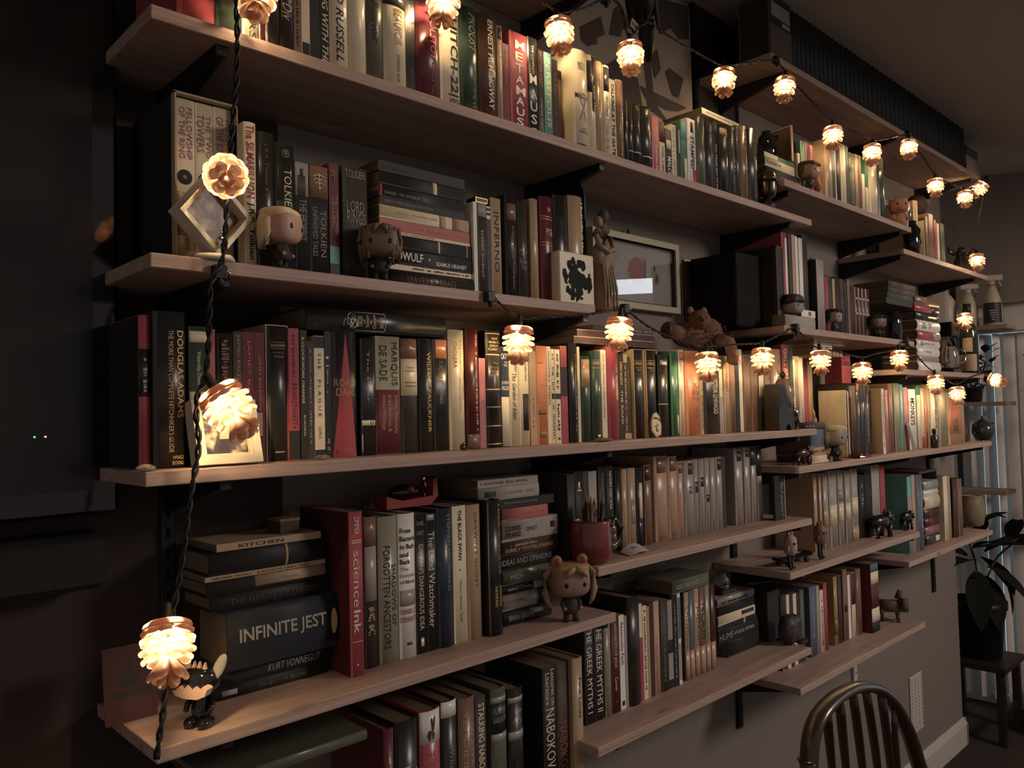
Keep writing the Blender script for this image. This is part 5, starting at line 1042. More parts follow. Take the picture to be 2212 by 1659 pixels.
for n,(x,y,z,ln) in CON.items():
    top=.028
    base=Vector((x,y,z+top))
    e=empty('pine_cone_light',base,'lit peach pine cone light '+CLAB[n],'light','pine cone lights')
    rot=Matrix.Rotation(R(rnd.uniform(-7,7)),4,'X')@Matrix.Rotation(R(rnd.uniform(-6,6)),4,'Y')@Matrix.Rotation(rnd.uniform(0,6.28),4,'Z')
    if n==15: rot=Matrix.Rotation(R(-28),4,'Y')@Matrix.Rotation(R(-18),4,'X'); base=Vector((x-.016,y-.002,z+.024))
    if n==14: rot=Matrix.Rotation(R(-22),4,'Z')@Matrix.Rotation(R(-68),4,'X'); base=Vector((x+.008,y+.012,z+.012))
    if n==26: rot=Matrix.Rotation(R(-70),4,'X')@Matrix.Rotation(R(25),4,'Z'); base=Vector((x,y+.02,z))
    if n==12: rot=Matrix.Rotation(R(40),4,'X'); base=Vector((x,y-.01,z+.02))
    if n==1: rot=Matrix.Rotation(R(-20),4,'X')@Matrix.Rotation(R(14),4,'Y')
    if n==16: rot=Matrix.Rotation(R(-20),4,'Z')@Matrix.Rotation(R(-26),4,'X'); base=Vector((x+.005,y+.013,z+.028))
    e.matrix_world=Matrix.Translation(base)@rot
    sc=1.1 if n in(15,16) else 1.0
    e.scale=(sc,sc,sc)
    for nm,me in (('shade',CONE),('bulb',BULBM),('socket',SOCK)):
        o=bpy.data.objects.new(nm,me); COL.objects.link(o); o.parent=e
def twisted(name,pts,label,r=.0019):
    path=smooth_path(pts,7); root=None
    L=[0]
    for a,b_ in zip(path,path[1:]): L.append(L[-1]+(b_-a).length)
    N=int(L[-1]/.0045); q=[];j=0
    for i in range(N+1):
        s_=L[-1]*i/N
        while j<len(L)-2 and L[j+1]<s_: j+=1
        t=(s_-L[j])/max(1e-9,L[j+1]-L[j]); q.append(path[j].lerp(path[j+1],t))
    for k in (0,1):
        pp=[]
        for i,p in enumerate(q):
            t=(q[min(i+1,N)]-q[max(i-1,0)]).normalized(); a=t.cross(Vector((0,1,.2))); a.normalize(); b_=t.cross(a)
            w=i*.62+k*math.pi; pp.append(p+a*r*.85*math.cos(w)+b_*r*.85*math.sin(w))
        o=MB().tube(pp,r*.8,5).obj('light_cord' if k==0 else 'wire_strand',M_CORD,root)
        if k==0: root=o; tag(o,label,'cord')
    return root
twisted('light_cord',CORD['upper'],'upper black twisted light cord strung along the high shelf edges')
twisted('light_cord',CORD['lower'],'lower black twisted light cord strung across the middle shelves')
twisted('light_cord',CORD['left'],'black twisted light cord hanging down the left end of the shelves',.0027)
# clips that hold the cord to the shelf edges
def clip(x,z,label,y=-.2375):
    o=MB().box(-.009,.009,-.012,.004,-.010,.010,bev=.002).obj('cord_clip',M_CORD,loc=(x,y-.001,z)); tag(o,label,'clip','cord clips')
    MB().lathe([(.0035,0),(.005,-.004),(.005,-.010),(.002,-.012)],10,M=Matrix.Translation((0,-.008,-.008))).obj('hook',M_CORD,o)
    MB().tube([(.006,-.008,.002),(.011,-.012,.0),(.013,-.008,-.006)],.0018,6).obj('wire_loop',mat('clip_steel',(.5,.47,.42),.3,.5,metal=1),o)
clip(0.9327,1.7583,'black cord clip left of the navy book, on the second board edge')
clip(1.3135,1.7653,'black cord clip at the right end of the second board')
clip(2.0598,1.7699,'black cord clip on the left end of the board right of the picture')
clip(2.8524,1.7729,'black cord clip on the right end of the board right of the picture')
clip(1.2789,2.4121,'black cord clip at the end of the topmost left board')
clip(2.006,2.4976,'black cord clip at the left end of the topmost right board')
clip(2.9522,2.5109,'black cord clip on the topmost right board edge, midway')
clip(3.8545,2.5224,'black cord clip at the right end of the topmost right board')
clip(0.4487,1.7496,'black cord clip at the left end of the second board')
# ---------------------------------------------------------------- figures and ornaments
M_EYE=mat('gloss_black_eye',(.006,.006,.006),.15,.6)
def mt(n,c,r=.5,**k): return mat(n,c,r,**k)
SKIN=mt('vinyl_skin',(.55,.33,.24),.45); 
def vinyl(name,loc,h,label,face,hair,hc,bc,skin=SKIN,cat='figurine',eyes=True,headh=.56):
    e=empty(name,loc,label,cat,None,face)
    HM=mat('hair_%02x%02x%02x'%tuple(int(c*255) for c in hc),hc,.55,noise=.25,nscale=90,scale=(1,1,.2)); BM=mat('cloth_%02x%02x%02x'%tuple(int(c*255) for c in bc),bc,.7,noise=.2,nscale=70)
    hz=h*(1-headh/2)-h*.02; hw=h*.33; hd=h*.28; hh=h*headh/2
    MB().ell((0,0,hz),(hw,hd,hh),.62,(24,14)).obj('head',skin,e)
    b=MB(); b.lathe([(h*.13,h*.14),(h*.15,h*.2),(h*.125,h*.32),(h*.085,h*.42),(h*.06,h*.47)],16); b.obj('body',BM,e)
    for s in (-1,1):
        MB().tube([(s*h*.07,0,h*.17),(s*h*.085,0,h*.08),(s*h*.09,-h*.01,h*.02)],[h*.055,h*.05,h*.05],10).ell((s*h*.09,-h*.035,h*.022),(h*.055,h*.085,h*.024),.8,(10,6)).obj('leg',BM,e)
        a=MB().tube([(s*h*.10,0,h*.39),(s*h*.17,-h*.02,h*.30),(s*h*.15,-h*.09,h*.24)],[h*.045,h*.042,h*.036],10).obj('arm',BM,e)
        MB().ell((s*h*.145,-h*.11,h*.235),(h*.035,h*.035,h*.035),1,(8,6)).obj('hand',skin,a)
        if eyes: MB().ell((s*hw*.48,-hd*.93,hz-hh*.12),(h*.045,h*.018,h*.05),1,(10,8)).obj('eye',M_EYE,e)
        MB().ell((s*hw*.98,h*.0,hz-hh*.1),(h*.025,h*.03,h*.05),1,(8,6)).obj('ear',skin,e)
    if eyes: MB().ell((0,-hd*.98,hz-hh*.3),(h*.018,h*.014,h*.012),1,(8,6)).obj('nose',skin,e)
    g=MB()
    if hair=='long':
        g.ell((0,hd*.42,hz+hh*.05),(hw*1.08,hd*.72,hh*1.0),.7,(24,12)); g.ell((0,hd*.1,hz+hh*.66),(hw*1.07,hd*1.02,hh*.42),.7,(24,10))
        for i in range(13):
            a=R(5+i*14.2); x=hw*1.0*math.cos(a); y=hd*.95*math.sin(a)+h*.05
            g.tube([(x*.98,y,hz+hh*.3),(x*1.04,y*1.05,hz-hh*.5),(x*1.0,y*1.05,hz-hh*1.25)],[h*.07,h*.075,h*.05],8)
    elif hair=='curl':
        g.ell((0,hd*.42,hz+hh*.05),(hw*1.08,hd*.7,hh*1.0),.7,(24,12)); g.ell((0,hd*.15,hz+hh*.72),(hw*1.06,hd*.95,hh*.36),.7,(24,10))
        for s in (-1,1):
            for i in range(5):
                x=s*hw*(.30+.19*i); y=-hd*(1.02-.17*i)
                pts=[(x*.5,y*.75,hz+hh*.92)]+[(x+s*h*.02*math.sin(j*1.7+i),y-h*.012*math.cos(j*1.7),hz+hh*(.72-.38*j)) for j in range(6 if i>1 else 2)]
                g.tube(pts,[h*.05]+[h*.046]*(len(pts)-2)+[h*.025],7)
        for i in range(7):
            a=R(20+i*23); g.tube([(hw*1.0*math.cos(a),hd*math.sin(a),hz+hh*.3),(hw*1.08*math.cos(a+.06),hd*1.12*math.sin(a),hz-hh*.4),(hw*math.cos(a),hd*1.08*math.sin(a),hz-hh*1.3)],[h*.07,h*.07,h*.045],8)
    elif hair=='short':
        g.ell((0,hd*.4,hz+hh*.1),(hw*1.06,hd*.72,hh*.98),.68,(22,12)); g.ell((0,hd*.12,hz+hh*.7),(hw*1.05,hd*.98,hh*.4),.7,(22,10))
        for i in range(6): g.tube([(hw*(-.8+.3*i),-hd*.78,hz+hh*.8),(hw*(-.75+.3*i),-hd*1.03,hz+hh*(.42+.1*(i%2)))],[h*.07,h*.025],7)
    elif hair=='cap':
        g.ell((0,h*.03,hz+hh*.45),(hw*1.12,hd*1.12,hh*.72),.7,(22,12)); g.ell((0,-hd*1.1,hz+hh*.25),(hw*.8,hd*.45,hh*.08),.8,(16,6))
    elif hair=='bun':
        g.ell((0,hd*.42,hz+hh*.1),(hw*1.06,hd*.7,hh*.98),.68,(22,12)); g.ell((0,hd*.12,hz+hh*.68),(hw*1.05,hd*.99,hh*.4),.7,(22,10))
        for s in (-1,1):
            g.ell((s*hw*.72,0,hz+hh*1.22),(h*.10,h*.09,h*.10),1,(14,9))
            g.tube([(s*hw*.85,h*.02,hz+hh*1.0),(s*hw*1.32,h*.02,hz+hh*.35),(s*hw*1.42,h*.01,hz-hh*.6),(s*hw*1.25,0,hz-hh*1.25),(s*hw*1.05,-h*.02,hz-hh*1.6)],[h*.045,h*.06,h*.06,h*.045,h*.012],9)
            g.tube([(0,-hd*.9,hz+hh*.85),(s*hw*.35,-hd*1.1,hz+hh*.7),(s*hw*.6,-hd*1.1,hz+hh*.35)],[h*.04,h*.06,h*.02],8)
    if g.v:
        o=g.obj('hair',HM,e)
        if hair=='bun':
            for s in (-1,1): MB().ell((s*hw*.72,-h*.075,hz+hh*1.22),(h*.06,h*.03,h*.06),1,(12,8)).obj('bun_ornament',mt('bun_red',(.35,.05,.04),.4),o)
    return e
def at(n): return P[n][:3]
x,y,z,w,h=P['blond']; vinyl('vinyl_figurine',(x,y,z),h*1.02,'big-headed vinyl figurine with long pale blond hair on second shelf',R(33),'long',(.74,.62,.40),(.05,.035,.03))
x,y,z,w,h=P['curly']; vinyl('vinyl_figurine',(x,y,z),h*1.1,'big-headed vinyl figurine with wavy brown hair in front of lying books',R(-32),'curl',(.17,.115,.07),(.04,.03,.025),mt('vinyl_skin_brown',(.20,.125,.09),.5))
x,y,z,w,h=P['bundoll']; vinyl('vinyl_figurine',(x-.016,y-.012,z),h,'vinyl doll with two hair buns and long tan pigtails on shelf end',R(-26),'bun',(.33,.21,.105),(.05,.035,.035),mt('vinyl_skin_tan',(.31,.19,.14),.5))
x,y,z,w,h=P['capfig']; vinyl('vinyl_figurine',(x,y,z),h,'vinyl figurine in a black cap standing before white magazines',R(0),'cap',(.012,.012,.012),(.06,.055,.05),mt('vinyl_skin_dim',(.30,.23,.18),.5))
x,y,z,w,h=P['hairfig']; vinyl('vinyl_figurine',(x,y,z),h,'vinyl figurine with smooth black hair in front of thick grey book',R(4),'short',(.012,.012,.012),(.05,.045,.04),mt('vinyl_skin_dim',(.30,.23,.18),.5))
x,y,z,w,h=P['thirdfig']; vinyl('vinyl_figurine',(x,y,z),h,'dark brown-haired vinyl figurine left of the black vase',R(-33),'short',(.02,.014,.012),(.02,.02,.02),mt('vinyl_skin_dark',(.16,.10,.075),.5))
x,y,z,w,h=P['headfig']; vinyl('vinyl_figurine',(x,y,z),h*1.25,'brown-haired vinyl figurine on the shelf below the black volumes',R(2),'short',(.09,.045,.03),(.05,.04,.035),mt('vinyl_skin_warm',(.34,.2,.14),.5))
x,y,z,w,h=P['doll4']; vinyl('vinyl_figurine',(x,y,z),h,'vinyl doll with pale green-blond bob on the right long shelf',R(0),'long',(.33,.31,.2),(.02,.02,.022),mt('vinyl_skin_dim',(.30,.23,.18),.5))
# bear-like orange figures on the upper right shelf
def bear(loc,h,label,c,ant,face):
    e=empty('animal_figurine',loc,label,'figurine',None,face); m=mat('fur_%s'%label[:9].replace(' ','_'),c,.7,noise=.2,nscale=60)
    b=MB(); b.lathe([(h*.16,0),(h*.2,h*.08),(h*.2,h*.25),(h*.13,h*.42)],14); b.obj('body',m,e)
    hd=MB(); hd.ell((0,0,h*.62),(h*.27,h*.24,h*.25),.75,(20,12)); hd.ell((0,-h*.2,h*.53),(h*.13,h*.1,h*.09),.9,(12,8)); hd.obj('head',m,e)
    for s in (-1,1):
        MB().ell((s*h*.12,-h*.225,h*.66),(h*.03,h*.02,h*.035)).obj('eye',M_EYE,e)
        MB().ell((s*h*.22,0,h*.83),(h*.07,h*.04,h*.08)).obj('ear',m,e)
        MB().tube([(s*h*.17,-h*.02,h*.36),(s*h*.22,-h*.12,h*.2)],[h*.06,h*.05],8).obj('arm',m,e)
        if ant: MB().tube([(s*h*.1,0,h*.84),(s*h*.15,0,h*1.0),(s*h*.1,0,h*1.12)],[h*.035,h*.03,h*.012],7).tube([(s*h*.15,0,h*1.0),(s*h*.23,0,h*1.08)],[h*.025,h*.01],6).obj('antler',m,e)
    return e
x,y,z,w,h=P['orangefig']; bear((x,y,z),h,'round-headed orange animal figurine at the end of the shelf',(.34,.16,.09),0,R(-45))
gz=P['orangefig'][2]; bear((2.925,-.115,gz+.1212),.098,'antlered orange animal figurine raised behind the round-headed one',(.40,.20,.12),1,R(-40))
o=MB().box(-.033,.033,-.04,.04,0,.1195,bev=.003).obj('gift_box',cm('bn2'),loc=(2.925,-.115,gz+.0004)); tag(o,'dark box that the antlered orange figurine stands on','box'); MB().box(-.0332,.0332,-.0405,.0405,.09,.1198).obj('box_lid',cm('dk'),o)
# tilted cube photo frame
def ring_frame(mb,hw,hh,d,t,M=None):
    for a in ((-hw,hw,hh-t,hh),(-hw,hw,-hh,-hh+t),(-hw,-hw+t,-hh+t,hh-t),(hw-t,hw,-hh+t,hh-t)): mb.box(a[0],a[1],-d/2,d/2,a[2],a[3],M=M)
    return mb
x,y,z,w,h=P['diamond']; M_CREAM=mt('cream_lacquer',(.66,.58,.42),.4)
e=empty('picture_frame',(x,y+.01,z),'cream diamond-tilted picture frame on a round foot, left of second shelf','frame')
M=Matrix.Translation((0,0,.064))@Matrix.Rotation(R(14),4,'Z')@Matrix.Rotation(R(41),4,'Y')
ring_frame(MB(),.041,.041,.026,.007,M).obj('frame',M_CREAM,e)
def picmat(name,a,b_,c,scale,seed=0):
    if name in MATS: return MATS[name]
    m=bpy.data.materials.new(name); m.use_nodes=True; nt=m.node_tree; b=nt.nodes['Principled BSDF']
    tc=nt.nodes.new('ShaderNodeTexCoord'); mp=nt.nodes.new('ShaderNodeMapping'); mp.inputs['Location'].default_value=(seed,seed*.7,seed*.3); nz=nt.nodes.new('ShaderNodeTexNoise'); nz.inputs['Scale'].default_value=scale; nz.inputs['Detail'].default_value=3
    cr=nt.nodes.new('ShaderNodeValToRGB'); cr.color_ramp.elements[0].position=.38; cr.color_ramp.elements[0].color=(*a,1); cr.color_ramp.elements[1].position=.62; cr.color_ramp.elements[1].color=(*c,1)
    q=cr.color_ramp.elements.new(.5); q.color=(*b_,1)
    nt.links.new(tc.outputs['Object'],mp.inputs[0]); nt.links.new(mp.outputs[0],nz.inputs['Vector']); nt.links.new(nz.outputs[0],cr.inputs[0]); nt.links.new(cr.outputs[0],b.inputs['Base Color']); b.inputs['Roughness'].default_value=.4
    MATS[name]=m; return m
MB().box(-.034,.034,.004,.007,-.034,.034,M=M).obj('picture',picmat('sepia_picture',(.05,.03,.02),(.25,.17,.1),(.5,.38,.22),60,2),e)
MB().lathe([(.028,0),(.030,.003),(.027,.008),(.01,.0095)],24).obj('foot',M_CREAM,e)
MB().ell((.004,-.022,.024),(.008,.008,.009)).lathe([(.002,.03),(.004,.036),(.001,.04)],8,M=Matrix.Translation((.004,-.022,0))).obj('metal_ball',mt('polished_steel',(.7,.68,.62),.12,metal=1),e)
# kissing couple statuette
x,y,z,w,h=P['couple']; e=empty('couple_statuette',(x,y,z),'carved tan statuette of two embracing figures beside the wall picture','statuette')
M_CARV=mat('carved_stone',(.30,.22,.15),.7,noise=.25,nscale=40,bump=.3)
g=MB(); g.lathe([(w*.34,0),(w*.36,h*.05),(w*.30,h*.25),(w*.27,h*.42),(w*.31,h*.52)],18)
g.tube([(-w*.12,0,h*.42),(-w*.2,0,h*.58),(-w*.18,0,h*.74),(-w*.16,0,h*.80)],[w*.2,w*.26,w*.2,w*.09],14)
g.tube([(w*.14,0,h*.42),(w*.2,0,h*.6),(w*.16,0,h*.78),(w*.12,0,h*.85)],[w*.24,w*.28,w*.22,w*.1],14); g.obj('bodies',M_CARV,e)
MB().ell((-w*.16,-w*.02,h*.865),(w*.16,w*.17,h*.058),1,rot=Matrix.Rotation(R(-15),3,'Y')).obj('head',M_CARV,e)
MB().ell((w*.12,-w*.02,h*.93),(w*.2,w*.2,h*.065),1,rot=Matrix.Rotation(R(25),3,'Y')).obj('head',mat('carved_dark',(.12,.075,.05),.7,noise=.2,nscale=40),e)
for s in (-1,1): MB().tube([(s*w*.36,-w*.1,h*.72),(s*w*.38,-w*.26,h*.60),(-s*w*.1,-w*.3,h*.56)],[w*.1,w*.11,w*.08],10).obj('arm',M_CARV,e)
g=MB()
for i in range(5): g.tube([(w*(-.2+.12*i),-w*.2,h*.44),(w*(-.25+.15*i),-w*.33,h*.2),(w*(-.28+.16*i),-w*.34,h*.01)],[w*.06,w*.05,w*.03],7)
g.obj('robe_folds',M_CARV,e)
# flower-painted tile box
x,y,z,w,h=P['floral']; o=MB().box(-w/2,w/2,-.012,.014,0,h,bev=.002).obj('painted_tile',M_CREAM,loc=(x,y,z)); tag(o,'cream square tile painted with dark green leaves, second shelf right end','tile')
g=MB(); rr=random.Random(5)
for i in range(80):
    a=rr.uniform(0,6.28); q=.36*rr.uniform(0,1)**.7; cx=q*w*1.1*math.cos(a); cz=h*.46+q*h*1.1*math.sin(a); r1=rr.uniform(.05,.11)*w; an=rr.uniform(0,3.1); n=9
    g.add([(cx+r1*math.cos(2*math.pi*j/n)*math.cos(an)-r1*.55*math.sin(2*math.pi*j/n)*math.sin(an),-.0126-.0001*i*.1,max(.001,min(h-.001,cz+r1*math.cos(2*math.pi*j/n)*math.sin(an)+r1*.55*math.sin(2*math.pi*j/n)*math.cos(an)))) for j in range(n)],[tuple(range(n))])
g.obj('leaf_print',mt('leaf_green_dark',(.010,.014,.009),.6,spec=.1),o)
# black arched bookend, small plaque
x,y,z,w,h=P['bookend_b']; g=MB(); n=10; zz=ROWS['B']['z']
poly=[(-.05,0),(.05,0)]+[(.05*math.cos(math.pi*j/n),h+.05+.08+.05*math.sin(math.pi*j/n)) for j in range(n+1)]
g.prism(poly,-.0012,.0012,M=Matrix(((0,1,0,0),(1,0,0,0),(0,0,1,0),(0,0,0,1)))); o=g.obj('bookend',M_BLACK,loc=(x+.0,-.12,zz)); tag(o,'black arched sheet bookend beside the statuette','bookend')
MB().box(.0,.05,-.05,.05,.0003,.0018).obj('foot',M_BLACK,o)
x,y,z,w,h=P['plaque']; bz=ROWS['B']['z']+ROWS['B']['e'][11][2]
o=MB().box(-w/2,w/2,-.012,.012,0,h,bev=.0008).obj('name_plaque',M_BLACK,loc=(ROWS['B']['e'][11][0]+.013,-.185,bz+.001)); tag(o,'small black gilt-edged plaque lying on books right of the stack','plaque'); ring_frame(MB(),w/2-.001,h/2-.0005,.001,.0007,Matrix.Translation((0,-.0124,h/2))).obj('gilt_border',mat('gilt',(.72,.48,.18),.35,.5,metal=.6),o)
# scan photo frame on the middle shelf
x,y,z,w,h=P['ultra']; e=empty('photo_frame',(x,-.213,z),'cream wooden photo frame with a grey scan print, leaning on the middle shelf','frame',None,R(4)); M=Matrix.Translation((0,0,.0))@Matrix.Rotation(R(-14),4,'X')@Matrix.Translation((0,0,.046))
M_FRM=mat('distressed_cream',(.62,.55,.38),.6,noise=.2,nscale=50)
ring_frame(MB(),.047,.045,.022,.012,M).obj('frame',M_FRM,e); ring_frame(MB(),.036,.034,.014,.004,M).obj('inner_lip',M_FRM,e)
MB().box(-.033,.033,.0,.003,-.031,.031,M=M).obj('scan_print',picmat('grey_scan',(.02,.013,.01),(.06,.04,.03),(.6,.48,.33),32,4.4),e)
MB().box(-.008,.008,.02,.023,0,.075,M=Matrix.Rotation(R(18),4,'X')).obj('stand',M_FRM,e)
# small things on the middle shelf
def lump(name,loc,r,m,label,cat,seed,e=1,n=(14,9)):
    g=MB(); g.ell((0,0,r[2]),r,e,n); rr=random.Random(seed)
    g.v=[(a*(1+rr.uniform(-.12,.12)),b_*(1+rr.uniform(-.12,.12)),max(0,c*(1+rr.uniform(-.1,.1)))) for a,b_,c in g.v]
    g.sm=[False]*len(g.sm); o=g.obj(name,m,loc=loc); return tag(o,label,cat)
x,y,z,w,h=P['stone']; lump('quartz_stone',(x,y,z),(w*.5,.011,h*.5),mat('white_quartz',(.7,.55,.5),.3,trans=.3,noise=.2,nscale=60),'pale pink quartz lump in front of the leftmost red book','stone',1)
x,y,z,w,h=P['pebble']; lump('glass_pebble',(x,y,z),(w*.5,.010,h*.5),mat('clear_glass',(.85,.8,.75),.06,trans=.9),'clear glass pebble in front of the cream book with black ends','pebble',2)
x,y,z,w,h=P['bug']; e=empty('metal_brooch',(x,y,z),'small dark openwork metal ornament before the tall white jacketed book','ornament'); m=mt('dark_bronze',(.10,.075,.05),.35,metal=.8)
g=MB(); g.ell((0,0,.006),(.006,.005,.0055)); g.obj('body',m,e)
for i in range(8): a=2*math.pi*i/8; MB().tube([(0,0,.007),(.008*math.cos(a),-.003,.007+.006*math.sin(a)),(.009*math.cos(a+.4),-.004,max(.0012,.007+.007*math.sin(a+.4)))],.0011,5).obj('petal',m,e)
x,y,z,w,h=P['bark']; o=lump('bark_chip',(x,y,z),(w*.5,.012,.004),mat('bark',(.16,.11,.07),.9,noise=.4,nscale=80,bump=.6),'flat strip of curled bark lying on the middle shelf edge','bark',3)
x,y,z,w,h=P['shield']; M=Matrix.Rotation(R(-11),4,'X')@Matrix.Rotation(R(16),4,'Y')
poly=[(0,0),(.017,.012),(.0185,.032),(.012,.052),(.0,.060),(-.012,.052),(-.0185,.032),(-.017,.012)]
o=MB().prism(poly,-.0008,.0008,M=M).obj('shield_card',mt('card_cream',(.60,.52,.33),.6),loc=(x+.004,y-.002,z+.0015)); tag(o,'cream shield-shaped card leaning against black slipcased books','card')
ring=MB(); pr=[(a*.86,.03+(b_-.03)*.88) for a,b_ in poly]
for a,b_ in zip(poly,poly[1:]+poly[:1]): ring.tube([M@Vector((a[0]*.92,-.0012,.03+(a[1]-.03)*.92)),M@Vector((b_[0]*.92,-.0012,.03+(b_[1]-.03)*.92))],.0004,4)
ring.obj('card_border',ink('bn2'),o)
g=MB(); rr=random.Random(9)
for i in range(12): a=rr.uniform(0,6.28); g.tube([M@Vector((0,-.0012,.024)),M@Vector((.009*math.cos(a)*rr.random(),-.0012,.024+.009*math.sin(a)*rr.random())),M@Vector((.010*math.cos(a),-.0012,.024+.011*math.sin(a)))],.0004,4)
g.obj('card_drawing',ink('bn2'),o)
g=MB()
for i in range(9): g.tube([M@Vector((-.011+.0027*i,-.0012,.040+.003*math.sin(i*.4))),M@Vector((-.0105+.0027*i,-.0012,.045+.003*math.sin(i*.4)-.001*(i%2)))],.0006,4)
g.obj('worn_print',ink('bn2'),o)
M_SMOKE=mat('smoked_glass',(.55,.50,.42),.06,.5,trans=.85)
M_GLASS=mat('clear_glass',(.85,.8,.75),.06,trans=.9)
M_IRON=mat('dark_iron',(.035,.028,.024),.4,.5,metal=.3,noise=.3,nscale=60)
M_GLOSSB=mat('gloss_black_glaze',(.010,.009,.009),.08,.7)
# dark footed base with smoked glass head, at the right end of the middle shelf
x,y,z,w,h=P['glassbird']; zc=ROWS['C']['z']; h=.158
e=empty('glass_lamp_ornament',(x-.012,-.208,zc),'dark arched stand holding a smoked glass head with a round stopper, end of middle shelf','ornament')
g=MB(); hw=.05; poly=[(-hw,0),(-.014,0)]+[(.014*-math.cos(math.pi*i/8),.017*math.sin(math.pi*i/8)) for i in range(1,8)]+[(.014,0),(hw,0),(hw-.004,.055),(.02,.062),(-.012,.12),(-.022,.125),(-.046,.125),(-hw,.06)]
g.prism(poly,-.022,.02); g.obj('stand',M_IRON,e)
r=MB()
for i in range(12): r.box(-.046,-.020,-.0235,-.021,.062+i*.005,.0645+i*.005)
r.obj('ribbing',M_IRON,e)
g=MB(); g.lathe([(.012,.058),(.020,.064),(.026,.078),(.029,.095),(.027,.112),(.022,.122),(.021,.128),(.015,.138),(.006,.142)],24,M=Matrix.Translation((.012,-.004,0))); g.obj('glass_head',M_SMOKE,e)
MB().lathe([(.004,.141),(.008,.147),(.009,.153),(.005,.159),(.001,.162)],16,M=Matrix.Translation((.012,-.004,0))).obj('stopper',M_IRON,e)
MB().ell((.04,-.008,.108),(.008,.008,.008)).tube([(.036,-.008,.108),(.046,-.01,.085),(.052,-.012,.066)],[.004,.005,.003],8).obj('spout',M_SMOKE,e)
MB().tube([(.036,-.022,.06),(.046,-.026,.045),(.047,-.026,.02),(.044,-.022,.003)],[.004,.006,.005,.004],8).obj('tap',mt('polished_steel',(.7,.68,.62),.12,metal=1),e)
x0b=next(q for q in STACKS['M4b']['e'] if q[4]=='bk'); zt=x0b[2]+x0b[3]
x,y,z,w,h=P['pin']; o=MB().prism([(-.008,0),(.008,0),(.006,.012),(-.006,.012)],-.002,.002).obj('enamel_pin',mt('pin_pink',(.55,.25,.22),.4),loc=(min(x,x0b[1]-.02),-.195,zt+.0008)); tag(o,'small pink and gold pin standing on the black lying book','pin')
MB().ell((-.006,0,.024),(.005,.0025,.014),1,rot=Matrix.Rotation(R(-20),3,'Y')).obj('gold_leaf',mat('gilt',(.72,.48,.18),.35,.5,metal=.6),o)
def quad(name,loc,L,H,m,label,cat,face,snout=.3,ears=True,tail=True,barrel=1.0):
    e=empty(name,loc,label,cat,None,face)          # local +x is the head end
    b=MB(); b.ell((0,0,H*.56),(L*.36,L*.19*barrel,H*.28*barrel),.9,(20,12)); b.obj('body',m,e)
    hd=MB(); hd.ell((L*.36,0,H*.70),(L*.17,L*.14,H*.20),.9,(16,10)); hd.tube([(L*.42,0,H*.66),(L*.50,0,H*.60),(L*.56,0,H*.57)],[L*.11,L*.085,L*.08],12); hd.obj('head',m,e)
    for sx in (-1,1):
        for sy in (-1,1): MB().tube([(sx*L*.24,sy*L*.12,H*.5),(sx*L*.25,sy*L*.125,H*.2),(sx*L*.25,sy*L*.125,.0006)],[L*.085,L*.062,L*.07],10).obj('leg',m,e)
    for s in (-1,1):
        if ears: MB().prism([(-.04*L,0),(.04*L,0),(0,.13*L)],-.012*L,.012*L,M=Matrix.Translation((L*.31,s*L*.1,H*.84))@Matrix.Rotation(s*R(25),4,'X')).obj('ear',m,e)
        MB().ell((L*.45,s*L*.10,H*.75),(L*.02,L*.018,L*.022)).obj('eye',M_EYE,e)
    if tail: MB().tube([(-L*.34,0,H*.62),(-L*.42,L*.03,H*.7),(-L*.40,-L*.03,H*.78),(-L*.44,0,H*.84)],[L*.03,L*.022,L*.018,L*.01],7).obj('tail',m,e)
    return e
x,y,z,w,h=P['metalpig']; quad('animal_figurine',(x+.005,-.2,z),.075,.055,mat('brown_bronze',(.10,.06,.045),.2,.6,metal=.6),'small shiny bronze animal in front of the pinkish lying books','figurine',R(-20))
x,y,z,w,h=P['pigbig']; quad('animal_figurine',(x-.01,y,z),.125,.088,mat('black_glaze_pig',(.014,.012,.012),.25,.6),'larger black pig figurine with a tan face patch, before red spine','figurine',R(-14))
x,y,z,w,h=P['pigsmall']; quad('animal_figurine',(x,y,z),.062,.074,mat('black_glaze_pig',(.014,.012,.012),.25,.6),'smaller black pig figurine at the end of the pig shelf','figurine',R(-25))
# sawn-log animal on the lowest right shelf
x,y,z,w,h=P['woodpig']; e=empty('log_animal',(x,y,z),'brown sawn-log pig with round cut face at the end of the lowest right shelf','figurine',None,R(-66)); M_LOG=mat('log_bark',(.12,.075,.05),.8,noise=.3,nscale=50,bump=.4); M_CUT=mat('log_cut',(.22,.14,.09),.6,noise=.25,nscale=120)
RX=Matrix.Rotation(R(90),4,'Y')
MB().lathe([(.021,-.045),(.022,.028)],16,M=Matrix.Translation((0,0,.052))@RX).obj('body',M_LOG,e)
MB().lathe([(.024,0),(.024,.022)],18,M=Matrix.Translation((.03,-.004,.058))@RX).obj('head',M_LOG,e)
MB().lathe([(.0225,.0222),(.0225,.0235)],18,M=Matrix.Translation((.03,-.004,.058))@RX).obj('cut_face',M_CUT,e)
for s in (-1,1): MB().lathe([(.003,0),(.003,.0012)],8,M=Matrix.Translation((.0536,-.004+s*.008,.06))@RX).obj('nostril',M_BLACK,e)
MB().lathe([(.010,0),(.010,.03)],12,M=Matrix.Translation((.02,0,.078))@Matrix.Rotation(R(22),4,'Y')).obj('ear',M_LOG,e)
for sx in (-.03,.018):
    for s in (-1,1): MB().tube([(sx,s*.012,.042),(sx+.003,s*.017,.0006)],[.007,.006],8).obj('leg',M_LOG,e)
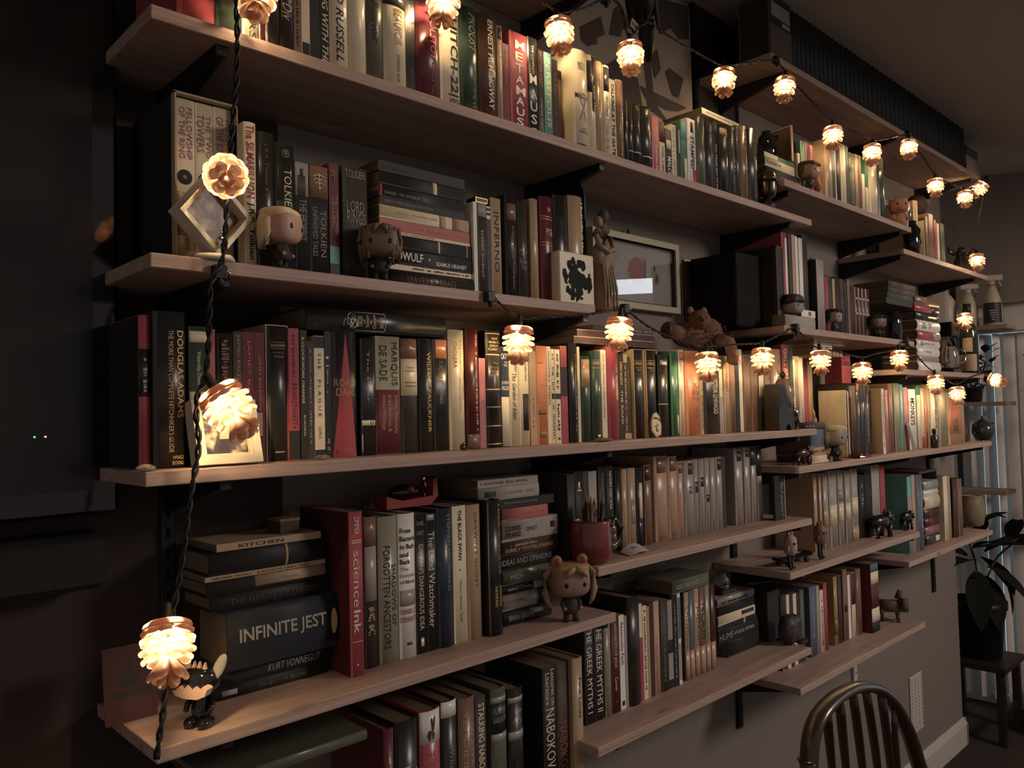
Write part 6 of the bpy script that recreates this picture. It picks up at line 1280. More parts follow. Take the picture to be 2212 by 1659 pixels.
# small doll-like bobbins on a little skateboard
x,y,z,w,h=P['board']; e=empty('toy_skateboard',(x,-.178,z),'black toy skateboard lying on the pig shelf','toy',None,R(-4)); 
MB().tube([(-.08,0,.024),(-.07,0,.017),(.07,0,.017),(.082,0,.024)],[.016,.021,.021,.016],12,flat=.13).obj('deck',M_BLACK,e)
for s in (-1,1):
    for t in (-1,1): MB().lathe([(.007,-.005),(.0075,0),(.007,.005)],12,M=Matrix.Translation((s*.048,t*.015,.0078))@Matrix.Rotation(R(90),4,'X')).obj('wheel',M_IRON,e)
for nm,lab,dx,c1 in (('ghost1','pale round-bodied figurine on black legs in front of the toy skateboard',0,(.42,.31,.25)),('ghost2','brown patterned figurine with spiky crest behind the toy skateboard tail',.0,(.20,.12,.085))):
    x,y,z,w,h=P[nm]; yy=-.215 if nm=='ghost1' else -.213; e=empty('toy_figure',(x-.002,yy-.004 if nm=='ghost1' else yy,z),lab,'figurine',None,R(0)); hh=min(h,.105); m=mat('toy_'+nm,c1,.6,noise=.35,nscale=90)
    MB().lathe([(.010,hh*.4),(.017,hh*.5),(.018,hh*.7),(.016,hh*.88),(.008,hh*.96)],16).obj('body',m,e)
    for s in (-1,1):
        MB().tube([(s*.007,0,hh*.42),(s*.008,0,hh*.1),(s*.009,-.006,.004)],[.005,.0045,.0045],8).obj('leg',M_BLACK,e)
        MB().ell((s*.0075,-.0165,hh*.74),(.003,.002,.004)).obj('eye',M_EYE,e)
        MB().ell((s*.017,-.003,hh*.6),(.004,.004,.010)).obj('arm',m,e)
        MB().ell((s*.008,0,hh*1.0),(.0045,.0045,.006)).obj('ear',m,e)
# mug of pencils
x,y,z,w,h=P['mug']; M_MUG=mat('red_glaze',(.17,.038,.032),.22,.6,coat=.3); e=empty('mug',(x,y+.0,z),'dark red face mug full of pencils at the left end of the mug shelf','mug')
MB().lathe([(.030,.0),(.038,.004),(.043,.022),(.0445,.05),(.043,.083),(.0415,.088),(.039,.083),(.040,.05),(.036,.012),(.01,.008)],28,cap=False).obj('body',M_MUG,e)
MB().tube([(.036,-.004,.078),(.062,-.012,.082),(.078,-.014,.062),(.074,-.014,.036),(.058,-.010,.022),(.038,-.004,.024)],[.007,.008,.009,.0085,.007,.006],10).obj('handle',M_GLOSSB,e)
g=MB(); g.ell((.030,-.031,.066),(.012,.009,.013)); g.ell((.036,-.025,.048),(.010,.012,.014)); g.ell((.028,-.034,.034),(.012,.008,.008)); g.tube([(.018,-.042,.076),(.03,-.036,.082),(.04,-.02,.08)],.004,7); g.obj('relief_face',mat('bronze_glaze',(.20,.12,.08),.15,.6,metal=.4),e)
rr=random.Random(4)
for i in range(11):
    a=rr.uniform(0,6.28); q=rr.uniform(.006,.030); L=rr.uniform(.118,.142); bx,by=q*.7*math.cos(a),q*.7*math.sin(a); tx,ty=q*1.15*math.cos(a),q*1.15*math.sin(a)
    c=[(.05,.035,.025),(.12,.02,.02),(.03,.03,.03),(.10,.07,.04)][i%4]; d=Vector((tx-bx,ty-by,L-.012)).normalized(); p0=e.location+Vector((bx,by,.012)); 
    pe=MB().tube([(0,0,0),tuple(d*(L-.03))],.0046,6).obj('pencil',mat('pencil_%d'%(i%4),c,.4)); pe.location=p0
    tag(pe,'sharpened dark pencil standing in the red mug','pencil','pencils in the red mug')
    MB().tube([tuple(d*(L-.03)),tuple(d*(L-.016)),tuple(d*(L-.012))],[.0046,.0016,.0003],6).obj('sharpened_tip',mat('cedar',(.30,.19,.12),.7),pe)
x,y,z,w,h=P['cardM5']; g=MB(); n=8; vs=[]
for j in range(2):
    for i in range(n+1): t=i/n; vs.append((-.034+.068*t+.012*j,-.018+.036*j,.001+.013*math.sin(t*2.6)*(0.35+.65*j)+.004*j))
g.add(vs,[(i,i+1,n+2+i,n+1+i) for i in range(n)],0,True); o=g.obj('paper_card',mt('grey_paper',(.50,.46,.42),.7),loc=(x,-.195,z)); tag(o,'curled pale paper card lying beside the red mug','card')
MB().add([(-.002,-.0022,.0128),(.014,-.0022,.0127),(.020,.008,.0138),(.004,.008,.0140)],[(0,1,2,3)]).obj('stamp_print',ink('gy'),o)
x,y,z,w,h=P['script']; o=MB().box(-.040,.016,-.004,.004,0,h,bev=.001).obj('lettered_plaque',cm('bk'),loc=(x,-.185,z)); tag(o,'black plaque with grey handwriting and pale right edge, end of mug shelf','plaque')
MB().box(.0145,.0168,-.0042,.0042,.002,h-.004).obj('pale_edge',mat('bevel_glass',(.6,.56,.46),.1,.6),o); MB().box(-.03,.01,-.0,.02,0,.002).obj('foot',M_IRON,o)
TEXTS.append(('Bad paper!','di',o,(-.012,.006,.010,h*.86),0,-.004,'gy')); 
for t in (o,):
    for ch in t.children: pass
# ---- left shelf with the red spine
x,y,z,w,h=P['card']; o=MB().box(-.034,.034,-.0008,.0008,0,h,M=Matrix.Rotation(R(-10),4,'X')).obj('red_card',mt('card_red',(.048,.015,.015),.7),loc=(x,-.115,z+.0005)); tag(o,'dark red printed card leaning at the left end of the shelf','card')
MM=Matrix.Rotation(R(-10),4,'X'); g=MB()
g.add([MM@Vector(p) for p in [(-.013,-.0012,.044),(.010,-.0012,.044),(.012,-.0012,.058),(.003,-.0012,.064),(.002,-.0012,.080),(-.002,-.0012,.080),(-.003,-.0012,.064),(-.013,-.0012,.060)]],[tuple(range(8))]); g.add([MM@Vector(p) for p in [(-.026,-.0012,.033),(.028,-.0012,.033),(.028,-.0012,.040),(-.026,-.0012,.040)]],[(0,1,2,3)]); g.obj('raised_hand_print',ink('bk'),o)
x,y,z,w,h=P['figD']; e=empty('eared_figurine',(x,y,z),'small black figurine with pale pointed ears and a red bow at lower left','figurine',None,R(-58)); M_PALE=mat('pale_vinyl',(.50,.33,.26),.45)
MB().lathe([(.011,.012),(.014,.02),(.011,.036),(.007,.044)],16).obj('body',M_GLOSSB,e)
for s in (-1,1):
    MB().ell((s*.010,-.006,.0065),(.009,.014,.0065),.8).obj('shoe',M_GLOSSB,e); MB().tube([(s*.011,0,.038),(s*.019,-.004,.028),(s*.018,-.010,.02)],[.004,.004,.0035],8).obj('arm',M_GLOSSB,e)
    MB().ell((s*.003,-.012,.040),(.0045,.002,.003),1,rot=Matrix.Rotation(s*R(15),3,'Y')).obj('bow_tie',mt('bow_red',(.45,.06,.06),.4),e)
MB().ell((0,0,.062),(.025,.022,.019),.8,(22,14)).obj('head',M_GLOSSB,e)
g=MB(); poly=[(-.026,.052),(-.022,.046),(-.008,.0425),(.010,.0425),(.022,.047),(.026,.056),(.020,.060),(.014,.054),(.008,.059),(.002,.053),(-.004,.060),(-.010,.053),(-.016,.058),(-.02,.053)]
g.prism(poly,-.0255,-.012); g.obj('jagged_muzzle',M_PALE,e)
for s in (-1,1):
    MB().ell((s*.027,0,.078),(.008,.004,.020),1,(14,10),rot=Matrix.Rotation(s*R(28),3,'Y')).obj('ear',mat('ear_grey',(.42,.38,.34),.5),e)
for i in range(4): MB().prism([(-.003,0),(.003,0),(.001,.009)],-.002,.002,M=Matrix.Translation((-.012+.008*i,-.010,.079-.001*abs(i-1.5)))).obj('hair_tuft',M_PALE,e)
topD1=STACKS['D1']['e'][-1]; x,y,z,w,h=P['boxD']; o=MB().box(-.017,.017,-.02,.02,0,.022,bev=.001).obj('card_box',cm('bn2'),loc=(x,-.09,topD1[2]+topD1[3]+.0008)); tag(o,'tiny brown card box on top of the dark stack','box'); MB().box(-.0172,.0172,-.0203,.0203,.0185,.0221).obj('lid',cm('bn'),o)
x,y,z,w,h=P['toy']; zt=ROWS['D']['z']+max(q[2] for q in ROWS['D']['e'][1:6])+.001; e=empty('toy_boat',(x-.005,-.10,zt),'red and black toy boat lying on top of the standing books','toy')
MB().prism([(-.055,.0),(.04,0),(.058,.014),(.056,.05),(.047,.045),(.046,.016),(-.02,.012),(-.055,.022)],-.02,.02).obj('hull',mt('toy_red',(.28,.04,.035),.45),e)
g=MB(); g.ell((-.004,0,.026),(.034,.018,.013),.9); g.obj('cabin',M_GLOSSB,e); MB().tube([(.034,-.01,.016),(.036,-.012,.034),(.034,-.01,.048)],.0016,6).ell((.034,-.01,.047),(.004,.002,.005)).obj('mast',mt('polished_steel',(.7,.68,.62),.12,metal=1),e)
MB().lathe([(.003,0),(.008,.001)],10,M=Matrix.Translation((-.002,-.017,.03))@Matrix.Rotation(R(90),4,'X')).obj('badge',mt('badge_red',(.35,.12,.10),.4),e)
# ---- lowest centre shelf: rough stone, glass skull, dark box
x,y,z,w,h=P['rock']; e=empty('stone_ornament',(x,y+.01,z),'dark rough stone carving with a curled foot on the lowest centre shelf','ornament'); M_ROCK=mat('dark_rock',(.06,.05,.042),.5,noise=.5,nscale=90,bump=.8)
g=MB(); rr=random.Random(8); g.ell((0,0,.04),(.036,.026,.040),.9,(20,14)); g.ell((.012,-.006,.055),(.026,.02,.026),.9,(16,10)); g.v=[(a+rr.uniform(-.003,.003),b_+rr.uniform(-.003,.003),max(0,c+rr.uniform(-.003,.003))) for a,b_,c in g.v]; g.obj('carving',M_ROCK,e)
MB().ell((.03,-.02,.006),(.022,.014,.006),.8).obj('foot',M_IRON,e)
x,y,z,w,h=P['skullglass']; st=STACKS['M8']['e'][-1]; zt=st[2]+st[3]+.0008; e=empty('glass_skull',(1.895,-.088,zt),'clear glass skull on a dark slab, top of the stack at lower centre','ornament')
MB().box(-.03,.04,-.022,.03,0,.012,bev=.003).obj('slab',M_IRON,e)
g=MB(); g.ell((-.002,-.004,.032),(.017,.019,.017),.95,(20,12)); g.ell((-.004,-.014,.019),(.011,.01,.008),.9); g.obj('skull',M_GLASS,e)
for s in (-1,1): MB().ell((-.004+s*.007,-.0215,.029),(.004,.003,.0045)).obj('eye_socket',M_GLOSSB,e)
MB().prism([(-.012,0),(.012,0),(.008,.035),(-.010,.035)],.005,.02,M=Matrix.Translation((.026,0,.012))).obj('backing_tile',M_GLOSSB,e)
x,y,z,w,h=P['darkbox']; o=MB().box(-w*.42,w*.36,-.055,.055,0,h,bev=.0015).obj('document_box',cm('bk2'),loc=(x,-.075,z)); tag(o,'dark plain box behind the rough stone, lowest centre shelf','box'); MB().box(-w*.425,w*.365,-.0556,.056,h*.82,h+.001).obj('box_lid',cm('bk2'),o)
q=ROWS['M9']['e']; slipcase('slipcase',q[0][0]-.03,q[4][1]+.002,ROWS['M9']['y']+.002,-.012,ROWS['M9']['z'],max(t[2] for t in q[:5])+.003,cm('bk2'),'black slipcase round slim cream and brown paperbacks, lowest right shelf left')
# ---- bookend and pot on the right shelf
x,y,z,w,h=P['bookendM7']; ss=STACKS['M7']['e']; xl=max(min(q[0] for q in ss)-.0115,ROWS['M7']['e'][2][1]+.001); xr=min(max(q[1] for q in ss)+.004,ROWS['M7']['e'][3][0]-.006); xr2=ROWS['M7']['e'][3][0]-.001; ht=ss[-1][2]+ss[-1][3]-ROWS['M7']['z']+.03; M_BE=mat('bookend_brown',(.075,.05,.038),.5,noise=.2,nscale=30)
o=MB().box(xl,xl+.010,-.165,-.03,0,ht).box(xr,xr2,-.165,-.03,0,ht).box(xl,xr2,-.165,-.03,ht,ht+.008).obj('book_cubby',M_BE,loc=(0,0,ROWS['M7']['z'])); tag(o,'dark brown three-sided cubby holding the small pastel stack','rack'); MB().box(xl,xr2,-.031,-.026,0,ht+.008).obj('back_panel',M_BE,o)
x,y,z,w,h=P['potM7']; e=empty('vase',(x-.01,-.14,z),'round tan stoneware pot at the end of the right shelf','pot'); M_POT=mat('stoneware',(.25,.19,.12),.5,noise=.25,nscale=14)
MB().lathe([(.030,0),(.042,.008),(.050,.05),(.050,.085),(.044,.115),(.040,.125),(.044,.131),(.038,.131),(.034,.12)],26,cap=False).obj('body',M_POT,e); MB().tube([(.046,-.01,.11),(.064,-.012,.10),(.066,-.012,.07),(.050,-.01,.045)],[.006,.007,.007,.005],8).obj('handle',M_IRON,e); MB().lathe([(.03,0),(.03,.004)],20).obj('base',M_POT,e)
# ---- shelf right of the picture
x,y,z,w,h=P['slipblack']; o=MB().box(-.02,.02,-.10,.08,0,h,bev=.001).obj('box_file',cm('bk2'),loc=(x,-.1,z)); tag(o,'tall black box file with brown spine edges beside white magazines','box'); MB().box(-.0205,-.0165,-.1012,-.09,.001,h-.001).box(.0165,.0205,-.1012,-.09,.001,h-.001).box(-.0205,.0205,-.1012,-.09,h-.005,h+.0004).obj('brown_edge',cm('bn2'),o); MB().box(-.016,.016,-.1008,-.0995,.01,.05).obj('spine_label',cm('dk2'),o)
o=MB().box(-.075,.06,-.07,.07,0,.20,bev=.004).obj('storage_box',mat('black_card',(.014,.013,.013),.8,.1),loc=(1.985-.03,-.09,P['slipblack'][2])); o.location.x=P['slipblack'][0]-.085; tag(o,'large matt black box left of the tall black box file','box'); MB().box(-.0755,.0605,-.0705,.0705,.17,.2004).obj('lid',mat('black_card',(.014,.013,.013),.8,.1),o)
o.location.y=-.088
x,y,z,w,h=P['vase_n']; e=empty('vase',(x,-.195,z),'glossy black jar at the end of the shelf beside the white-spined stack','jar')
MB().lathe([(.022,0),(.027,.006),(.028,.06),(.026,.085),(.018,.095),(.018,.104),(.015,.104),(.015,.09)],22,cap=False).obj('body',M_GLOSSB,e); MB().lathe([(.022,.0),(.022,.003)],18).obj('base',M_GLOSSB,e); MB().tube([(.026,-.01,.08),(.042,-.012,.075),(.042,-.012,.03),(.027,-.01,.02)],.0035,8).obj('handle',M_GLOSSB,e)
zz=ROWS['N']['z']+max(q[2] for q in ROWS['N']['e'][8:13]); o=MB().box(-.06,.05,-.04,.05,0,.004).obj('tray',M_IRON,loc=(2.44,-.12,zz+.0006)); tag(o,'dark flat tray lying across the narrow reddish books','tray'); MB().box(-.06,.05,-.042,-.04,0,.010).obj('rim',M_IRON,o)
e=empty('bird_figurine',(2.405,-.12,zz+.005),'small grey bird figurine perched on the dark tray','figurine',None,R(40)); mbird=mat('bird_grey',(.22,.2,.17),.6,noise=.3,nscale=80)
g=MB(); g.ell((0,0,.03),(.012,.018,.02),1); g.tube([(0,.012,.03),(0,.034,.05),(0,.04,.062)],[.010,.008,.003],8); g.obj('body',mbird,e); MB().ell((0,-.012,.052),(.010,.011,.010)).obj('head',mbird,e); MB().tube([(0,-.021,.052),(0,-.031,.049)],[.003,.0006],6).obj('beak',M_IRON,e); MB().lathe([(.009,0),(.009,.003),(.002,.005),(.002,.014)],10).obj('stand',M_IRON,e)
o=lump('green_ornament',(2.47,-.12,zz+.005),(.016,.014,.02),mat('olive_glaze',(.12,.11,.05),.35,noise=.4,nscale=70),'olive glazed lump ornament beside the grey bird','ornament',11)
# ---- upper right shelf
ml=STACKS['M1']['e'][-1]; x,y,z,w,h=P['vase_m1']; e=empty('vase',(x,-.145,ml[2]+ml[3]+.0008),'glossy black oval vase standing on lying books, upper right','vase')
MB().lathe([(.012,0),(.02,.004),(.027,.03),(.028,.052),(.022,.078),(.012,.09),(.013,.095),(.009,.095)],24).obj('body',M_GLOSSB,e); MB().tube([(.018,-.012,.082),(.034,-.02,.086)],[.004,.002],7).obj('spout',M_GLOSSB,e)
x,y,z,w,h=P['thinframe']; o=ring_frame(MB(),.05,.052,.008,.003,Matrix.Rotation(R(78),4,'Z')).obj('picture_frame',mat('gilt_thin',(.40,.30,.16),.4,metal=.5),loc=(ml[1]-.012,-.16,ml[2]+ml[3]+.0525)); tag(o,'thin gilt frame seen nearly edge-on beside the glossy black vase','frame'); MB().box(-.047,.047,.0,.002,-.049,.049,M=Matrix.Rotation(R(78),4,'Z')).obj('backing',cm('bn2'),o)
x,y,z,w,h=P['pinkvase']; e=empty('vase',(x-.004,-.19,z),'small pinkish-brown bottle vase left of the glossy tan hardback','vase'); MB().lathe([(.010,0),(.014,.005),(.015,.035),(.010,.055),(.006,.065),(.006,.085),(.008,.09),(.005,.09)],18).obj('body',mat('pink_glaze',(.28,.13,.10),.3),e); MB().lathe([(.0065,.084),(.009,.088),(.0065,.091)],16,cap=False).obj('lip',mat('pink_glaze2',(.2,.1,.08),.4),e)
x,y,z,w,h=P['vase_m2']; e=empty('vase',(x+.01,-.205,z),'glossy black jug at the left end of the upper far right shelf','jug'); MB().lathe([(.018,0),(.026,.004),(.029,.05),(.027,.09),(.018,.112),(.019,.125),(.015,.125),(.014,.11)],22,cap=False).obj('body',M_GLOSSB,e); MB().lathe([(.018,0),(.018,.002)],16).obj('base',M_GLOSSB,e); MB().tube([(.020,-.01,.112),(.040,-.015,.10),(.042,-.015,.05),(.028,-.01,.03)],.004,8).obj('handle',M_GLOSSB,e)
q=ROWS['M2']['e']; zt=ROWS['M2']['z']+max(t[2] for t in q[4:7])+.001; e=empty('round_plush',(q[4][0]+.03,-.15,zt),'dark round ball-shaped plush resting on top of boxed brown books','plush'); g=MB(); g.ell((0,0,.042),(.042,.042,.042),1,(18,12)); g.obj('body',mat('dark_plush',(.035,.02,.016),.9,noise=.3,nscale=60,bump=.5),e); MB().lathe([(.010,0),(.012,.004),(.004,.006)],14,M=Matrix.Translation((.006,-.038,.045))@Matrix.Rotation(R(90),4,'X')).obj('snout',mat('plush_snout',(.09,.05,.04),.8),e)
x,y,z,w,h=P['fabric']; e=empty('hanging_puppet',(3.66,-.06,ROWS['M2']['z']+.004),'brown ragged cloth puppet hanging at the wall end of the shelf','puppet'); mf=mat('rag_cloth',(.16,.09,.06),.9,noise=.4,nscale=50); g=MB(); g.lathe([(.02,0),(.05,.03),(.045,.1),(.03,.17),(.012,.2)],18); rr=random.Random(12); g.v=[(a*(1+rr.uniform(-.15,.15)),b_*(1+rr.uniform(-.15,.1)),c) for a,b_,c in g.v]; g.obj('gown',mf,e); MB().ell((0,-.01,.215),(.024,.022,.028)).obj('head',mat('puppet_face',(.22,.12,.08),.7),e)
for s in (-1,1): MB().tube([(s*.02,0,.17),(s*.06,-.01,.13),(s*.07,-.02,.09)],[.014,.012,.008],8).obj('sleeve',mf,e); MB().ell((s*.045,-.03,.05+.02*s),(.02,.015,.025)).obj('tassel',mat('rag_light',(.26,.18,.12),.9,noise=.4,nscale=50),e)
x,y,z,w,h=P['bull']; e=empty('horned_statuette',(x,-.19,z),'black horned bull statuette with a tall thin rod, end of upper far right shelf','statuette',None,R(-30)); hh=.105
g=MB(); g.lathe([(.045,0),(.042,.012),(.03,.035),(.022,.06),(.016,.08)],18); g.tube([(0,0,.075),(0,-.006,.095),(0,-.012,.105)],[.02,.016,.012],12); g.obj('body',M_GLOSSB,e)
for s in (-1,1): MB().tube([(s*.012,0,.085),(s*.035,0,.078),(s*.055,0,.088),(s*.062,0,.108)],[.008,.007,.006,.002],8).obj('horn',M_GLOSSB,e)
MB().tube([(-.03,0,.07),(-.032,.0,.12),(-.03,0,.215)],[.004,.0015,.0008],6).obj('rod',M_IRON,e); MB().tube([(.03,-.02,.035),(.06,-.035,.028),(.085,-.045,.04)],[.014,.009,.002],10).obj('tail_point',M_GLOSSB,e)
# ---- helmet bust at the right end of the long upper shelf
x,y,z,w,h=P['helmet']; e=empty('helmet_bust',(x,-.212,z),'dark brass visored helmet bust at the right end of the long upper shelf','bust',None,R(-48)); MBR=mat('dark_brass',(.10,.075,.045),.25,.6,metal=.7)
MB().lathe([(.016,0),(.022,.003),(.020,.016),(.010,.022),(.011,.034)],18).obj('stand',M_IRON,e); MB().lathe([(.022,.036),(.0265,.05),(.027,.074),(.0265,.084),(.022,.099),(.012,.108),(.002,.111)],26).obj('helmet',MBR,e)
MB().box(-.018,.018,-.0285,-.018,.072,.079,bev=.001).box(-.0028,.0028,-.0285,-.018,.045,.073).obj('visor_slit',M_GLOSSB,e)
for s in (-1,1): MB().lathe([(.009,0),(.009,.004),(.005,.006)],14,M=Matrix.Translation((s*.0262,0,.07))@Matrix.Rotation(s*R(90),4,'Y')).obj('side_disc',MBR,e)
MB().lathe([(.027,.080),(.0285,.083),(.027,.086)],26,cap=False).obj('brow_band',MBR,e)
# ---- topmost shelf: collectible box
x,y,z,w,h=P['boxT']; e0=ROWS['T']['e'][0][0]; o=MB().box(-.072,.055,-.035,.06,0,.185,bev=.001).obj('collectible_box',cm('bk2',True),loc=(e0-.058,-.185,z)); tag(o,'dark windowed collectible box at the left end of the topmost right shelf','box')
ring_frame(MB(),.047,.088,.001,.004,Matrix.Translation((-.0725,.012,.0925))@Matrix.Rotation(R(90),4,'Z')).obj('edge_print',cm('dk2'),o); MB().box(-.066,.050,-.0358,-.0352,.01,.10).obj('window_film',mat('window_film',(.10,.085,.075),.1,.6),o); ring_frame(MB(),.062,.045,.001,.003,Matrix.Translation((-.008,-.0356,.055))).obj('window_border',cm('dk2'),o); MB().box(-.06,.045,-.0358,-.0352,.125,.165).obj('title_panel',cm('gy'),o); MB().box(-.0,.045,-.0358,-.0352,.108,.12).obj('small_panel',cm('gy2'),o)
# ---- wall decoration in the upper middle
x0,x1,z0,z1=1.42,1.956,2.30,2.72
o=MB().box(x0,x1,-.008,-.001,z0,z1).obj('poster',mat('poster_beige',(.40,.33,.26),.7,noise=.15,nscale=5)); tag(o,'large beige patchwork poster with dark angular shapes on the wall','poster')
g=MB()
g.add([(1.4658,-.0085,2.5016),(1.5512,-.0085,2.557),(1.5658,-.0085,2.5137),(1.5341,-.0085,2.4953),(1.5334,-.0085,2.4796),(1.4936,-.0085,2.4614),(1.4713,-.0085,2.4685)],[tuple(range(7))])
g.add([(1.5804,-.0088,2.5182),(1.6025,-.0088,2.5923),(1.6322,-.0088,2.6173),(1.6788,-.0088,2.5683),(1.6387,-.0088,2.5491),(1.6281,-.0088,2.5273)],[tuple(range(6))])
g.add([(1.7401,-.0091,2.5881),(1.7551,-.0091,2.5161),(1.7668,-.0091,2.4171),(1.7376,-.0091,2.4156),(1.7216,-.0091,2.5061),(1.7134,-.0091,2.5857)],[tuple(range(6))])
g.add([(1.7547,-.0094,2.5159),(1.79,-.0094,2.5458),(1.8043,-.0094,2.4918),(1.7727,-.0094,2.457)],[tuple(range(4))])
g.add([(1.8255,-.0097,2.4912),(1.8439,-.0097,2.507),(1.9131,-.0097,2.496),(1.8845,-.0097,2.4323),(1.8532,-.0097,2.4333)],[tuple(range(5))])
g.add([(1.566,-.01,2.4352),(1.6045,-.01,2.461),(1.6967,-.01,2.4357),(1.7169,-.01,2.3532),(1.6264,-.01,2.3185),(1.5844,-.01,2.3502)],[tuple(range(6))])
g.add([(1.7056,-.0103,2.4192),(1.9238,-.0103,2.4142),(1.8791,-.0103,2.3923),(1.8232,-.0103,2.3823),(1.7286,-.0103,2.3914)],[tuple(range(5))])
g.add([(1.7342,-.0106,2.3877),(1.7596,-.0106,2.3968),(1.8319,-.0106,2.3492),(1.8167,-.0106,2.3495),(1.7413,-.0106,2.3655)],[tuple(range(5))])
g.add([(1.7954,-.0109,2.6898),(1.951,-.0109,2.719),(1.9439,-.0109,2.6195),(1.8968,-.0109,2.6047),(1.8574,-.0109,2.6254),(1.8008,-.0109,2.5876)],[tuple(range(6))])
g.obj('dark_shapes',mat('poster_ink',(.085,.065,.055),.7,noise=.3,nscale=9),o)
o=MB().box(1.965,2.20,-.012,-.001,2.40,2.95,bev=.002).obj('dark_picture',mat('dark_canvas',(.03,.022,.02),.5,noise=.3,nscale=6)); tag(o,'very dark picture hanging right of the patchwork poster','picture'); ring_frame(MB(),.1175,.275,.016,.012,Matrix.Translation((2.0825,-.008,2.675))).obj('frame',M_GLOSSB,o)
x,y,z,w,h=P['raven']; e=empty('raven_figure',(1.462,-.20,2.455),'black feathered raven figure with a paper tag on its legs, near the ceiling shelf','figurine',None,R(-62)); mR=mat('raven_feather',(.009,.009,.010),.5,noise=.5,nscale=80,bump=.6)
g=MB(); g.ell((0,0,.045),(.034,.06,.036),.95,(20,12),rot=Matrix.Rotation(R(-38),3,'X')); g.obj('body',mR,e); MB().ell((0,-.052,.092),(.022,.026,.022)).obj('head',mR,e); MB().tube([(0,-.072,.092),(0,-.092,.086),(0,-.104,.078)],[.008,.005,.001],8).obj('beak',M_GLOSSB,e)
for s in (-1,1): MB().ell((s*.03,.018,.042),(.009,.07,.026),1,(14,9),rot=Matrix.Rotation(R(-42),3,'X')).obj('wing',mR,e); MB().tube([(s*.010,-.004,.015),(s*.011,-.006,-.03),(s*.011,-.016,-.036)],.0028,6).obj('leg',M_GLOSSB,e); MB().ell((s*.018,-.066,.097),(.003,.004,.004)).obj('eye',M_EYE,e)
MB().tube([(0,.045,.01),(0,.08,-.035),(0,.10,-.065)],[.022,.016,.006],8,flat=.35).obj('tail',mR,e)
t=MB().box(-.014,.014,-.0004,.0004,-.022,0,M=Matrix.Rotation(R(20),4,'Y')).obj('paper_tag',mt('tag_paper',(.45,.36,.24),.7),loc=(1.385,-.2405,2.400)); tag(t,'small tan paper tag tied under the raven, above a lit cone','tag'); MB().box(-.011,.011,-.0009,-.0005,-.015,-.013,M=Matrix.Rotation(R(20),4,'Y')).box(-.011,.008,-.0009,-.0005,-.010,-.008,M=Matrix.Rotation(R(20),4,'Y')).obj('worn_print',ink('bn2'),t)
# picture frame on the wall under the long shelf
x,y,z,w,h=P['frameR']; xl,xr,zb,zt_=1.475,1.838,1.815,2.005
e=empty('picture_frame',((xl+xr)/2,-.014,(zb+zt_)/2),'pale green-gold framed picture on the wall beside the embracing statuette','frame'); hw=(xr-xl)/2; hh=(zt_-zb)/2; M_FG=mat('frame_celadon',(.40,.36,.24),.4,noise=.1,nscale=20)
ring_frame(MB(),hw,hh,.024,.016).obj('frame',M_FG,e); ring_frame(MB(),hw-.016,hh-.016,.012,.003).obj('inner_lip',cm('bn2'),e)
MB().box(-hw+.015,hw-.015,.004,.007,-hh+.015,hh-.015).obj('mat_board',mat('mat_board',(.46,.42,.37),.7),e)
g=MB(); g.add([(-.075,.0035,-.050),(.045,.0035,-.050),(.045,.0035,.045),(-.075,.0035,.045)],[(0,1,2,3)]); g.obj('print_sheet',picmat('faint_print',(.36,.31,.28),(.42,.38,.33),(.33,.30,.27),28,6),e)
g=MB(); n=22; g.add([(.008+.036*math.cos(2*math.pi*i/n)*(1+.12*math.sin(3*i)),.003,.008+.034*math.sin(2*math.pi*i/n)) for i in range(n)],[tuple(range(n))]); g.obj('red_shape',mt('print_rose',(.34,.09,.08),.7),e)
g=MB(); g.add([(.036,.0028,-.012),(.048,.0028,-.012),(.048,.0028,.042),(.038,.0028,.042)],[(0,1,2,3)]); g.add([(.085,.003,-.018),(.1,.003,-.02),(.104,.003,.0),(.092,.003,.012)],[(0,1,2,3)]); g.add([(.082,.003,.015),(.088,.003,.012),(.09,.003,.03),(.085,.003,.032)],[(0,1,2,3)]); g.obj('grey_shapes',mt('print_grey',(.15,.13,.12),.7),e)
MB().box(-hw+.015,hw-.015,-.006,-.0045,-hh+.015,hh-.015).obj('glass',mat('picture_glass',(1,1,1),.0,.5,trans=1,ior=1.5),e)
x,y,z,w,h=P['brass']; e=empty('hare_hook',(x,-.014,z-.0005),'tiny dark brass hare-shaped figure on top of the picture frame','figurine'); g=MB(); g.lathe([(.0055,0),(.004,.006),(.0035,.014),(.003,.017)],12); g.ell((0,0,.019),(.004,.004,.0045)); g.obj('body',MBR,e)
for s in (-1,1): MB().tube([(s*.0015,0,.022),(s*.006,0,.028)],[.0014,.001],6).obj('ear',MBR,e)
o=MB().box(-.035,.035,-.006,0,0,.175,bev=.001).obj('brown_book_cover',mat('leather_panel',(.09,.042,.032),.3,.5,noise=.4,nscale=12),loc=(1.925,-.002,1.80)); tag(o,'dark red-brown panel on the wall right of the framed picture','panel'); MB().box(-.0352,.0352,-.0064,-.001,.170,.1755).obj('top_edge',mat('gilt',(.72,.48,.18),.35,.5,metal=.6),o)
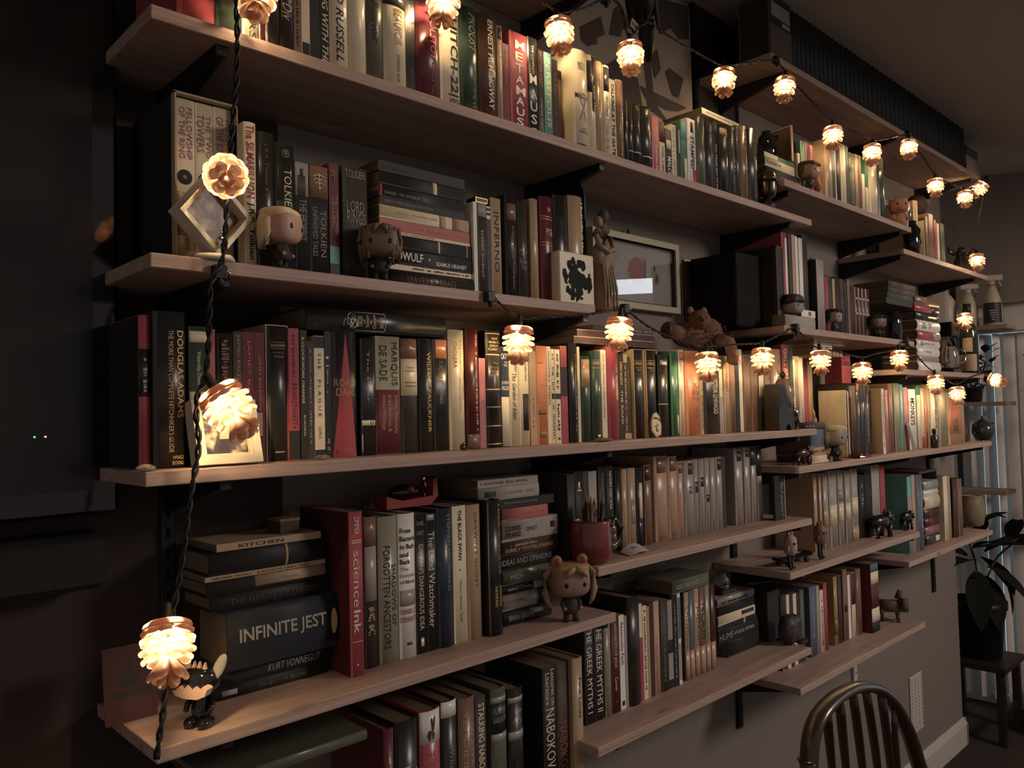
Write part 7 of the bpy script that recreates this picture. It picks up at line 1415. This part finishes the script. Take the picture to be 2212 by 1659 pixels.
# brown plush animal lying on the middle row
zt=ROWS['C']['z']+max(q[2] for q in ROWS['C']['e'] if 1.62<q[0]<1.86)+.0015
e=empty('plush_animal',(1.735,-.125,zt),'shaggy brown plush animal lying on books under the picture','plush',None,R(-16)); mP=mat('plush_brown',(.17,.085,.05),.95,noise=.35,nscale=120,bump=.9); mP2=mat('plush_light',(.26,.14,.09),.95,noise=.3,nscale=120,bump=.9)
g=MB(); g.ell((.0,0,.035),(.06,.035,.034),.95,(22,14)); g.ell((.05,.0,.042),(.045,.036,.040),1,(18,12)); g.obj('body',mP,e)
g=MB(); g.tube([(-.05,-.012,.036),(-.075,-.022,.038),(-.10,-.028,.042)],[.02,.019,.022],14); g.obj('foreleg',mP,e); MB().lathe([(.020,0),(.016,-.006),(.004,-.008)],14,M=Matrix.Translation((-.101,-.029,.042))@Matrix.Rotation(R(90),4,'Y')).obj('paw_pad',cm('bn2'),e)
g=MB(); g.ell((.005,-.025,.07),(.03,.028,.026),1,(16,11)); g.ell((-.008,-.046,.063),(.014,.014,.011),1); g.obj('head',mP,e); MB().ell((-.012,-.058,.066),(.005,.004,.004)).obj('nose',M_EYE,e)
for s in (-1,1): MB().ell((.006+s*.022,-.018,.094),(.010,.006,.011)).obj('ear',mP2,e); MB().ell((-.004+s*.010,-.051,.074),(.003,.003,.003)).obj('eye',M_EYE,e)
MB().tube([(.06,-.03,.02),(.075,-.055,.012),(.082,-.062,-.028)],[.018,.016,.016],12).ell((.082,-.062,-.030),(.018,.018,.016)).obj('dangling_leg',mP2,e)
g=MB(); rr=random.Random(2)
for i in range(70):
    a=rr.uniform(0,6.28); q=Vector((rr.uniform(-.05,.09),-.034*abs(math.cos(a))-.004,.03+.034*math.sin(a))); g.tube([q,q+Vector((rr.uniform(-.01,.01),-.008,rr.uniform(-.012,.006)))],[.0022,.0004],4)
g.obj('fur_tufts',mP2,e)
# ---- right long shelf, small things
x,y,z,w,h=P['amber']; M_AMB=mat('amber_glass',(.30,.09,.03),.08,.6,trans=.7); o=MB().box(-.042,.042,-.018,.016,0,.006,bev=.002).obj('glass_bookend',M_AMB,loc=(x,-.212,z)); tag(o,'amber glass bookend foot in front of glossy black books','bookend')
for s in (-1,1): MB().lathe([(.015,.0),(.017,.004),(.015,.011),(.006,.012)],18,M=Matrix.Translation((s*.022,0,.004))).obj('glass_disc',M_AMB,o)
MB().box(-.0015,.0015,.010,.016,.004,.19,M=Matrix.Translation((-.03,0,0))).obj('upright',M_AMB,o)
x,y,z,w,h=P['bookmark']; o=MB().box(-.013,.013,-.0006,.0006,0,.098,M=Matrix.Rotation(R(-9),4,'X')@Matrix.Rotation(R(-9),4,'Y')).obj('bookmark',mt('grey_card',(.22,.20,.20),.6),loc=(x,-.212,z+.002)); tag(o,'grey bookmark card leaning on the white book with dark capitals','bookmark'); MB().box(-.0125,.0125,-.001,-.0006,.09,.0975,M=Matrix.Rotation(R(-9),4,'X')@Matrix.Rotation(R(-9),4,'Y')).obj('edge_print',ink('gy'),o)
x,y,z,w,h=P['blackbottle']; e=empty('small_bottle',(x,-.214,z),'small black bottle in front of the cream lit book','bottle'); MB().lathe([(.012,0),(.013,.003),(.013,.042),(.006,.05),(.006,.058)],16).obj('glass',M_GLOSSB,e); MB().lathe([(.007,.057),(.007,.07),(.004,.072)],14).obj('cap',M_BLACK,e)
x,y,z,w,h=P['redbox']; o=MB().box(-.035,.035,-.03,.03,0,.096,bev=.001).obj('red_box',cm('rd'),loc=(2.69,-.075,ROWS['M4']['z']+.24)); tag(o,'dull red box standing behind the lying cream books','box'); MB().box(-.0352,.0352,-.0304,-.03,.06,.075).obj('title_band',cm('mr'),o)
o=MB().box(-.05,.06,-.028,.035,0,.2385,bev=.001).obj('storage_box',cm('bn2'),loc=(2.69,-.058,ROWS['M4']['z']+.0005)); tag(o,'brown box behind the books that carries the red box','box'); MB().box(-.0504,.0604,-.0285,.0355,.20,.2388).obj('box_lid',cm('bn2'),o)
x,y,z,w,h=P['teapot']; e=empty('teapot',(x-.02,-.18,z),'dark glossy teapot at the right end of the right long shelf','teapot',None,R(-20)); M_TEA=mat('teapot_glaze',(.035,.035,.03),.15,.6); MB().lathe([(.022,0),(.030,.004),(.042,.03),(.044,.05),(.034,.075),(.02,.084)],24).obj('body',M_TEA,e); MB().lathe([(.021,.083),(.014,.09),(.005,.094),(.007,.102),(.003,.106)],18).obj('lid',M_TEA,e); MB().tube([(.038,0,.04),(.056,0,.055),(.066,0,.075)],[.010,.007,.005],10).obj('spout',M_TEA,e); MB().tube([(-.038,0,.065),(-.062,0,.068),(-.064,0,.035),(-.042,0,.025)],.005,8).obj('handle',M_TEA,e)
x,y,z,w,h=P['redpot']; e=empty('carved_jar',(3.735,-.13,z),'dark red carved lidded jar behind the teapot','jar'); mC=mat('carved_red',(.09,.03,.025),.5,noise=.4,nscale=70,bump=.5); MB().lathe([(.024,0),(.03,.01),(.033,.04),(.026,.07),(.02,.078)],20).obj('body',mC,e); MB().lathe([(.021,.078),(.02,.085),(.01,.097),(.003,.108)],18).obj('lid',mC,e)
# ---- far right upper: coffee maker, bottle
x,y,z,w,h=P['coffeemaker']; e=empty('coffee_maker',(x,-.14,z),'black coffee maker with chrome handle beside the white-spined stack','appliance')
MB().box(-.05,.045,-.05,.06,0,.022,bev=.004).box(-.05,.045,.0,.06,.022,.20,bev=.004).box(-.05,.045,-.05,.06,.15,.21,bev=.004).obj('housing',M_GLOSSB,e); MB().lathe([(.030,.024),(.036,.03),(.038,.07),(.030,.10),(.026,.112)],20,M=Matrix.Translation((0,-.02,0))).obj('jug',M_GLASS,e); MB().tube([(.012,-.056,.10),(.014,-.076,.09),(.014,-.076,.05),(.012,-.054,.04)],.005,8).obj('handle',mt('polished_steel',(.7,.68,.62),.12,metal=1),e)
x,y,z,w,h=P['winebottle']; e=empty('wine_bottle',(x-.01,-.175,z),'dark wine bottle with two tan labels at the end of the shelf','bottle'); MB().lathe([(.030,0),(.037,.004),(.037,.175),(.030,.205),(.014,.235),(.013,.29),(.015,.292),(.015,.30),(.012,.30)],26).obj('glass',mat('bottle_green',(.012,.014,.009),.06,.7),e)
def curved_label(r,a0,a1,z0,z1,m,par,name):
    g=MB(); n=10; vs=[]
    for zq in (z0,z1):
        for i in range(n+1): a=R(a0+(a1-a0)*i/n); vs.append((r*math.cos(a),r*math.sin(a),zq))
    g.add(vs,[(i,i+1,n+2+i,n+1+i) for i in range(n)],0,True); return g.obj(name,m,par)
curved_label(.0374,135,245,.015,.085,mt('label_tan',(.36,.26,.18),.6),e,'front_label'); curved_label(.0374,160,220,.095,.155,mt('label_tan',(.36,.26,.18),.6),e,'upper_label')
MB().lathe([(.0152,.255),(.0152,.302)],18).obj('capsule',M_BLACK,e)
# ---- corner shelves on the far wall with bottles and plants
M_CSH=mat('corner_board',(.24,.18,.13),.6,noise=.15,nscale=30)
for i,(zq,y0,y1,lab) in enumerate(((1.930,-.165,.22,'upper small board on the far wall, holding spray bottles'),(1.557,-.15,.22,'middle small board on the far wall under a dark plant'),(1.125,-.13,.24,'lower small board on the far wall in front of the blinds'))):
    o=MB().box(4.36,4.515,y0,y1,zq-.02,zq,bev=.001).obj('corner_shelf',M_CSH); tag(o,lab,'shelf','corner boards on the far wall'); MB().prism([(4.515,zq-.02),(4.40,zq-.02),(4.515,zq-.10)],.10,.112).obj('bracket',M_BLACK,o)
o=MB().box(4.505,4.52,.10,.125,.9,2.2).obj('wall_rail',M_BLACK); tag(o,'black upright rail carrying the small corner boards','rail')
M_AMBP=mat('translucent_plastic',(.50,.42,.30),.35,.4,trans=.25)
def spray(loc,hh,label,lab,col,body=M_AMBP):
    e=empty('spray_bottle',loc,label,'bottle',None,R(30))
    MB().lathe([(.036,0),(.042,.006),(.043,hh*.38),(.037,hh*.52),(.020,hh*.70),(.014,hh*.76)],22).obj('body',body,e)
    MB().lathe([(.016,hh*.75),(.016,hh*.83)],16).obj('collar',col,e); g=MB(); g.box(-.014,.014,-.05,.035,hh*.83,hh*.94,bev=.004); g.obj('spray_head',col,e); MB().tube([(0,-.03,hh*.84),(0,-.042,hh*.74),(0,-.034,hh*.66)],[.005,.005,.003],8).obj('trigger',col,e)
    if lab: curved_label(.0440,105,228,hh*.05,hh*.42,mt('label_black',(.015,.015,.014),.5),e,'label')
    return e
M_WPL=mat('white_plastic',(.45,.40,.34),.4)
e=spray((4.44,-.085,1.9306),.27,'translucent spray bottle with a black label on the far corner board',True,M_AMBP)
g=MB()
for k in range(5): g.box(-.0452,-.0446,-.016+.002*k,.016-.003*k,.072-.011*k,.076-.011*k,M=Matrix.Rotation(R(-13),4,'Z'))
g.obj('worn_print',ink('gy'),e)
spray((4.43,.02,1.9306),.235,'milky spray bottle with white and red neck left of the labelled one',False,M_WPL)
MB().lathe([(.017,.196),(.017,.206)],14).obj('red_ring',cm('rd'),bpy.data.objects[-1] if False else e)
e=empty('white_jug',(4.43,.125,1.9306),'pale plastic jug behind the far shelf end','jug'); MB().lathe([(.045,0),(.05,.006),(.05,.14),(.03,.17),(.018,.185),(.018,.20)],20).obj('body',M_WPL,e); MB().lathe([(.02,.198),(.02,.215)],14).obj('cap',M_WPL,e)
# foliage helpers: single leaves as parts
def leaf_mesh(L,Wd,bend,fold=.2):
    g=MB(); n=8; vs=[];
    for i in range(n+1):
        t=i/n; ww=Wd*math.sin(math.pi*min(1,t*.96+.04))**.8; zc=-bend*L*t*t
        vs+=[(L*t,-ww,zc+fold*ww),(L*t,0,zc),(L*t,ww,zc+fold*ww)]
    g.add(vs,[(i*3+j,i*3+j+1,i*3+3+j+1,i*3+3+j) for i in range(n) for j in (0,1)],0,True); return g
M_LEAF=mat('dark_leaf',(.011,.013,.009),.8,.1); M_LEAF2=mat('dusty_leaf',(.045,.05,.035),.6)
def plant(loc,label,potr,poth,specs,stems,m,potm):
    e=empty('potted_plant',loc,label,'plant')
    MB().lathe([(potr*.72,0),(potr*.8,.004),(potr,poth),(potr*1.06,poth),(potr*1.06,poth*.86),(potr*.94,poth*.86),(potr*.9,poth*.9),(.002,poth*.88)],24,cap=False).obj('pot',potm,e)
    for s_ in stems: MB().tube(smooth_path(s_,4),.005,6).obj('stem',mat('stem_brown',(.04,.03,.02),.7),e)
    for (p,az,el,L,Wd,bd) in specs:
        o=leaf_mesh(L,Wd,bd).obj('leaf',m,e); o.location=p; o.rotation_euler=(0,R(-el),R(az))
    return e
LE=[((-.05,-.02,.4),200,-30,.26,.055,.5),((-.02,-.05,.38),225,-52,.24,.05,.3),((0,0,.5),250,35,.2,.06,.4),((.02,0,.5),300,10,.34,.05,.15),((.05,-.03,.48),320,30,.3,.045,.3),((.08,0,.45),330,-25,.26,.055,.4),((0,.03,.5),120,30,.24,.055,.4),((.05,.05,.45),60,15,.26,.05,.3),((-.04,0,.45),170,15,.2,.06,.3),((0,-.05,.42),270,-20,.22,.06,.4),((.1,-.06,.42),290,-60,.24,.06,.3),((.2,-.1,.5),310,20,.22,.04,.2),((.2,-.1,.52),0,40,.2,.04,.2),((.03,0,.35),280,-65,.22,.06,.2),((-.08,-.03,.38),240,-70,.2,.05,.2),((.1,0,.55),200,60,.16,.035,.2),((.12,-.02,.62),330,25,.14,.03,.2),((.1,0,.64),250,20,.13,.03,.3),((.12,0,.66),60,30,.13,.03,.3)]
plant((4.22,-.02,.36),'large-leaved dark rubber plant in a black pot at the end of the wall',.12,.26,LE,[[(0,0,.2),(.02,0,.4),(0,.02,.52)],[(0,0,.2),(-.06,-.02,.35),(-.14,-.04,.42)],[(0,0,.2),(.1,-.05,.42),(.22,-.1,.5)]],M_LEAF,M_BLACK)
rr=random.Random(21)
plant((4.44,.02,1.5576),'dark bushy plant on the middle corner board',.05,.075,[((rr.uniform(-.05,.05),rr.uniform(-.09,.09),.08+rr.uniform(0,.17)),rr.uniform(0,360),rr.uniform(-30,60),rr.uniform(.04,.08),rr.uniform(.012,.02),rr.uniform(0,.5)) for i in range(90)],[[(0,0,.06),(.01,.02,.14),(0,.03,.2)],[(0,0,.06),(.02,-.04,.14),(.02,-.06,.2)]],mat('bush_leaf',(.016,.02,.012),.6),M_BLACK)
plant((4.40,-.34,1.02),'pale trailing plant hanging in front of the blinds at the far right',.06,.09,[((rr.uniform(-.07,.07),rr.uniform(-.10,.10),rr.uniform(.08,.86)),rr.uniform(0,360),rr.uniform(-50,40),rr.uniform(.035,.06),rr.uniform(.011,.018),rr.uniform(0,.6)) for i in range(130)],[[(0,0,.08),(.02,.03,.4),(.0,.0,.8)],[(0,0,.08),(-.03,-.05,.35),(-.02,-.03,.75)]],M_LEAF2,M_BLACK)
o=tag(MB().lathe([(.07,0),(.075,.004),(.075,.012),(.02,.016),(.012,.03),(.012,.96),(.05,.975),(.07,.985),(.07,1.0195)],18,cap=True).obj('plant_stand',M_BLACK,loc=(4.40,-.34,0)),'slim black pedestal under the pale trailing plant','stand'); MB().lathe([(.071,1.006),(.073,1.013),(.071,1.0195)],18,cap=False).obj('rim',M_IRON,o)
# stool under the rubber plant, low dark chest with slats, stacked papers behind it
e=empty('plant_stool',(4.22,-.02,0),'dark wooden stool carrying the rubber plant','stool'); M_DW=mat('dark_wood',(.022,.014,.010),.45,noise=.35,nscale=20,scale=(1,1,8))
MB().box(-.15,.15,-.15,.15,.33,.3595,bev=.003).obj('seat',M_DW,e)
for sx in (-1,1):
    for sy in (-1,1): MB().box(sx*.12-.016,sx*.12+.016,sy*.12-.016,sy*.12+.016,0,.33,bev=.002).obj('leg',M_DW,e)
for zq in (.12,): MB().box(-.12,.12,-.128,-.112,zq,zq+.025).box(-.12,.12,.112,.128,zq,zq+.025).obj('stretcher',M_DW,e)
e=empty('floor_cushion',(4.62,-.55,0),'large dark round floor cushion in the right-hand corner','cushion'); MB().ell((-.1,0,.16),(.33,.33,.16),.8,(26,12)).obj('cover',mat('cushion_dark',(.035,.028,.026),.9,noise=.25,nscale=40,bump=.3),e); MB().lathe([(.02,.318),(.02,.324)],14,M=Matrix.Translation((-.1,0,0))).obj('button',cm('dk'),e)
e=empty('low_bench',(4.30,.40,0),'low slatted dark wooden bench beyond the wall end','bench')
for k in range(5): MB().box(-.18,.26,-.14+k*.06,-.095+k*.06,.24,.262,bev=.002).obj('slat',M_DW,e)
for sx in (-.16,.24):
    for sy in (-.12,.12): MB().box(sx-.015,sx+.015,sy-.015,sy+.015,0,.24).obj('leg',M_DW,e)
for k in range(6): tag(MB().box(-.10,.10,-.07,.07,0,.017,bev=.001).obj('magazine',mat('mag_%d'%(k%3),[(.45,.4,.35),(.2,.17,.15),(.35,.28,.22)][k%3],.5),loc=(4.24+.006*(k%2),.40,.2625+k*.018)),['lowest','second','third','fourth','fifth','topmost'][k]+' magazine in the pile on the low bench behind the plant','magazine','magazines on the low bench')
# ---- black screen and bar on the wall at far left
e=empty('wall_screen',(-.05,-.03,1.76),'large black wall screen left of the shelves','screen'); MB().box(-.45,.43,-.03,.028,-.335,.42,bev=.006).obj('bezel',M_GLOSSB,e); MB().box(-.42,.395,-.0312,-.03,-.30,.385).obj('glass',mat('screen_glass',(.014,.014,.012),.25,.5),e)
for dx,c in ((.323,(.05,1,.12)),(.336,(1,.25,.25))): MB().box(dx-.0011,dx+.0011,-.0322,-.031,-.2245,-.2225).obj('status_led',mat('led_%d'%int(c[0]*100),(0,0,0),.5,0,emit=(c,4)),e)
MB().box(-.02,.02,.026,.0295,-.1,.1).obj('wall_mount',M_BLACK,e)
e=empty('sound_bar',(-.05,-.045,1.325),'black box-shaped sound bar on the wall under the screen','speaker'); MB().box(-.45,.41,-.03,.044,0,.076,bev=.008).obj('housing',mat('bar_black',(.016,.015,.015),.6),e); MB().box(-.42,.40,-.0312,-.0298,.008,.068).obj('grille',mat('grille_cloth',(.02,.018,.017),.9,bump=.5,nscale=400),e)
# ---- spindle-back chair
e=empty('spindle_chair',(CHAIR['c'][0],CHAIR['c'][1],0),'dark wooden spindle-back chair with a bowed back in front of the wall','chair'); M_CH=mat('chair_wood',(.05,.026,.018),.28,.6,noise=.3,nscale=18,scale=(3,3,.6),coat=.3)
ox,oy=CHAIR['c']
MB().tube(smooth_path([(a-ox,b_-oy,c) for a,b_,c in CHAIR['bow']],6),CHAIR['r'],14,flat=.62).obj('back_bow',M_CH,e)
for sp in CHAIR['sp']: MB().tube(smooth_path([(a-ox,b_-oy,c) for a,b_,c in sp],3),CHAIR['sr'],10,flat=.45).obj('spindle',M_CH,e)
g=MB(); g.ell((0,-.20,.445),(.225,.22,.022),.75,(30,8)); g.obj('seat',M_CH,e)
for sx in (-1,1):
    for sy in (-.36,-.06): MB().tube([(sx*.15,sy,.435),(sx*.185,sy+(.03 if sy>-.2 else -.03),.2),(sx*.20,sy+(.05 if sy>-.2 else -.05),.0006)],[.015,.02,.013],10).obj('leg',M_CH,e)
MB().tube([(-.18,-.36,.19),(-.18,-.05,.19)],[.011,.011],8).tube([(.18,-.36,.19),(.18,-.05,.19)],[.011,.011],8).tube([(-.18,-.2,.19),(.18,-.2,.19)],[.011,.011],8).obj('stretcher',M_CH,e)
flush_texts()
